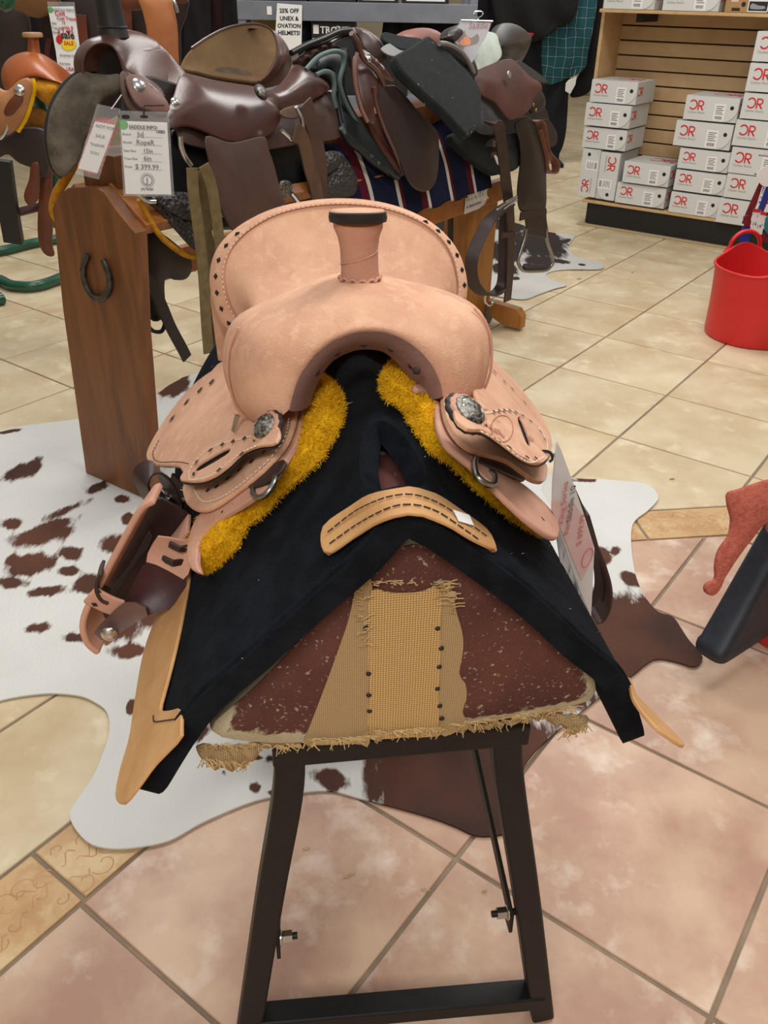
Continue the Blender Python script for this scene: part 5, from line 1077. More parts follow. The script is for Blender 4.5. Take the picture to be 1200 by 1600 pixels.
def tooled(name, c1, c2, sc):
    mt = bpy.data.materials.new(name); mt.use_nodes = True; nt = mt.node_tree; N = nt.nodes; L = nt.links; b = N['Principled BSDF']; b.inputs['Roughness'].default_value = .4
    tc = N.new('ShaderNodeTexCoord'); v = N.new('ShaderNodeTexVoronoi'); v.inputs['Scale'].default_value = sc; L.new(tc.outputs['Object'], v.inputs['Vector'])
    mx = N.new('ShaderNodeMix'); mx.data_type = 'RGBA'; mx.inputs[6].default_value = lin(c1); mx.inputs[7].default_value = lin(c2); L.new(v.outputs['Distance'], mx.inputs[0]); L.new(mx.outputs[2], b.inputs['Base Color'])
    bpn = N.new('ShaderNodeBump'); bpn.inputs['Strength'].default_value = .9; bpn.inputs['Distance'].default_value = .006; L.new(v.outputs['Distance'], bpn.inputs['Height']); L.new(bpn.outputs[0], b.inputs['Normal']); return mt
TOOL = tooled('basket_tooled_black', (34, 32, 33), (58, 54, 54), 90)

def arch_fork(Opx, Rpx, Dpx, po, pr_, pd, depth, mat, par, back, NA=36, name='fork'):
    g = lambda P, pln: resample(cat_spline([on_plane(x, y, pln.p, pln.n) for x, y in P], 5), NA)
    Oo, Rr, Dd = g(Opx, po), g(Rpx, pr_), g(Dpx, pd); secs = []
    for i in range(NA):
        o_, r_, d_ = Oo[i], Rr[i], Dd[i]; mid = lambda a, b, t: a+(b-a)*t
        secs.append(cat_spline([o_, mid(o_, r_, .4)-back*.02+BZ*.004, r_-back*.004, mid(r_, d_, .6), d_+back*.02, d_+back*depth, mid(d_, o_, .5)+back*depth*1.1, o_+back*depth*.5-BZ*.01], 4, True))
    return loft(name, secs, mat, par)

# --- the used roper saddle at the near end of the bench
RP = thing('western_saddle', 'used glossy dark brown roping saddle with a worn suede seat at the bench end', 'saddle', BF.w((.0, .4, .88)))
PN('skirt', zB([(-70, 560), (60, 560), (230, 590), (420, 540), (560, 470), (640, 430), (675, 490), (692, 560), (690, 640), (640, 662), (500, 680), (350, 705), (200, 720), (60, 700), (-60, 660)]), pl(.205, .95, .45), .006, CHES_R, RP, bulge=.01)
PN('fender', zB([(60, 640), (180, 670), (330, 640), (350, 690), (380, 780), (405, 880), (432, 970), (340, 1010), (260, 1060), (205, 1095), (170, 1060), (130, 980), (100, 880), (80, 780)]), pl(.27, .9, .16), .006, CHES_R, RP, bulge=.012)
PN('seat_jockey', [(270, 150), (281, 118), (300, 119), (333, 127), (370, 133), (398, 138), (415, 152), (431, 168), (437, 180), (434, 195), (422, 210), (400, 220), (375, 225), (352, 222), (330, 213), (305, 202), (285, 198), (262, 202), (258, 180)], pl(.235, .98, .62), .007, CHES, RP, bulge=.028)
PN('rear_jockey', zB([(330, 440), (390, 415), (440, 360), (470, 310), (520, 320), (600, 372), (638, 405), (632, 432), (560, 470), (480, 498), (400, 516), (360, 480)]), pl(.20, 1.03, .65), .007, CHES, RP, bulge=.018)
ds = plp(.05, .50, 1.10, .75, .35)
PN('seat', [(280, 116), (284, 100), (297, 83), (322, 66), (350, 52), (380, 45), (406, 46), (423, 57), (431, 78), (428, 100), (416, 122), (402, 135), (375, 134), (335, 128), (303, 120)], ds, .02, SSEAT, RP, bulge=-.014, res=.012)
pcb = plp(.08, .62, 1.1, .35, -.15); Ic = resample(cat_spline([on_plane(x, y, ds.p, ds.n) for x, y in [(385, 45), (408, 47), (424, 58), (431, 80), (428, 103), (416, 123), (398, 137)]], 5), 26); Oc = resample(cat_spline([on_plane(x, y, pcb.p, pcb.n) for x, y in [(390, 44), (416, 46), (438, 58), (452, 78), (456, 98), (450, 116), (436, 132), (406, 140)]], 5), 26)
secs = []
for i in range(26):
    e = math.sin(math.pi*i/25)**.6; mid_ = (Ic[i]+Oc[i])/2+(BX*.6+BZ*.5)*.022*e; secs.append(cat_spline([Ic[i]+ds.n*.012, Ic[i]*.75+Oc[i]*.25+(BX*.5+BZ*.6)*.02*e, mid_, Oc[i], (Oc[i]+Ic[i])/2-(BX*.6+BZ*.5)*.002], 3, True))
loft('cantle', secs, CHES, RP)
tube('cantle_piping', [on_plane(x, y, ds.p, ds.n)+ds.n*.018 for x, y in cat_spline([(297, 83), (322, 66), (350, 52), (380, 45), (406, 46), (423, 57), (430, 78), (428, 100), (416, 122), (402, 135)], 4)], .004, CHES, RP, n=6)
dsk = PN('seat_stain', [(333, 112), (345, 105), (370, 107), (390, 112), (396, 122), (380, 126), (352, 122)], plane_map(ds.p+ds.n*.012, ds.ex, ds.ey), .001, M('seat_grime', (66, 54, 44), (86, 66, 48), scale=30, rough=1), RP)
arch_fork(zA([(372, 345), (368, 290), (385, 235), (430, 190), (500, 165), (590, 138), (660, 178), (720, 238), (780, 318), (822, 378), (838, 425), (815, 448)]), zA([(395, 340), (392, 290), (410, 240), (450, 205), (505, 198), (545, 225), (570, 275), (590, 330), (640, 360), (690, 390), (740, 425), (780, 450)]), zA([(410, 338), (412, 300), (430, 260), (465, 230), (505, 225), (535, 250), (552, 290), (565, 335), (600, 365), (650, 395), (700, 430), (745, 455)]), plp(.0, .16, 1.1, .0, .5), plp(.05, .07, 1.1, .0, .6), plp(.04, .10, 1.1, .0, .6), .10, CHES, RP, BY)
hb_, ht_ = BF.w(BF.atx(176, 44, .02)), BF.w(BF.atx(163, -30, .02))
tube('horn', [hb_-BZ*.02, hb_, hb_*.5+ht_*.5, ht_, ht_+BZ*.02], [.038, .034, .031, .031, .03], M('rubber_wrap', (34, 34, 36), rough=.5), RP, n=18); disc('horn_cap', ht_+BZ*.02, BZ, .05, .014, DK, RP)
tube('wrap_edge', [hb_+(BX*math.cos(t)+BY*math.sin(t))*.0345+BZ*.003 for t in np.linspace(0, 2*math.pi, 30)[:-1]], .0022, M('rubber_wrap', (34, 34, 36)), RP, n=5, closed=True)
PN('under_skirt', [(185, 150), (200, 228), (270, 255), (340, 262), (440, 245), (470, 200), (430, 160), (300, 140), (220, 120)], pl(.13, 1.0, .3), .02, DK, RP)
PN('gullet_shade', zA([(398, 345), (396, 290), (420, 245), (460, 215), (505, 210), (545, 240), (565, 290), (575, 345), (500, 352)]), plp(.02, .115, 1.1, .0, .6), .006, M('gullet_shade_dark', (26, 19, 17), rough=.8), RP)  # dark sheet added to stand in for the shade inside the fork's gullet
PN('gullet_fleece', zA([(372, 338), (430, 345), (500, 352), (560, 345), (575, 380), (545, 440), (480, 470), (460, 520), (440, 590), (400, 650), (375, 740), (335, 795), (290, 832), (250, 795), (226, 720), (218, 620), (240, 500), (300, 400)]), plp(.02, .05, 1.0, .1, .55), .03, GREYF, RP, bulge=.02)
eg = cat_spline([on_plane(x, y, plp(.02, .05, 1.0, .1, .55).p, plp(.02, .05, 1.0, .1, .55).n) for x, y in zA([(372, 338), (300, 400), (240, 500), (218, 620), (226, 720), (250, 795), (290, 832)])], 5); tube('skirt_edge', eg, .007, BLKL, RP, n=6)
PN('fleece_hole', zA([(375, 495), (395, 472), (408, 478), (400, 505), (382, 515)]), plp(.02, .01, 1.0, .1, .55), .004, INK, RP)
PN('front_skirt', zA([(570, 335), (605, 370), (600, 430), (625, 500), (690, 545), (760, 560), (790, 545), (780, 600), (650, 560), (590, 500), (560, 420), (555, 360)]), pl(.205, 1.02, .5), .008, CHES_R, RP, bulge=.004)
RPL = PN('rigging_plate', zA([(585, 370), (620, 352), (670, 365), (700, 410), (750, 440), (785, 490), (790, 520), (760, 540), (700, 525), (650, 505), (620, 470), (595, 420)]), pl(.222, 1.02, .5), .006, M('tan_brown_leather', (112, 76, 66), (98, 66, 56), scale=10, rough=.5), RP, bulge=.006)
for (x, y), r in zip(zA([(650, 400), (820, 482)]), (.016, .012)): disc('concho', bp((x, y), .245), BX*.8+BZ*.5-BY*.1, r, .004, STEEL, RP, dome=.004)
for (x, y) in zB([(322, 433)]): disc('concho', bp((x, y), .245), BX*.8+BZ*.5, .022, .005, DK, RP); disc('concho', bp((x, y), .252), BX*.8+BZ*.5, .014, .006, NICKEL, RP, dome=.004)
# billets, dees and off-side straps
ribbon('rear_billet', cat_spline([bp(p, .27) for p in zB([(530, 480), (555, 560), (580, 650), (600, 760), (605, 850), (600, 950)])], 4), BY, .055, .006, CHES_R, RP); ribbon('rear_billet', cat_spline([bp(p, .285) for p in zB([(480, 620), (510, 640), (530, 690), (550, 780), (580, 880), (590, 950)])], 4), BY, .050, .006, M('oiled_strap', (96, 70, 52), (80, 58, 44), scale=20, rough=.5), RP)
tube('rigging_dee', cat_spline([bp(p, .275) for p in zB([(488, 500), (510, 545), (520, 590), (515, 612)])], 4), .006, STEEL, RP, n=8); tube('rigging_dee', cat_spline([bp(p, .275) for p in zB([(418, 612), (440, 630), (465, 655)])], 4), .006, STEEL, RP, n=8); tube('rigging_dee', cat_spline([bp(p, .27) for p in zA([(845, 640), (850, 690), (870, 740), (895, 775)])], 4), .007, STEEL, RP, n=8)
PN('flap_strap', zB([(410, 520), (490, 495), (500, 540), (480, 560), (420, 550)]), pl(.24, 1.0, .4), .006, M('oiled_strap', (96, 70, 52)), RP)
LT = thing('cinch_strap', 'olive canvas latigo strap folded over a steel dee of the roping saddle', 'strap', bp((325, 545), .3))
for pts, w_ in (([(300, 262), (302, 300), (310, 360), (318, 430), (322, 500), (326, 552)], .030), ([(308, 268), (318, 310), (326, 380), (334, 450), (338, 545)], .026), ([(318, 258), (330, 290), (338, 340), (345, 400), (346, 460), (344, 540)], .030)):
    ribbon('strap', cat_spline([bp(p, {262: .30, 268: .285, 258: .315}[pts[0][1]]) for p in pts], 4), BY+BX*.35, w_, .004, OLIVE, LT)
# info card sleeve and the narrow sleeve
def sleeve(name, label, quad, inner, fm, cat_='tag'):
    T = thing(name, label, cat_, on_plane(quad[2][0], quad[2][1], fm.p, fm.n)); PN('card', inner, fm, .0012, WHITE, T, closed_spline=False, bevel=0)
    PN('sleeve', quad, plane_map(fm.p+fm.n*.0025, fm.ex, fm.ey), .0006, PLASTIC, T, closed_spline=False, bevel=0); return T
zG = crop(185, 170, 11.43)
fi = plp(.285, .05, .95, .05, .72)
TG = sleeve('saddle_info_tag', 'white handwritten saddle info card in a clear sleeve on the roping saddle', zG([(10, 30), (900, 60), (1000, 1560), (90, 1560)]), zG([(40, 215), (870, 245), (945, 1530), (130, 1520)]), fi)
def tx(s, x, y, x2, y2, size_px, mat=INK, bold=.0002, par=TG, shear=0): 
    a = onp(zG([(x, y)])[0], fi, .0016); b = onp(zG([(x2, y2)])[0], fi, .0016); ex = b-a; up = onp(zG([(x, y-100)])[0], fi, .0016)-a; text('lettering', s, a, ex, up, np.linalg.norm(up)*size_px/100*1.35, mat, par, bold=bold, shear=shear)
tx('SADDLE INFO:', 190, 345, 700, 365, 62, bold=.0004)
for s, x, y, s2, x2 in (('Brand:', 75, 470, 'JuJ', 340), ('Model:', 85, 615, 'RopeR', 320), ('Seat Size:', 95, 765, '15in', 440), ('Tree Size:', 105, 905, '6in', 450), ('Price:', 115, 1050, '$ 399.99', 300)):
    tx(s, x, y, x+400, y+15, 46, GREYINK); tx(s2, x2, y+20, x2+400, y+35, 92 if s2 != '15in' else 80, bold=.0002)
    a, b = onp(zG([(x2-30, y+35)])[0], fi, .0016), onp(zG([(780, y+45)])[0], fi, .0016); mo('rule', *bar_vf(a, b, .0008, .0003, fi.n), GREYINK, TG, smooth=False)
tx('USED', 675, 430, 860, 440, 52, bold=.0005); a, b = onp(zG([(200, 362)])[0], fi, .0016), onp(zG([(690, 385)])[0], fi, .0016); mo('rule', *bar_vf(a, b, .0009, .0003, fi.n), INK, TG, smooth=False)
cc = onp(zG([(520, 1275)])[0], fi, .0017); rr_ = np.linalg.norm(onp(zG([(605, 1275)])[0], fi, .0017)-cc); tube('logo_ring', [cc+(fi.ex*math.cos(t)+fi.ey*math.sin(t))*rr_ for t in np.linspace(0, 2*math.pi, 33)[:-1]], .0009, INK, TG, n=4, closed=True)
mo('logo_ring', *join_parts(*[bar_vf(cc+(fi.ex*math.cos(t)+fi.ey*math.sin(t))*rr_*1.22, cc+(fi.ex*math.cos(t)+fi.ey*math.sin(t))*rr_*1.5, .0018, .0003, fi.n) for t in np.linspace(0, 2*math.pi, 25)[:-1]]), GREYINK, TG, kind='stuff'); text('lettering', 'J', cc-fi.ex*rr_*.25-fi.ey*rr_*.45, fi.ex, fi.ey, rr_*1.4, INK, TG, bold=.0004); tx('J&J TACK', 410, 1450, 640, 1455, 40, bold=.0004)
disc('green_dot', onp(zG([(90, 285)])[0], fi, .0014), fi.n, rr_*.95, .0006, M('green_dot', (42, 168, 58), rough=.6), TG)
PN('slot_edge', zG([(70, 110), (190, 115), (190, 175), (70, 170)]), plane_map(fi.p+fi.n*.003, fi.ex, fi.ey), .0006, INK, TG); PN('slot_edge', zG([(400, 115), (520, 120), (520, 165), (400, 160)]), plane_map(fi.p+fi.n*.003, fi.ex, fi.ey), .0006, INK, TG)
tube('tie', [onp(zG([(460, 130)])[0], fi), onp(zG([(455, 20)])[0], fi, .006), onp(zG([(460, -60)])[0], fi, .004), onp(zG([(820, -65)])[0], fi, .004)], .0018, INK, TG, n=5)
zH = crop(110, 150, 11.43); fi2 = plp(.27, .0, .95, .0, .72)
T2 = sleeve('plastic_tag', 'narrow tilted white notice card in a clear sleeve with red burst edging', zH([(480, 140), (900, 230), (510, 1490), (90, 1390)]), zH([(440, 455), (800, 520), (480, 1380), (135, 1290)]), fi2)
REDB = M('red_burst', (206, 54, 58), rough=.6); parts = []
for (a, b, n, L) in (((440, 450), (810, 500), 13, (-10, -95)), ((810, 520), (490, 1370), 9, (38, 12)), ((140, 1298), (470, 1378), 8, (-6, 36)), ((430, 460), (150, 1270), 9, (-26, 0))):
    for k in range(n):
        t0, t1 = k/n, (k+1)/n; p0 = (a[0]+(b[0]-a[0])*t0, a[1]+(b[1]-a[1])*t0); p1 = (a[0]+(b[0]-a[0])*t1, a[1]+(b[1]-a[1])*t1); pm = ((p0[0]+p1[0])/2+L[0], (p0[1]+p1[1])/2+L[1]*(.7+.6*math.sin(math.pi*t0))); parts.append(([onp(zH([q])[0], fi2, .0007) for q in (p0, p1, pm)], [[0, 1, 2]]))
mo('red_burst', *join_parts(*parts), REDB, T2, smooth=False, kind='stuff')
ex2 = onp(zH([(720, 560)])[0], fi2)-onp(zH([(460, 510)])[0], fi2); ey2 = onp(zH([(440, 455)])[0], fi2)-onp(zH([(135, 1290)])[0], fi2)
for s, x, y in (('NOT FOR', 450, 555), ('SALE', 450, 730), ('THANK', 350, 880), ('YOU', 350, 1030)): text('lettering', s, onp(zH([(x, y)])[0], fi2, .0016), ex2, ey2, np.linalg.norm(ex2)*.30, GREYINK, T2, bold=.0002)
tube('string', cat_spline([onp(p, fi2) for p in ((174, 170), (180, 162), (187, 152), (190, 148))], 3), .0012, WHITE, T2, n=4)
# sale tag hanging behind the horn
ST_ = cp(3.82); TS_ = thing('sale_tag', 'long white sale tag with yellow starburst and red sticker hanging behind the roping saddle', 'tag', on_plane(100, 115, ST_.p, ST_.n)); zI = crop(70, 0, 8.0)
PN('card', zI([(38, 85), (362, 78), (440, 605), (405, 625), (410, 885), (380, 925), (178, 925), (135, 620), (130, 600)]), ST_, .0012, WHITE, TS_, closed_spline=False, bevel=0); PN('sleeve', zI([(30, 20), (372, 25), (440, 610), (128, 612)]), plane_map(ST_.p+ST_.n*.002, ST_.ex, ST_.ey), .0005, PLASTIC, TS_, closed_spline=False, bevel=0)
sb = [zI([(300+math.cos(t)*(105 if k % 2 else 78), 560+math.sin(t)*(85 if k % 2 else 60))])[0] for k, t in enumerate(np.linspace(0, 2*math.pi, 37)[:-1])]
PN('starburst', sb, plane_map(ST_.p+ST_.n*.003, VX, VZ), .0006, M('sale_yellow', (244, 214, 20), rough=.6), TS_, closed_spline=False, bevel=0); PN('red_sticker', zI([(160, 440), (185, 430), (215, 470), (222, 520), (190, 550), (150, 525), (140, 480)]), plane_map(ST_.p+ST_.n*.003, VX, VZ), .0008, M('sale_red', (200, 30, 40), rough=.6), TS_, bevel=0)
disc('green_dot', onp(zI([(72, 125)])[0], ST_, .0014), ST_.n, .0105, .0006, M('green_dot', (42, 168, 58)), TS_)
def t8(s, x, y, sz, mat, bold=.0002): text('lettering', s, onp(zI([(x, y)])[0], ST_, .004), VX*1-VZ*.02, VZ, sz*1.39, mat, TS_, bold=bold*1.3)
t8('SADDLE INFO:', 105, 135, .0095, GREYINK); t8('Colt', 130, 190, .016, REDINK, .0004); t8('Cust Tracer', 155, 245, .0115, REDINK, .0003); t8('15', 215, 300, .011, REDINK); t8('wide 8', 215, 360, .012, REDINK); t8('$ 2,495', 165, 415, .015, REDINK); t8('sale', 205, 478, .026, M('sale_text', (60, 40, 40)), .0008); t8('Size:', 90, 300, .008, GREYINK); t8('Tree Size:', 95, 358, .008, GREYINK); t8('Price:', 105, 415, .008, GREYINK); t8('SALE', 245, 560, .013, M('sale_red', (200, 30, 40)), .0004); t8('American leather', 190, 700, .0085, GREYINK); t8('Warranty', 185, 803, .008, GREYINK); t8('USA', 275, 880, .012, REDINK, .0004)
tube('hook', [onp(zI([(200, 30)])[0], ST_), onp(zI([(190, 0)])[0], ST_), onp(zI([(195, -60)])[0], ST_)], .0015, STEEL, TS_, n=5)

# --- black tooled saddle lying under the roping saddle
TL = thing('western_saddle', 'black basket-tooled saddle with yellow fleece under the roping saddle', 'saddle', BF.w((.1, .45, .7)))
for pts, x0, nm in ((zE([(160, 640), (260, 720), (360, 830), (460, 940), (540, 990), (600, 1000), (600, 900), (520, 640), (360, 600), (250, 610)]), .215, 'skirt'), (zE2([(240, 1000), (330, 1180), (380, 1050), (420, 980), (470, 1020), (540, 1120), (575, 1220), (560, 1310), (500, 1345), (300, 1345), (200, 1300)]), .215, 'rear_skirt')):
    PN(nm, pts, pl(x0, .85, .25), .012, TOOL, TL, bulge=.01); PN('skirt_lining', pts, pl(x0-.016, .85, .25), .012, BLKL, TL)
ge = cat_spline([bp(p, .225) for p in zE([(150, 645), (210, 760), (280, 870), (370, 950), (460, 1000), (540, 1000)])], 5); AMB = M('amber_fleece', (196, 138, 24), (170, 112, 16), scale=40, rough=1, bump=.8, bscale=120); tube('fleece_edge', ge, .008, AMB, TL, n=8); ge2 = cat_spline([lo(p, -.01+.03) for p in ((118, 250), (105, 275), (88, 305), (84, 330), (92, 345))], 5); tube('fleece_edge', ge2, .013, AMB, TL, n=8)
PN('upper_jockey', zE([(240, 640), (380, 620), (500, 660), (520, 740), (500, 790), (420, 770), (330, 720)]), pl(.235, .86, .3), .01, TOOL, TL, bulge=.01); PN('upper_jockey', zE2([(310, 1000), (400, 980), (470, 1010), (470, 1060), (410, 1120), (330, 1160), (320, 1060)]), pl(.24, .86, .3), .01, TOOL, TL, bulge=.012)
PN('side_panel', [(262, 205), (300, 215), (440, 200), (490, 240), (530, 285), (540, 335), (300, 360), (250, 300)], pl(.17, .85, .2), .02, BLKL, TL)
PN('fender', zE([(160, 870), (270, 850), (440, 985), (470, 1040), (465, 1100), (430, 1145), (370, 1150), (300, 1150), (300, 1370), (205, 1385), (170, 1100)]), pl(.10, .7, .05), .008, DK, TL, bulge=.01)
tube('dee', cat_spline([bp(p, .235) for p in zE([(145, 615), (170, 640), (205, 660), (250, 660)])], 4), .006, STEEL, TL, n=8); ribbon('billet', cat_spline([bp(p, .16) for p in zE([(180, 1130), (240, 1200), (300, 1330), (350, 1450), (420, 1580), (450, 1640)])], 4), BY, .035, .005, DK, TL); tube('buckle', cat_spline([bp(p, .13) for p in zE([(205, 1440), (240, 1470), (290, 1470), (310, 1420), (290, 1380)])], 4), .006, INK, TL, n=6)
for p_, r in (((438, 295), .045),): PN('stirrup_rim', zB([(405, 850), (450, 850), (458, 890), (420, 935), (400, 930)]), pl(.25, .8), .012, NICKEL, TL); tube('stirrup_bar', cat_spline([bp(p, .26) for p in zB([(465, 905), (485, 930), (500, 950)])], 3), .007, STEEL, TL, n=6)

# --- english saddles
def roll(name, pts, x, r, mat, par): return tube(name, cat_spline([bp(p, x) for p in pts], 5), r, mat, par, n=8)
ES2 = thing('english_saddle', 'dark green black english saddle between the roping and brown saddles', 'saddle', BF.w((.05, 1.0, .85)))
PN('flap', zE2([(180, 345), (270, 250), (350, 205), (430, 195), (480, 215), (490, 290), (470, 400), (465, 500), (500, 610), (570, 730), (640, 830), (760, 1000), (900, 1190), (860, 1200), (700, 1060), (560, 950), (470, 830), (430, 700), (400, 560), (380, 400), (340, 350), (270, 380)]), pl(.17, 1.0, .35), .02, GRNL, ES2, bulge=.012)
PN('knee_panel', zE2([(260, 390), (330, 355), (390, 370), (425, 440), (425, 560), (440, 700), (520, 860), (680, 1010), (830, 1160), (760, 1130), (600, 1000), (470, 880), (420, 640), (380, 470), (330, 400)]), pl(.20, .98, .35), .012, GRNL, ES2, bulge=.01)
PN('seat', zE2([(180, 350), (300, 240), (430, 195), (480, 230), (470, 330), (440, 480), (300, 520), (200, 450)]), pl(.12, 1.05, .5), .03, BLKL, ES2, bulge=.02)
for pts, x in ((zE2([(190, 345), (280, 250), (360, 210), (430, 200), (478, 225), (485, 300), (455, 420), (470, 520), (530, 660), (640, 830), (800, 1050), (900, 1190)]), .205), (zE2([(265, 385), (335, 358), (390, 378), (412, 460), (405, 560), (420, 640)]), .215), (zE2([(465, 800), (540, 900), (640, 980), (760, 1090), (880, 1200)]), .222)):
    roll('piping', pts, x, .007, M('grey_green_piping', (84, 104, 104), rough=.5), ES2)
ES = thing('english_saddle', 'brown english jumping saddle with long rounded flap on the striped blanket', 'saddle', BF.w((.05, 1.25, .85)))
PN('flap', zE2([(700, 330), (760, 400), (800, 470), (870, 470), (960, 560), (1060, 680), (1160, 780), (1205, 850), (1215, 1000), (1200, 1180), (1160, 1270), (1100, 1300), (1020, 1270), (960, 1180), (920, 1080), (860, 940), (790, 780), (740, 620), (720, 480)]), pl(.25, .92, .25), .010, M('two_tone_flap', (50, 42, 42), (56, 36, 31), scale=3, rough=.42, bump=.08, bscale=160), ES, bulge=.02)
PN('knee_roll', zE2([(590, 200), (640, 260), (660, 340), (720, 420), (725, 520), (700, 600), (680, 680), (700, 760), (680, 790), (640, 740), (590, 640), (555, 480), (535, 330), (545, 260)]), pl(.235, 1.0, .3), .02, CHES, ES, bulge=.03)
PN('under_panel', zE2([(640, 700), (700, 690), (740, 760), (800, 920), (880, 1050), (940, 1170), (880, 1160), (780, 1010), (690, 850)]), pl(.225, .9, .25), .012, M('red_brown_panel', (84, 46, 34), (70, 36, 28), scale=8, rough=.45), ES, bulge=.01)
PN('skirt', zE2([(620, 190), (700, 250), (780, 330), (840, 400), (890, 440), (850, 450), (780, 410), (700, 340), (640, 270)]), pl(.26, 1.02, .45), .009, CHES, ES, bulge=.012)
PN('seat', zE2([(80, 225), (200, 160), (330, 110), (440, 60), (540, 38), (610, 50), (680, 90), (740, 150), (770, 210), (790, 290), (700, 270), (620, 200), (585, 120), (540, 85), (440, 95), (300, 160), (120, 215)]), pl(.14, 1.1, .55), .02, M('grey_brown_seat', (96, 80, 78), (78, 62, 60), scale=8, rough=.4), ES, bulge=.02)
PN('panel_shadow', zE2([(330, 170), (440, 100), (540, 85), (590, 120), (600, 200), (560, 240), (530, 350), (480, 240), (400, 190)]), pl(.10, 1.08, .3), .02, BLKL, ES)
PN('pommel', zE2([(75, 280), (160, 220), (300, 150), (340, 155), (385, 185), (320, 210), (220, 270), (110, 320)]), pl(.09, 1.12, .4), .03, CHES_R, ES, bulge=.02)
roll('piping', zE2([(545, 60), (590, 120), (610, 190), (650, 270), (720, 330), (770, 400), (800, 470)]), .262, .008, CHES, ES); roll('welt', zE2([(590, 210), (570, 330), (580, 480), (620, 640), (670, 750)]), .270, .006, M('pale_welt', (140, 104, 96), rough=.4), ES); roll('welt', zE2([(720, 480), (740, 620), (800, 800), (880, 980), (950, 1160)]), .268, .006, CHES, ES)
disc('stud', bp(zE2([(680, 262)])[0], .275), BX+BZ*.4, .010, .004, STEEL, ES, n=12, dome=.003)
roll('back_edge', zE2([(75, 215), (200, 150), (330, 100), (440, 50), (540, 36)]), .135, .009, BLKL, ES)

# --- black foam pad leaning on the saddles
FP = thing('foam_pad', 'thick charcoal foam pad with lint leaning across the saddles', 'pad', BF.w((.2, 1.45, .85)))
V_, Fc_, _ = panel_vf([pl(.27, 1.05, .62).inv(on_plane(x, y, pl(.27, 1.05, .62).p, pl(.27, 1.05, .62).n)) for x, y in zC([(18, 350), (30, 335), (110, 290), (200, 230), (212, 232), (330, 330), (430, 430), (490, 510), (500, 560), (497, 700), (488, 730), (432, 778), (415, 778), (300, 650), (150, 520), (60, 430)])], pl(.27, 1.05, .62), .035, .003, .014, closed_spline=False)
CHAR = M('charcoal_foam', (25, 30, 31), (31, 37, 38), scale=40, rough=1, bump=.5, bscale=300); mo('foam', V_, Fc_, CHAR, FP, bevel=.008); fuzz('lint', V_, Fc_, 40, .006, .0012, THREAD, FP, seed=9)
PN('flap', zC([(-10, 190), (80, 210), (200, 230), (110, 290), (30, 260), (-20, 230)]), pl(.22, 1.12, .8), .012, CHAR, FP)
PN('clear_wrap', zE2([(770, 190), (860, 140), (980, 200), (960, 225), (860, 245)]), pl(.235, 1.1, .7), .004, M('grey_wrap', (140, 140, 142), rough=.3), FP)

# --- rose cantle saddle behind the pad
RS = thing('western_saddle', 'saddle with smooth rose brown cantle behind the charcoal foam pad', 'saddle', BF.w((-.05, 1.75, .86)))
PN('cantle', zC([(45, 215), (75, 185), (120, 167), (190, 162), (250, 180), (290, 215), (305, 260), (306, 340), (200, 340), (100, 300)]), pl(-.06, 1.1, .2), .04, M('rose_brown_leather', (140, 90, 80), (126, 78, 70), scale=6, rough=.45), RS, bulge=.03)
PN('skirt', zC([(40, 240), (300, 280), (340, 500), (200, 520), (60, 420)]), pl(.12, 1.0, .4), .02, DK, RS)
# --- black saddle with silver edge
BS = thing('western_saddle', 'black saddle with a pale edged seat rim beside the brown western saddle', 'saddle', BF.w((.05, 1.75, .86)))
PN('seat', zC([(300, 245), (350, 235), (420, 280), (470, 340), (495, 400), (508, 480), (470, 490), (420, 430), (360, 350), (310, 290)]), pl(.20, 1.08, .5), .02, BLKL, BS, bulge=.02); roll('seat_rim', zC([(305, 240), (350, 245), (410, 275), (455, 325), (490, 395), (503, 460)]), .235, .009, M('pale_rim', (120, 116, 116), rough=.3), BS)
PN('skirt', zC([(490, 490), (560, 560), (620, 640), (660, 700), (640, 740), (560, 745), (500, 720), (485, 620)]), pl(.26, .97, .45), .010, M('grey_black_leather', (52, 52, 54), (40, 40, 42), scale=14, rough=.55, bump=.15, bscale=160), BS, bulge=.01)
PN('pad_layer', zC([(330, 760), (440, 720), (540, 740), (640, 760), (740, 740), (745, 850), (700, 940), (620, 960), (570, 970), (460, 900), (380, 830)]), pl(.235, .82, .3), .03, M('black_pad', (20, 25, 24), rough=.95), BS, bulge=.01)
PN('wear_leather', zC([(550, 800), (640, 750), (740, 740), (742, 900), (640, 965), (600, 920)]), pl(.27, .82, .2), .006, M('grey_black_leather', (52, 52, 54)), BS); PN('maker_patch', zC([(588, 842), (630, 848), (645, 905), (600, 895)]), pl(.278, .82, .2), .002, M('patch_brown', (92, 56, 48), rough=.6), BS); PN('patch_mark', zC([(605, 858), (618, 856), (630, 880), (640, 905), (625, 908), (615, 885)]), pl(.2805, .82, .2), .001, WHITE, BS)
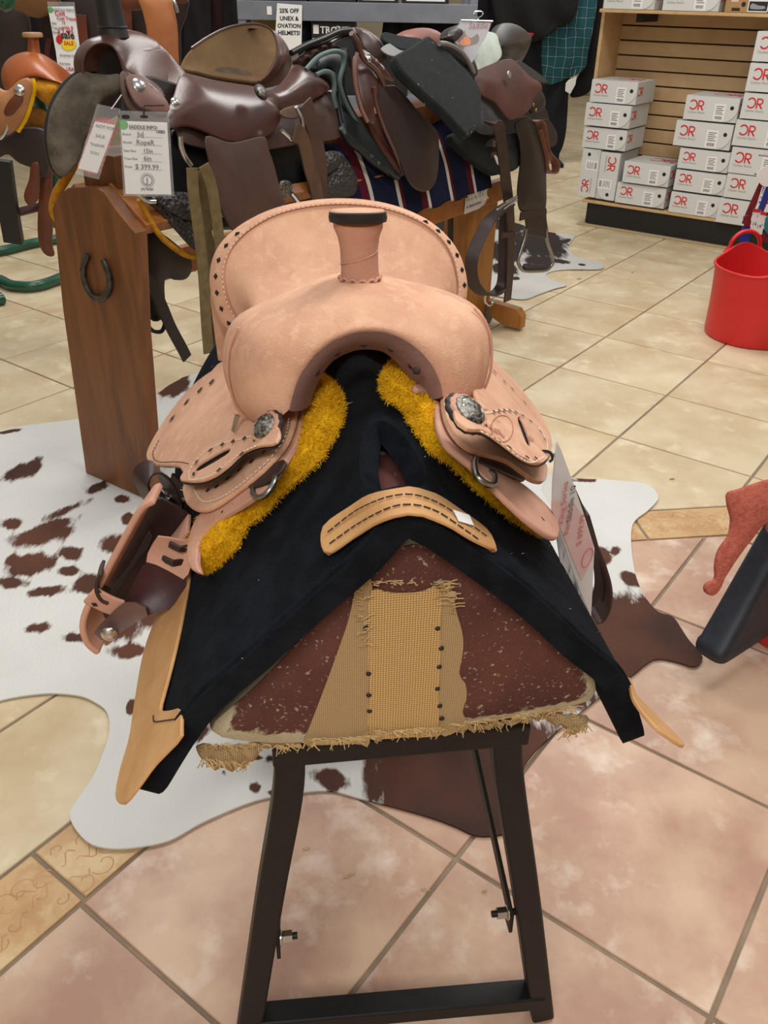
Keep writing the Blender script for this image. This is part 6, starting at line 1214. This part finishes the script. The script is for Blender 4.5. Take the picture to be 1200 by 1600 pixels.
# --- brown western saddle at the far end
WS = thing('western_saddle', 'dark brown western saddle with a pale fleece patch and a hanging fender', 'saddle', BF.w((.0, 2.2, .85)))
DKM = M('dark_matte_brown', (82, 46, 38), (66, 37, 31), scale=8, rough=.55, bump=.1, bscale=160); BKB = M('brown_black_leather', (27, 21, 19), (35, 27, 24), scale=10, rough=.42, bump=.12, bscale=160)
PN('seat_jockey', zC([(490, 400), (600, 350), (690, 330), (740, 370), (800, 430), (850, 460), (862, 500), (820, 540), (800, 600), (760, 640), (690, 665), (650, 630), (600, 570), (530, 530), (505, 480)]), pl(.26, 1.02, .5), .009, DKM, WS, bulge=.02)
PN('under_skirt', zC([(420, 480), (560, 430), (700, 560), (840, 560), (890, 690), (760, 760), (600, 760), (440, 680)]), pl(.15, .95, .3), .02, BLKL, WS)
PN('cantle', zC([(590, 160), (620, 140), (680, 148), (720, 180), (742, 230), (735, 300), (715, 350), (680, 385), (640, 370), (600, 360), (560, 300), (560, 220)]), plp(.05, 2.15, 1.1, .3, -.3), .04, BKB, WS, bulge=.05)
PN('seat_back', zC([(305, 200), (330, 165), (390, 145), (440, 160), (480, 230), (420, 260), (350, 240), (310, 235)]), plp(.0, 2.15, 1.1, .3, -.3), .03, BKB, WS, bulge=.03)
PN('fleece_patch', zC([(345, 235), (380, 200), (420, 180), (590, 190), (620, 250), (635, 320), (590, 370), (520, 400), (490, 400), (470, 340), (410, 280)]), pl(.22, 1.08, .6), .015, M('pale_mint_fleece', (188, 196, 186), (172, 182, 172), scale=12, rough=1, bump=.6, bscale=90), WS, bulge=.012)
PN('rear_jockey', zC([(715, 350), (745, 340), (800, 375), (850, 410), (898, 450), (880, 462), (820, 445), (760, 400)]), pl(.20, 1.02, .75), .006, BKB, WS); PN('rear_skirt', zC([(800, 540), (850, 495), (880, 540), (880, 590), (850, 620), (800, 625)]), pl(.25, .9, .3), .008, BKB, WS, bulge=.008)
for x, y in zC([(690, 410)]): disc('concho', bp((x, y), .29), BX+BZ*.4, .014, .004, STEEL, WS, n=14)
for x, y in zC([(822, 578), (836, 608)]): disc('brass_stud', bp((x, y), .28), BX, .007, .004, M('brass', (200, 160, 80), rough=.3, metal=1), WS, n=10)
PN('fender', zC([(715, 690), (760, 640), (800, 650), (850, 740), (880, 860), (885, 1000), (880, 1150), (820, 1180), (770, 1175), (740, 1150), (730, 1050), (745, 900), (740, 780)]), pl(.30, .8, .03), .010, BKB, WS, bulge=.012)
PN('stirrup_leather', zC([(782, 1165), (882, 1140), (888, 1200), (897, 1305), (840, 1300), (788, 1285)]), pl(.305, .5), .008, DK, WS); ribbon('keeper', [bp(p, .32) for p in zC([(750, 1195), (800, 1180), (880, 1160)])], BZ, .035, .006, BKB, WS)
sw = cat_spline([bp(p, .31) for p in zD([(610, 460), (600, 520), (575, 600), (555, 670), (570, 720), (600, 742), (680, 745), (750, 735), (785, 690), (780, 630), (755, 560), (745, 500), (748, 455)])], 5); tube('stirrup', sw, .008, M('dull_steel', (150, 150, 148)), WS, n=8)
PN('tread', zD([(585, 705), (680, 715), (755, 700), (780, 690), (750, 735), (680, 742), (600, 740)]), pl(.315, .3, 1.0), .012, BLK, WS)
ribbon('tie_strap', cat_spline([bp(p, .31) for p in zC([(820, 670), (850, 665), (872, 700), (885, 780), (900, 840), (940, 890), (945, 940), (915, 955), (890, 930), (885, 870), (870, 800), (850, 720)])], 4), BX+BY*.4, .035, .005, M('copper_edge_strap', (124, 78, 58), (106, 64, 48), scale=20, rough=.5), WS); PN('strap_end', zC([(860, 670), (900, 660), (945, 730), (945, 790), (915, 810), (890, 790), (870, 740)]), pl(.29, .9, .1), .008, BKB, WS)
# stirrup leathers with buckles hanging in front of the post
SL = thing('stirrup_leather_strap', 'long dark brown buckled strap looped beside the bench post', 'strap', bp((770, 470), .34))
ribbon('strap', cat_spline([bp(p, .34) for p in zC([(580, 680), (600, 675), (625, 690), (640, 740), (655, 850), (670, 980), (685, 1100)])], 4), BX*.5+BY, .045, .007, DBROWN, SL)
ribbon('loop', cat_spline([bp(p, .34) for p in zD([(500, 290), (430, 340), (350, 420), (290, 540), (250, 640), (240, 740), (260, 830), (310, 890), (370, 905), (430, 870), (455, 800), (462, 650), (465, 500), (475, 330)])], 4), BX*.9+BY*.5, .05, .006, DBROWN, SL)
ribbon('strap_end', cat_spline([bp(p, .36) for p in zD([(500, 320), (505, 450), (505, 600), (500, 750), (490, 870), (482, 945)])], 4), BY, .06, .007, DBROWN, SL); ribbon('keeper', [bp(p, .368) for p in zD([(440, 505), (535, 500)])], BZ, .02, .006, DBROWN, SL); ribbon('keeper', [bp(p, .32) for p in zC([(605, 795), (660, 780)])], BZ, .02, .01, M('copper_edge_strap', (124, 78, 58)), SL)
for a, b in (((415, 330), (545, 245)), ((455, 330), (545, 260)), ((500, 300), (548, 265))): tube('buckle', [bp(zD([a])[0], .37), bp(zD([b])[0], .37)], .0045, STEEL, SL, n=6)
tube('ring', cat_spline([bp(p, .33) for p in zD([(335, 905), (332, 945), (350, 970), (375, 970), (392, 940), (388, 905)])], 4), .005, STEEL, SL, n=6); ribbon('tail', [bp(p, .33) for p in zD([(350, 965), (345, 1020), (370, 1080)])], BY, .03, .006, DBROWN, SL)
# photo tag on the pale fleece
ft_ = plp(.30, 1.75, 1.1, .35, .5); PT = thing('photo_tag', 'clear sleeve tag with a printed saddle picture clipped on the pale fleece', 'tag', bp((738, 95), .3)); zJ = crop(700, 0, 5.0)
PN('card', zJ([(98, 170), (330, 180), (300, 280), (180, 495), (60, 400), (10, 370)]), ft_, .0015, M('photo_grey', (150, 146, 152), (176, 172, 178), scale=4, rough=.5), PT, closed_spline=False, bevel=0); PN('sleeve', zJ([(95, 158), (345, 165), (300, 300), (185, 500), (0, 370)]), plane_map(ft_.p+ft_.n*.003, ft_.ex, ft_.ey), .0008, PLASTIC, PT, closed_spline=False, bevel=0)
f2 = plane_map(ft_.p+ft_.n*.002, ft_.ex, ft_.ey); PN('printed_saddle', zJ([(70, 290), (110, 265), (130, 235), (140, 275), (180, 300), (230, 262), (243, 290), (235, 335), (180, 350), (130, 360), (110, 405), (75, 390), (90, 340)]), f2, .0008, M('print_brown', (96, 56, 40), rough=.6), PT, bevel=0); PN('printed_panel', zJ([(85, 340), (110, 310), (135, 285), (165, 300), (180, 330), (165, 352), (110, 355)]), plane_map(f2.p+f2.n*.001, f2.ex, f2.ey), .0006, M('print_orange', (226, 130, 66), rough=.6), PT, bevel=0)
text('lettering', 'Saddle', onp(zJ([(160, 225)])[0], f2, .001), ft_.ex, ft_.ey, .032, M('print_maroon', (150, 70, 80), rough=.6), PT, shear=.3); text('lettering', 'USED', onp(zJ([(8, 360)])[0], f2, .001), onp(zJ([(45, 315)])[0], f2)-onp(zJ([(8, 360)])[0], f2), ft_.ey, .022, WHITE, PT, bold=.0005)
tube('clip', cat_spline([onp(p, ft_, .004) for p in zJ([(225, 165), (230, 140), (200, 115), (205, 95), (265, 95), (262, 125), (232, 145), (240, 165)])], 3), .0022, STEEL, PT, n=5); tube('frame', [onp(p, ft_, .004) for p in zJ([(95, 160), (345, 168)])], .0022, STEEL, PT, n=5)

# ------------------------------------------------------------------ price sleeves on the new saddle
zK = crop(840, 650, 4.85)
ftg = plane_map(Sy(862, 700, .15), (AY*.45+AX*.75), AZ)
if ftg.n@(CAM-ftg.p) < 0: ftg = plane_map(ftg.p, -ftg.ex, AZ)
PTG = thing('price_sleeve', 'clear plastic price sleeve with pink and white cards tied to the new saddle', 'tag', on_plane(*zK([(400, 1520)])[0], ftg.p, ftg.n))
lay = lambda k: plane_map(ftg.p+ftg.n*k, ftg.ex, ftg.ey)
PN('back_card', zK([(105, 700), (135, 880), (165, 1090), (215, 1285), (330, 1430), (395, 1512), (400, 1100), (300, 900), (180, 750)]), lay(.0), .0012, M('navy_card', (70, 74, 96), (200, 204, 210), scale=22, rough=.5, stretch=(1, 1, .15), thr=(.45, .5)), PTG, closed_spline=False, bevel=0)
PN('card', zK([(140, 195), (170, 250), (255, 480), (345, 740), (425, 1000), (415, 1200), (400, 1515), (320, 1330), (250, 1130), (180, 930), (102, 705), (110, 480)]), lay(.002), .0012, M('grey_card_white', (212, 212, 214), rough=.5), PTG, closed_spline=False, bevel=0)
PN('pink_card', zK([(103, 640), (180, 640), (262, 640), (340, 760), (420, 990), (390, 1120), (330, 1245), (265, 1090), (190, 900), (102, 700)]), lay(.004), .001, M('pink_card', (222, 176, 172), (212, 164, 160), scale=20, rough=.5), PTG, closed_spline=False, bevel=0)
PN('sleeve', zK([(120, 80), (145, 165), (258, 480), (345, 740), (428, 1000), (415, 1250), (402, 1520), (300, 1310), (180, 980), (100, 690), (30, 570), (50, 330), (90, 170)]), lay(.006), .0006, PLASTIC, PTG, closed_spline=False, bevel=0)
e_a = onp(zK([(200, 780)])[0], ftg, .0055); e_b = onp(zK([(235, 500)])[0], ftg, .0055)
for k, (s, x, y) in enumerate((('King Series', 165, 800), ('Ranch', 205, 880), ('Saddle 10', 225, 780), ('$ 899.99', 300, 960))): text('lettering', s, onp(zK([(x, y)])[0], ftg, .0055), e_b-e_a, np.cross(ftg.n, e_b-e_a), .013, REDINK if k != 2 else INK, PTG, bold=.0003)
lc = onp(zK([(350, 1060)])[0], ftg, .0055); tube('logo_ring', [lc+(ftg.ex*math.cos(t)*.010+ftg.ey*math.sin(t)*.014) for t in np.linspace(0, 2*math.pi, 25)[:-1]], .0008, REDINK, PTG, n=4, closed=True)
tube('tie', cat_spline([onp(p, ftg, .006) for p in zK([(-20, 255), (30, 250), (70, 270), (80, 310), (60, 330)])], 4), .0018, BLACK, PTG, n=5)

# ------------------------------------------------------------------ metal shelving behind the bench
YS = 4.95; SP = lambda px, py, Y=YS: on_plane(px, py, (0, Y, 0), (0, 1, 0))
GREYS = M('grey_enamel', (124, 128, 138), (114, 118, 128), scale=8, rough=.45, bump=.05, bscale=100)
x0 = SP(372, 30)[0]; x1 = SP(745, 30)[0]; zb_ = SP(560, 19)[2]
SH = thing('metal_shelving', 'grey metal shelving unit holding helmet boxes behind the bench', 'shelf', np.array([(x0+x1)/2, YS+.25, 0]))
for xx in (x0+.02, x1-.02):
    for yy in (YS+.015, YS+.5): bar('upright', np.array([xx, yy, .0]), np.array([xx, yy, 2.0]), .04, .04, GREYS, SH, up=(1, 0, 0))
for k in range(8): disc('slot_hole', np.array([x0+.02, YS-.006, .95+k*.055]), np.array([0, -1.0, 0]), .008, .002, INK, SH, n=8)
for zz in (zb_, zb_-.42):
    box('shelf_beam', np.array([(x0+x1)/2, YS, zz]), (x1-x0)/2, .012, .042, GREYS, SH); box('shelf_deck', np.array([(x0+x1)/2, YS+.26, zz+.03]), (x1-x0)/2-.02, .25, .008, GREYS, SH)
bx0 = SP(421, 9); box('price_label', np.array([bx0[0], YS-.013, zb_]), .012, .001, .018, WHITE, SH, bevel=0)
zt = zb_+.040; zl = zb_-.42+.040
def crate(name, label, px0, px1, z0, h, d, mat, cat_='box', y=YS+.02, group=None):
    a, b = SP(px0, 30, y)[0], SP(px1, 30, y)[0]; T = thing(name, label, cat_, np.array([(a+b)/2, y+d/2, z0]), group); box('carton', np.array([(a+b)/2, y+d/2, z0+h/2]), (b-a)/2, d/2, h/2, mat, T, bevel=.003); return T, a, b, y, z0
BCARD = M('black_card', (20, 20, 22), rough=.5)
HB, a, b, y, z0 = crate('helmet_box', 'black helmet box with white lettering on the lower shelf', 486, 554, zl, SP(520, 34)[2]-zl, .32, BCARD)
fh = plane_map(np.array([a, y-.001, z0]), VX, VZ); hh = SP(520, 34)[2]-zl; ww = b-a
PN_ = rect(fh, .005, .005, ww*.62, hh-.075, M('box_white_panel', (214, 214, 216), rough=.5), HB, 'white_panel'); V, Fc, _ = panel_vf([(ww*.36+.055*math.cos(t), .10+.065*math.sin(t)) for t in np.linspace(0, 2*math.pi, 20)[:-1]], fh, .002, 0, .02); mo('printed_helmet', V, Fc, INK, PN_)
text('lettering', 'TROXEL', fh(.045, hh-.052, .001), VX, VZ, .044, WHITE, HB, bold=.001); rect(fh, .01, hh-.055, .038, hh-.015, WHITE, HB, 'emblem'); tube('emblem_ring', [fh(ww*.62+.014*math.cos(t), hh-.036+.016*math.sin(t), .001) for t in np.linspace(0, 2*math.pi, 20)[:-1]], .003, WHITE, HB, n=4, closed=True)
rect(fh, .012, hh-.115, .06, hh-.105, GREYINK, HB, 'print'); rect(fh, .012, hh-.145, .045, hh-.135, GREYINK, HB, 'print')
HB2, *_ = crate('helmet_box', 'plain black helmet box behind the lettered one on the lower shelf', 560, 640, zl, .20, .32, BCARD)
for k, (p0, p1, lab) in enumerate(((395, 480, 'at the left post'), (484, 556, 'left of the middle'), (560, 622, 'right of the middle'), (628, 700, 'at the right post'))):
    T, a, b, y, z0 = crate('helmet_box', 'black helmet box with a white label on the upper shelf '+lab, p0, p1, zt, .24, .32, BCARD, group='helmet boxes on the upper shelf'); f_ = plane_map(np.array([a, y-.001, z0]), VX, VZ); w_ = b-a; lb = rect(f_, .02, .012, w_-.02, .10, WHITE, T, 'label_sticker'); rect(f_, w_*.62, .02, w_-.04, .045, INK, lb, 'print', .0012); rect(f_, .04, .03, w_*.5, .042, INK, lb, 'print', .0012)
yb_ = thing('yellow_board', 'olive yellow board leaning on the lower metal shelf', 'board', SP(412, 62, YS+.2)); PN('board', [(386, 8), (436, 8), (434, 66), (405, 66), (396, 40)], plane_map(SP(412, 62, YS+.18), VX, VZ+np.array([0, .12, 0])), .012, M('olive_yellow', (136, 120, 58), rough=.7), yb_, closed_spline=False)
SG = thing('sale_sign', 'white paper helmet sale sign hanging from the metal shelf beam', 'sign', SP(452, 80, YS-.03)); fs = cp(YS-.03)
PN('paper', [(433, 5), (472, 8), (471, 80), (429, 76)], fs, .001, WHITE, SG, closed_spline=False, bevel=0)
for k, (s, py) in enumerate((('25% OFF', 20), ('UNEX &', 32), ('OVATION', 43.5), ('HELMETS!', 54.5))): text('lettering', s, onp((452+.3*k*0, py), fs, .002), VX, VZ, .026, INK, SG, bold=.0008, align='CENTER')
# dark stock on the lower shelf
FAB = lambda n, c: M(n, c, tuple(int(v*.7) for v in c), scale=8, rough=.9, bump=.2, bscale=60)
def garment(label, pts, Y, mat, cat_='garment', folds=70, th=.04, bulge=.03, name='hanging_garment', hanger=False, group=None):
    fm = cp(Y); uv = [fm.inv(on_plane(x, y_, fm.p, fm.n)) for x, y_ in pts]; ph = random.random()*6
    T = thing(name, label, cat_, on_plane(pts[0][0], max(p[1] for p in pts), fm.p, fm.n), group)
    V, Fc, v2 = panel_vf(uv, fm, th, bulge, .03, smoothn=3, extra=lambda v, d: .016*np.sin(v[:, 0]*folds+ph+2*np.sin(v[:, 1]*6))*np.clip(d/.05, 0, 1)); o = mo('cloth', V, Fc, mat, T, bevel=.008); attr_vec(o, 'cloth', [(p[0], p[1], 0) for p in v2]*2)
    return T
BLKF = FAB('black_cloth', (15, 15, 17)); NAVF = FAB('navy_cloth', (14, 16, 28)); MARF = FAB('maroon_cloth', (44, 12, 22)); PURF = FAB('plum_cloth', (28, 20, 28)); TEAF = FAB('petrol_cloth', (14, 42, 48)); GRYF = FAB('grey_cloth', (62, 62, 66))
for k, (p0, p1, mt, lab) in enumerate(((470, 486, TEAF, 'petrol green'), (600, 625, NAVF, 'navy'), (625, 655, BLKF, 'black'), (655, 690, NAVF, 'dark navy'), (690, 738, BLKF, 'charcoal black'))): garment(lab+' folded cloth on the lower metal shelf', [(p0, 26), (p1, 26), (p1, 100), (p0, 100)], YS+.22, mt, name='folded_cloth', cat_='cloth', th=.10)
# clothing rail
def plaid():
    mt = bpy.data.materials.new('teal_plaid'); mt.use_nodes = True; nt = mt.node_tree; N = nt.nodes; L = nt.links; b = N['Principled BSDF']; b.inputs['Roughness'].default_value = .9
    at = N.new('ShaderNodeAttribute'); at.attribute_name = 'cloth'; out_ = None; col = lin((20, 78, 88))
    prev = None
    for ax, sc, thr, c in (('X', 4.2, .75, (14, 50, 62)), ('Y', 4.2, .75, (14, 50, 62)), ('X', 4.2, .985, (170, 200, 200)), ('Y', 4.2, .985, (150, 190, 190))):
        w = N.new('ShaderNodeTexWave'); w.bands_direction = ax; w.inputs['Scale'].default_value = sc; w.inputs['Distortion'].default_value = 3.0; w.inputs['Detail'].default_value = 2; L.new(at.outputs['Vector'], w.inputs['Vector'])
        g = N.new('ShaderNodeMath'); g.operation = 'GREATER_THAN'; g.inputs[1].default_value = thr; L.new(w.outputs['Fac'], g.inputs[0]); m_ = N.new('ShaderNodeMath'); m_.operation = 'MULTIPLY'; m_.inputs[1].default_value = .35; L.new(g.outputs[0], m_.inputs[0])
        mx = N.new('ShaderNodeMix'); mx.data_type = 'RGBA'; L.new(m_.outputs[0], mx.inputs[0]); mx.inputs[7].default_value = lin(c)
        if prev is None: mx.inputs[6].default_value = col
        else: L.new(prev, mx.inputs[6])
        prev = mx.outputs[2]
    L.new(prev, b.inputs['Base Color']); return mt
YR = 8.3
RK = thing('clothing_rail', 'black metal clothing rail with dark jackets and a teal plaid shirt', 'clothing rack', SP(850, 300, YR)*np.array([1, 1, 0])); xa, xb = SP(748, 0, YR)[0], SP(888, 190, YR)[0]
tube('rail', [np.array([xa, YR+.05, 1.62]), np.array([xb, YR+.05, 1.62])], .014, BLK, RK, n=8)
for xx in (xa+.03, xb-.05): tube('post', [np.array([xx, YR+.05, .03]), np.array([xx, YR+.05, 1.62])], .014, BLK, RK, n=8); bar('foot', np.array([xx, YR-.22, .02]), np.array([xx, YR+.32, .02]), .03, .03, BLK, RK)
garment('navy jacket at the shelf end of the clothing rail', [(738, -70), (775, -75), (815, -60), (820, 60), (812, 150), (790, 170), (742, 120), (736, 20)], YR+.06, NAVF)
garment('long navy trousers hanging below the black jacket on the rail', [(800, 40), (850, 30), (890, 60), (887, 150), (882, 215), (868, 245), (846, 235), (838, 160), (806, 150)], YR+.02, NAVF, folds=40)
garment('black jacket hanging before the teal plaid shirt', [(764, -70), (820, -80), (900, -75), (905, -20), (896, 28), (870, 42), (850, 58), (828, 66), (806, 58), (782, 52), (768, 0)], YR-.10, BLKF, folds=20)
garment('teal plaid shirt hanging on the clothing rail', [(848, 46), (868, 36), (895, 26), (903, 0), (904, -70), (934, -70), (932, 0), (926, 40), (918, 80), (912, 108), (885, 122), (856, 132), (846, 112)], YR-.02, plaid(), folds=36)
garment('black jacket at the slatwall end of the clothing rail', [(930, -70), (952, -70), (945, 20), (938, 70), (930, 120), (918, 145), (896, 152), (890, 146), (906, 112), (918, 78), (928, 30)], YR+.08, BLKF, folds=40)
PN('red_lining', [(810, 52), (834, 52), (826, 60), (812, 61)], cp(YR-.2), .006, M('red_lining', (170, 24, 44), rough=.7), bpy.data.objects[[o.name for o in COL.objects if o.get('label') == 'black jacket hanging before the teal plaid shirt'][0]])
HT = thing('hang_tag', 'white paper hang tag below the teal plaid shirt', 'tag', SP(892, 146, YR-.06)); PN('paper', [(888, 125), (901, 119), (899, 132), (891, 147), (883, 142), (884, 130)], cp(YR-.08), .001, WHITE, HT, closed_spline=False, bevel=0); tube('string', [SP(896, 122, YR-.08), SP(900, 108, YR-.08)], .001, WHITE, HT, n=4)
# second rail of dark clothes behind the roping saddle
Y2 = 7.9; R2k = thing('clothing_rail', 'black metal clothing rail with plum and black coats behind the roping saddle', 'clothing rack', SP(200, 300, Y2)*np.array([1, 1, 0])); xa, xb = SP(-150, 0, Y2)[0], SP(372, 0, Y2)[0]
tube('rail', [np.array([xa, Y2+.05, 1.62]), np.array([xb, Y2+.05, 1.62])], .014, BLK, R2k, n=8)
for xx in (xa+.03, xb-.05): tube('post', [np.array([xx, Y2+.05, .03]), np.array([xx, Y2+.05, 1.62])], .014, BLK, R2k, n=8); bar('foot', np.array([xx, Y2-.22, .02]), np.array([xx, Y2+.32, .02]), .03, .03, BLK, R2k)
cl = [(352, 392, BLKF, 'black coat next to the shelf post'), (318, 358, MARF, 'maroon coat behind the suede seat'), (290, 330, PURF, 'plum coat behind the suede seat'), (262, 300, BLKF, 'black coat behind the tan fender'), (225, 270, NAVF, 'navy coat behind the tan fender'), (180, 232, BLKF, 'black coat behind the wrapped horn'), (130, 188, MARF, 'dark maroon coat behind the wrapped horn'), (80, 138, BLKF, 'black coat behind the sale tag'), (20, 86, PURF, 'plum coat behind the sale tag'), (-40, 26, BLKF, 'black coat behind the orange saddle'), (-110, -36, NAVF, 'navy coat beyond the orange saddle')]
for k, (p0, p1, mt, lab) in enumerate(cl): garment(lab, [(p0+6, -75), (p1-6, -75), (p1, -20), (p1+2, 90), (p1, 178), (p0, 178), (p0-2, 90), (p0, -20)], Y2+(.04 if k % 2 else -.03), mt, folds=45)

# ------------------------------------------------------------------ green tube rack with the orange saddle
GRN = M('green_enamel', (18, 74, 52), (22, 84, 60), scale=10, rough=.3, coat=.2); YO = 3.25
OP = lambda px, py, Y=YO: on_plane(px, py, (0, Y, 0), (0, 1, 0))
GRK = thing('saddle_rack', 'green metal tube saddle rack holding the orange saddle', 'rack', floor_pt(40, 430)*np.array([1, 1, 0]))
tube('post_tube', cat_spline([OP(48, 128, 3.5), OP(64, 158, 3.45), OP(74, 200, 3.4), OP(80, 250, 3.4), OP(88, 300, 3.4), OP(92, 352, 3.45)], 5), .026, GRN, GRK, n=12)
tube('foot_tube', cat_spline([floor_pt(-60, 470, .03), floor_pt(-10, 437, .03), floor_pt(20, 446, .03), floor_pt(60, 446, .03), floor_pt(110, 428, .03), floor_pt(170, 405, .03)], 6), .026, GRN, GRK, n=12); tube('foot_tube', cat_spline([floor_pt(-70, 400, .03), floor_pt(0, 392, .03), floor_pt(50, 380, .03), floor_pt(100, 372, .03)], 6), .026, GRN, GRK, n=12)
tube('foot_end', [floor_pt(-12, 470, .03), floor_pt(4, 466, .03)], .03, GRN, GRK, n=12); tube('top_tube', cat_spline([OP(-6, -20, 3.6), OP(8, 5, 3.6), OP(14, -15, 3.6)], 5), .03, GRN, GRK, n=12); tube('bar_tube', [OP(-30, 176, 3.6), OP(140, 160, 3.6)], .02, GRN, GRK, n=10)
ribbon('black_leg', [OP(2, 250, 3.3), OP(12, 320, 3.32), OP(22, 378, 3.35)], VX, .07, .03, BLK, GRK); tube('cross_bar', [OP(20, 334, 3.35), OP(75, 320, 3.4)], .016, M('maroon_bar', (70, 26, 34), rough=.4), GRK, n=8)
ORG = M('orange_leather', (160, 84, 36), (140, 70, 30), scale=5, rough=.38, coat=.2, bump=.06, bscale=100); TANB = M('natural_tan_leather', (176, 122, 80), (160, 108, 68), scale=8, rough=.6, bump=.1, bscale=160); RUST = M('rust_leather', (104, 52, 30), (88, 42, 24), scale=8, rough=.45)
OS = thing('western_saddle', 'orange leather saddle with yellow fleece on the green tube rack', 'saddle', OP(50, 220))
arch_fork(zF([(40, 250), (12, 185), (8, 125), (35, 62), (95, 20), (160, 4), (225, 8), (290, 45), (345, 95), (385, 150), (415, 200)]), zF([(70, 250), (105, 200), (145, 165), (185, 150), (230, 148), (275, 160), (320, 175), (360, 188), (400, 205)]), zF([(90, 255), (125, 215), (160, 185), (195, 172), (235, 172), (280, 182), (325, 194), (365, 203), (400, 212)]), cp(YO+.08), cp(YO), cp(YO+.03), .12, ORG, OS, np.array([0, 1.0, 0]))
hb2 = OP(53, 84, YO+.10); ht2 = OP(52, 62, YO+.10); tube('horn', [hb2-VZ*.02, hb2, ht2, ht2+VZ*.01], [.030, .022, .018, .02], ORG, OS, n=14); disc('horn_cap', ht2+VZ*.008, VZ, .034, .014, M('pale_horn_cap', (150, 110, 70), rough=.5), OS)
PN('jockey_plate', zF([(-40, 235), (40, 248), (80, 225), (115, 188), (165, 165), (200, 175), (206, 230), (185, 320), (150, 420), (105, 490), (50, 518), (-40, 515)]), cp(YO-.06), .014, TANB, OS, bulge=.015); ed_ = cat_spline([OP(x, y_, YO-.055) for x, y_ in zF([(200, 172), (212, 230), (190, 330), (158, 420), (110, 500)])], 5); tube('fleece_edge', ed_, .009, FLEECE, OS, n=6)
PN('rosette_strap', zF([(95, 270), (140, 270), (145, 310), (120, 350), (75, 400), (25, 395), (45, 330)]), cp(YO-.085), .006, RUST, OS, bulge=.006); disc('concho', OP(*zF([(122, 245)])[0], YO-.085), np.array([.15, -1, .25]), .018, .006, STEEL, OS, dome=.004)
tube('ring', cat_spline([OP(x, y_, YO-.08) for x, y_ in zF([(35, 430), (45, 470), (25, 520), (0, 545), (-25, 530)])], 4), .006, STEEL, OS, n=8)
PN('fleece_lining', zF([(205, 180), (290, 172), (380, 185), (412, 225), (385, 280), (335, 335), (285, 315), (225, 255)]), cp(YO+.04), .03, M('amber_fleece', (196, 130, 20), (170, 108, 14), scale=40, rough=1, bump=.8, bscale=120), OS, bulge=.02); PN('lower_fleece', zF([(150, 400), (210, 350), (300, 380), (300, 490), (120, 500)]), cp(YO+.06), .03, M('brown_fleece', (132, 86, 26), (110, 70, 20), scale=30, rough=1), OS, bulge=.01)
PN('dark_skirt', zF([(-40, 520), (60, 520), (150, 470), (300, 490), (320, 640), (300, 780), (240, 770), (215, 730), (170, 712), (120, 690), (60, 640), (0, 665), (-40, 670)]), cp(YO+.02), .02, DK, OS, bulge=.01); PN('strap_end', zF([(200, 700), (250, 700), (250, 850), (240, 930), (185, 965), (152, 900), (185, 800)]), cp(YO), .01, RUST, OS, bulge=.006)
PN('fender', zF([(265, 720), (325, 720), (332, 880), (335, 1080), (330, 1200), (345, 1275), (290, 1270), (250, 1200), (240, 1050)]), cp(YO+.05), .012, RUST, OS, bulge=.01)
# further saddles on the rear rack
RR = thing('western_saddle', 'saddle with a broad tan fender on the rear rack behind the wrapped horn', 'saddle', OP(250, 105, 3.9)); PN('fender', zA([(655, -20), (790, -20), (815, 40), (833, 120), (838, 230), (835, 315), (770, 300), (700, 220), (690, 140), (672, 60)]), cp(3.8), .012, M('amber_fender', (170, 106, 62), (154, 92, 52), scale=6, rough=.6), RR, bulge=.015); PN('skirt', zA([(560, -40), (880, -40), (862, 20), (830, 15), (640, 50), (575, 30)]), cp(3.85), .02, RUST, RR, bulge=.01); tube('dee', cat_spline([OP(x, y_, 3.76) for x, y_ in zA([(808, -10), (822, 20), (832, 60)])], 4), .007, STEEL, RR, n=6)
PN('seat', zA([(560, -20), (610, 60), (600, 140), (690, 200), (840, 310), (850, 150), (880, 60), (860, -20)]), cp(4.0), .03, DK, RR)
R3 = thing('western_saddle', 'tan seated saddle hung above the orange one on the rear rack', 'saddle', OP(60, 25, 3.9)); PN('skirt', [(15, -40), (98, -40), (94, 6), (80, 22), (60, 28), (40, 20), (20, 8)], cp(3.9), .03, M('ochre_leather', (128, 88, 50), (110, 74, 40), scale=8, rough=.6), R3, bulge=.02)
R4 = thing('western_saddle', 'deep brown saddle with hanging straps behind the sale tag', 'saddle', OP(110, 130, 4.0)); PN('skirt', [(70, -30), (160, -30), (200, 30), (205, 110), (130, 140), (90, 120), (72, 60)], cp(4.0), .03, DK, R4, bulge=.02); ribbon('strap', cat_spline([OP(x, y_, 3.93) for x, y_ in ((121, 22), (124, 60), (130, 100))], 4), VX, .07, .006, RUST, R4); tube('loop', cat_spline([OP(x, y_, 3.93) for x, y_ in ((78, 60), (74, 85), (82, 100), (95, 95))], 4), .012, M('oxblood', (72, 30, 26), rough=.4), R4, n=6); ribbon('strap', [OP(195, 0, 3.92), OP(198, 70, 3.92)], VX, .05, .006, RUST, R4)
R5 = thing('western_saddle', 'very dark saddle hanging between the two racks', 'saddle', OP(10, 90, 4.1)); PN('skirt', [(-40, 0), (40, 10), (48, 80), (30, 140), (-40, 150)], cp(4.1), .03, DK, R5, bulge=.02)
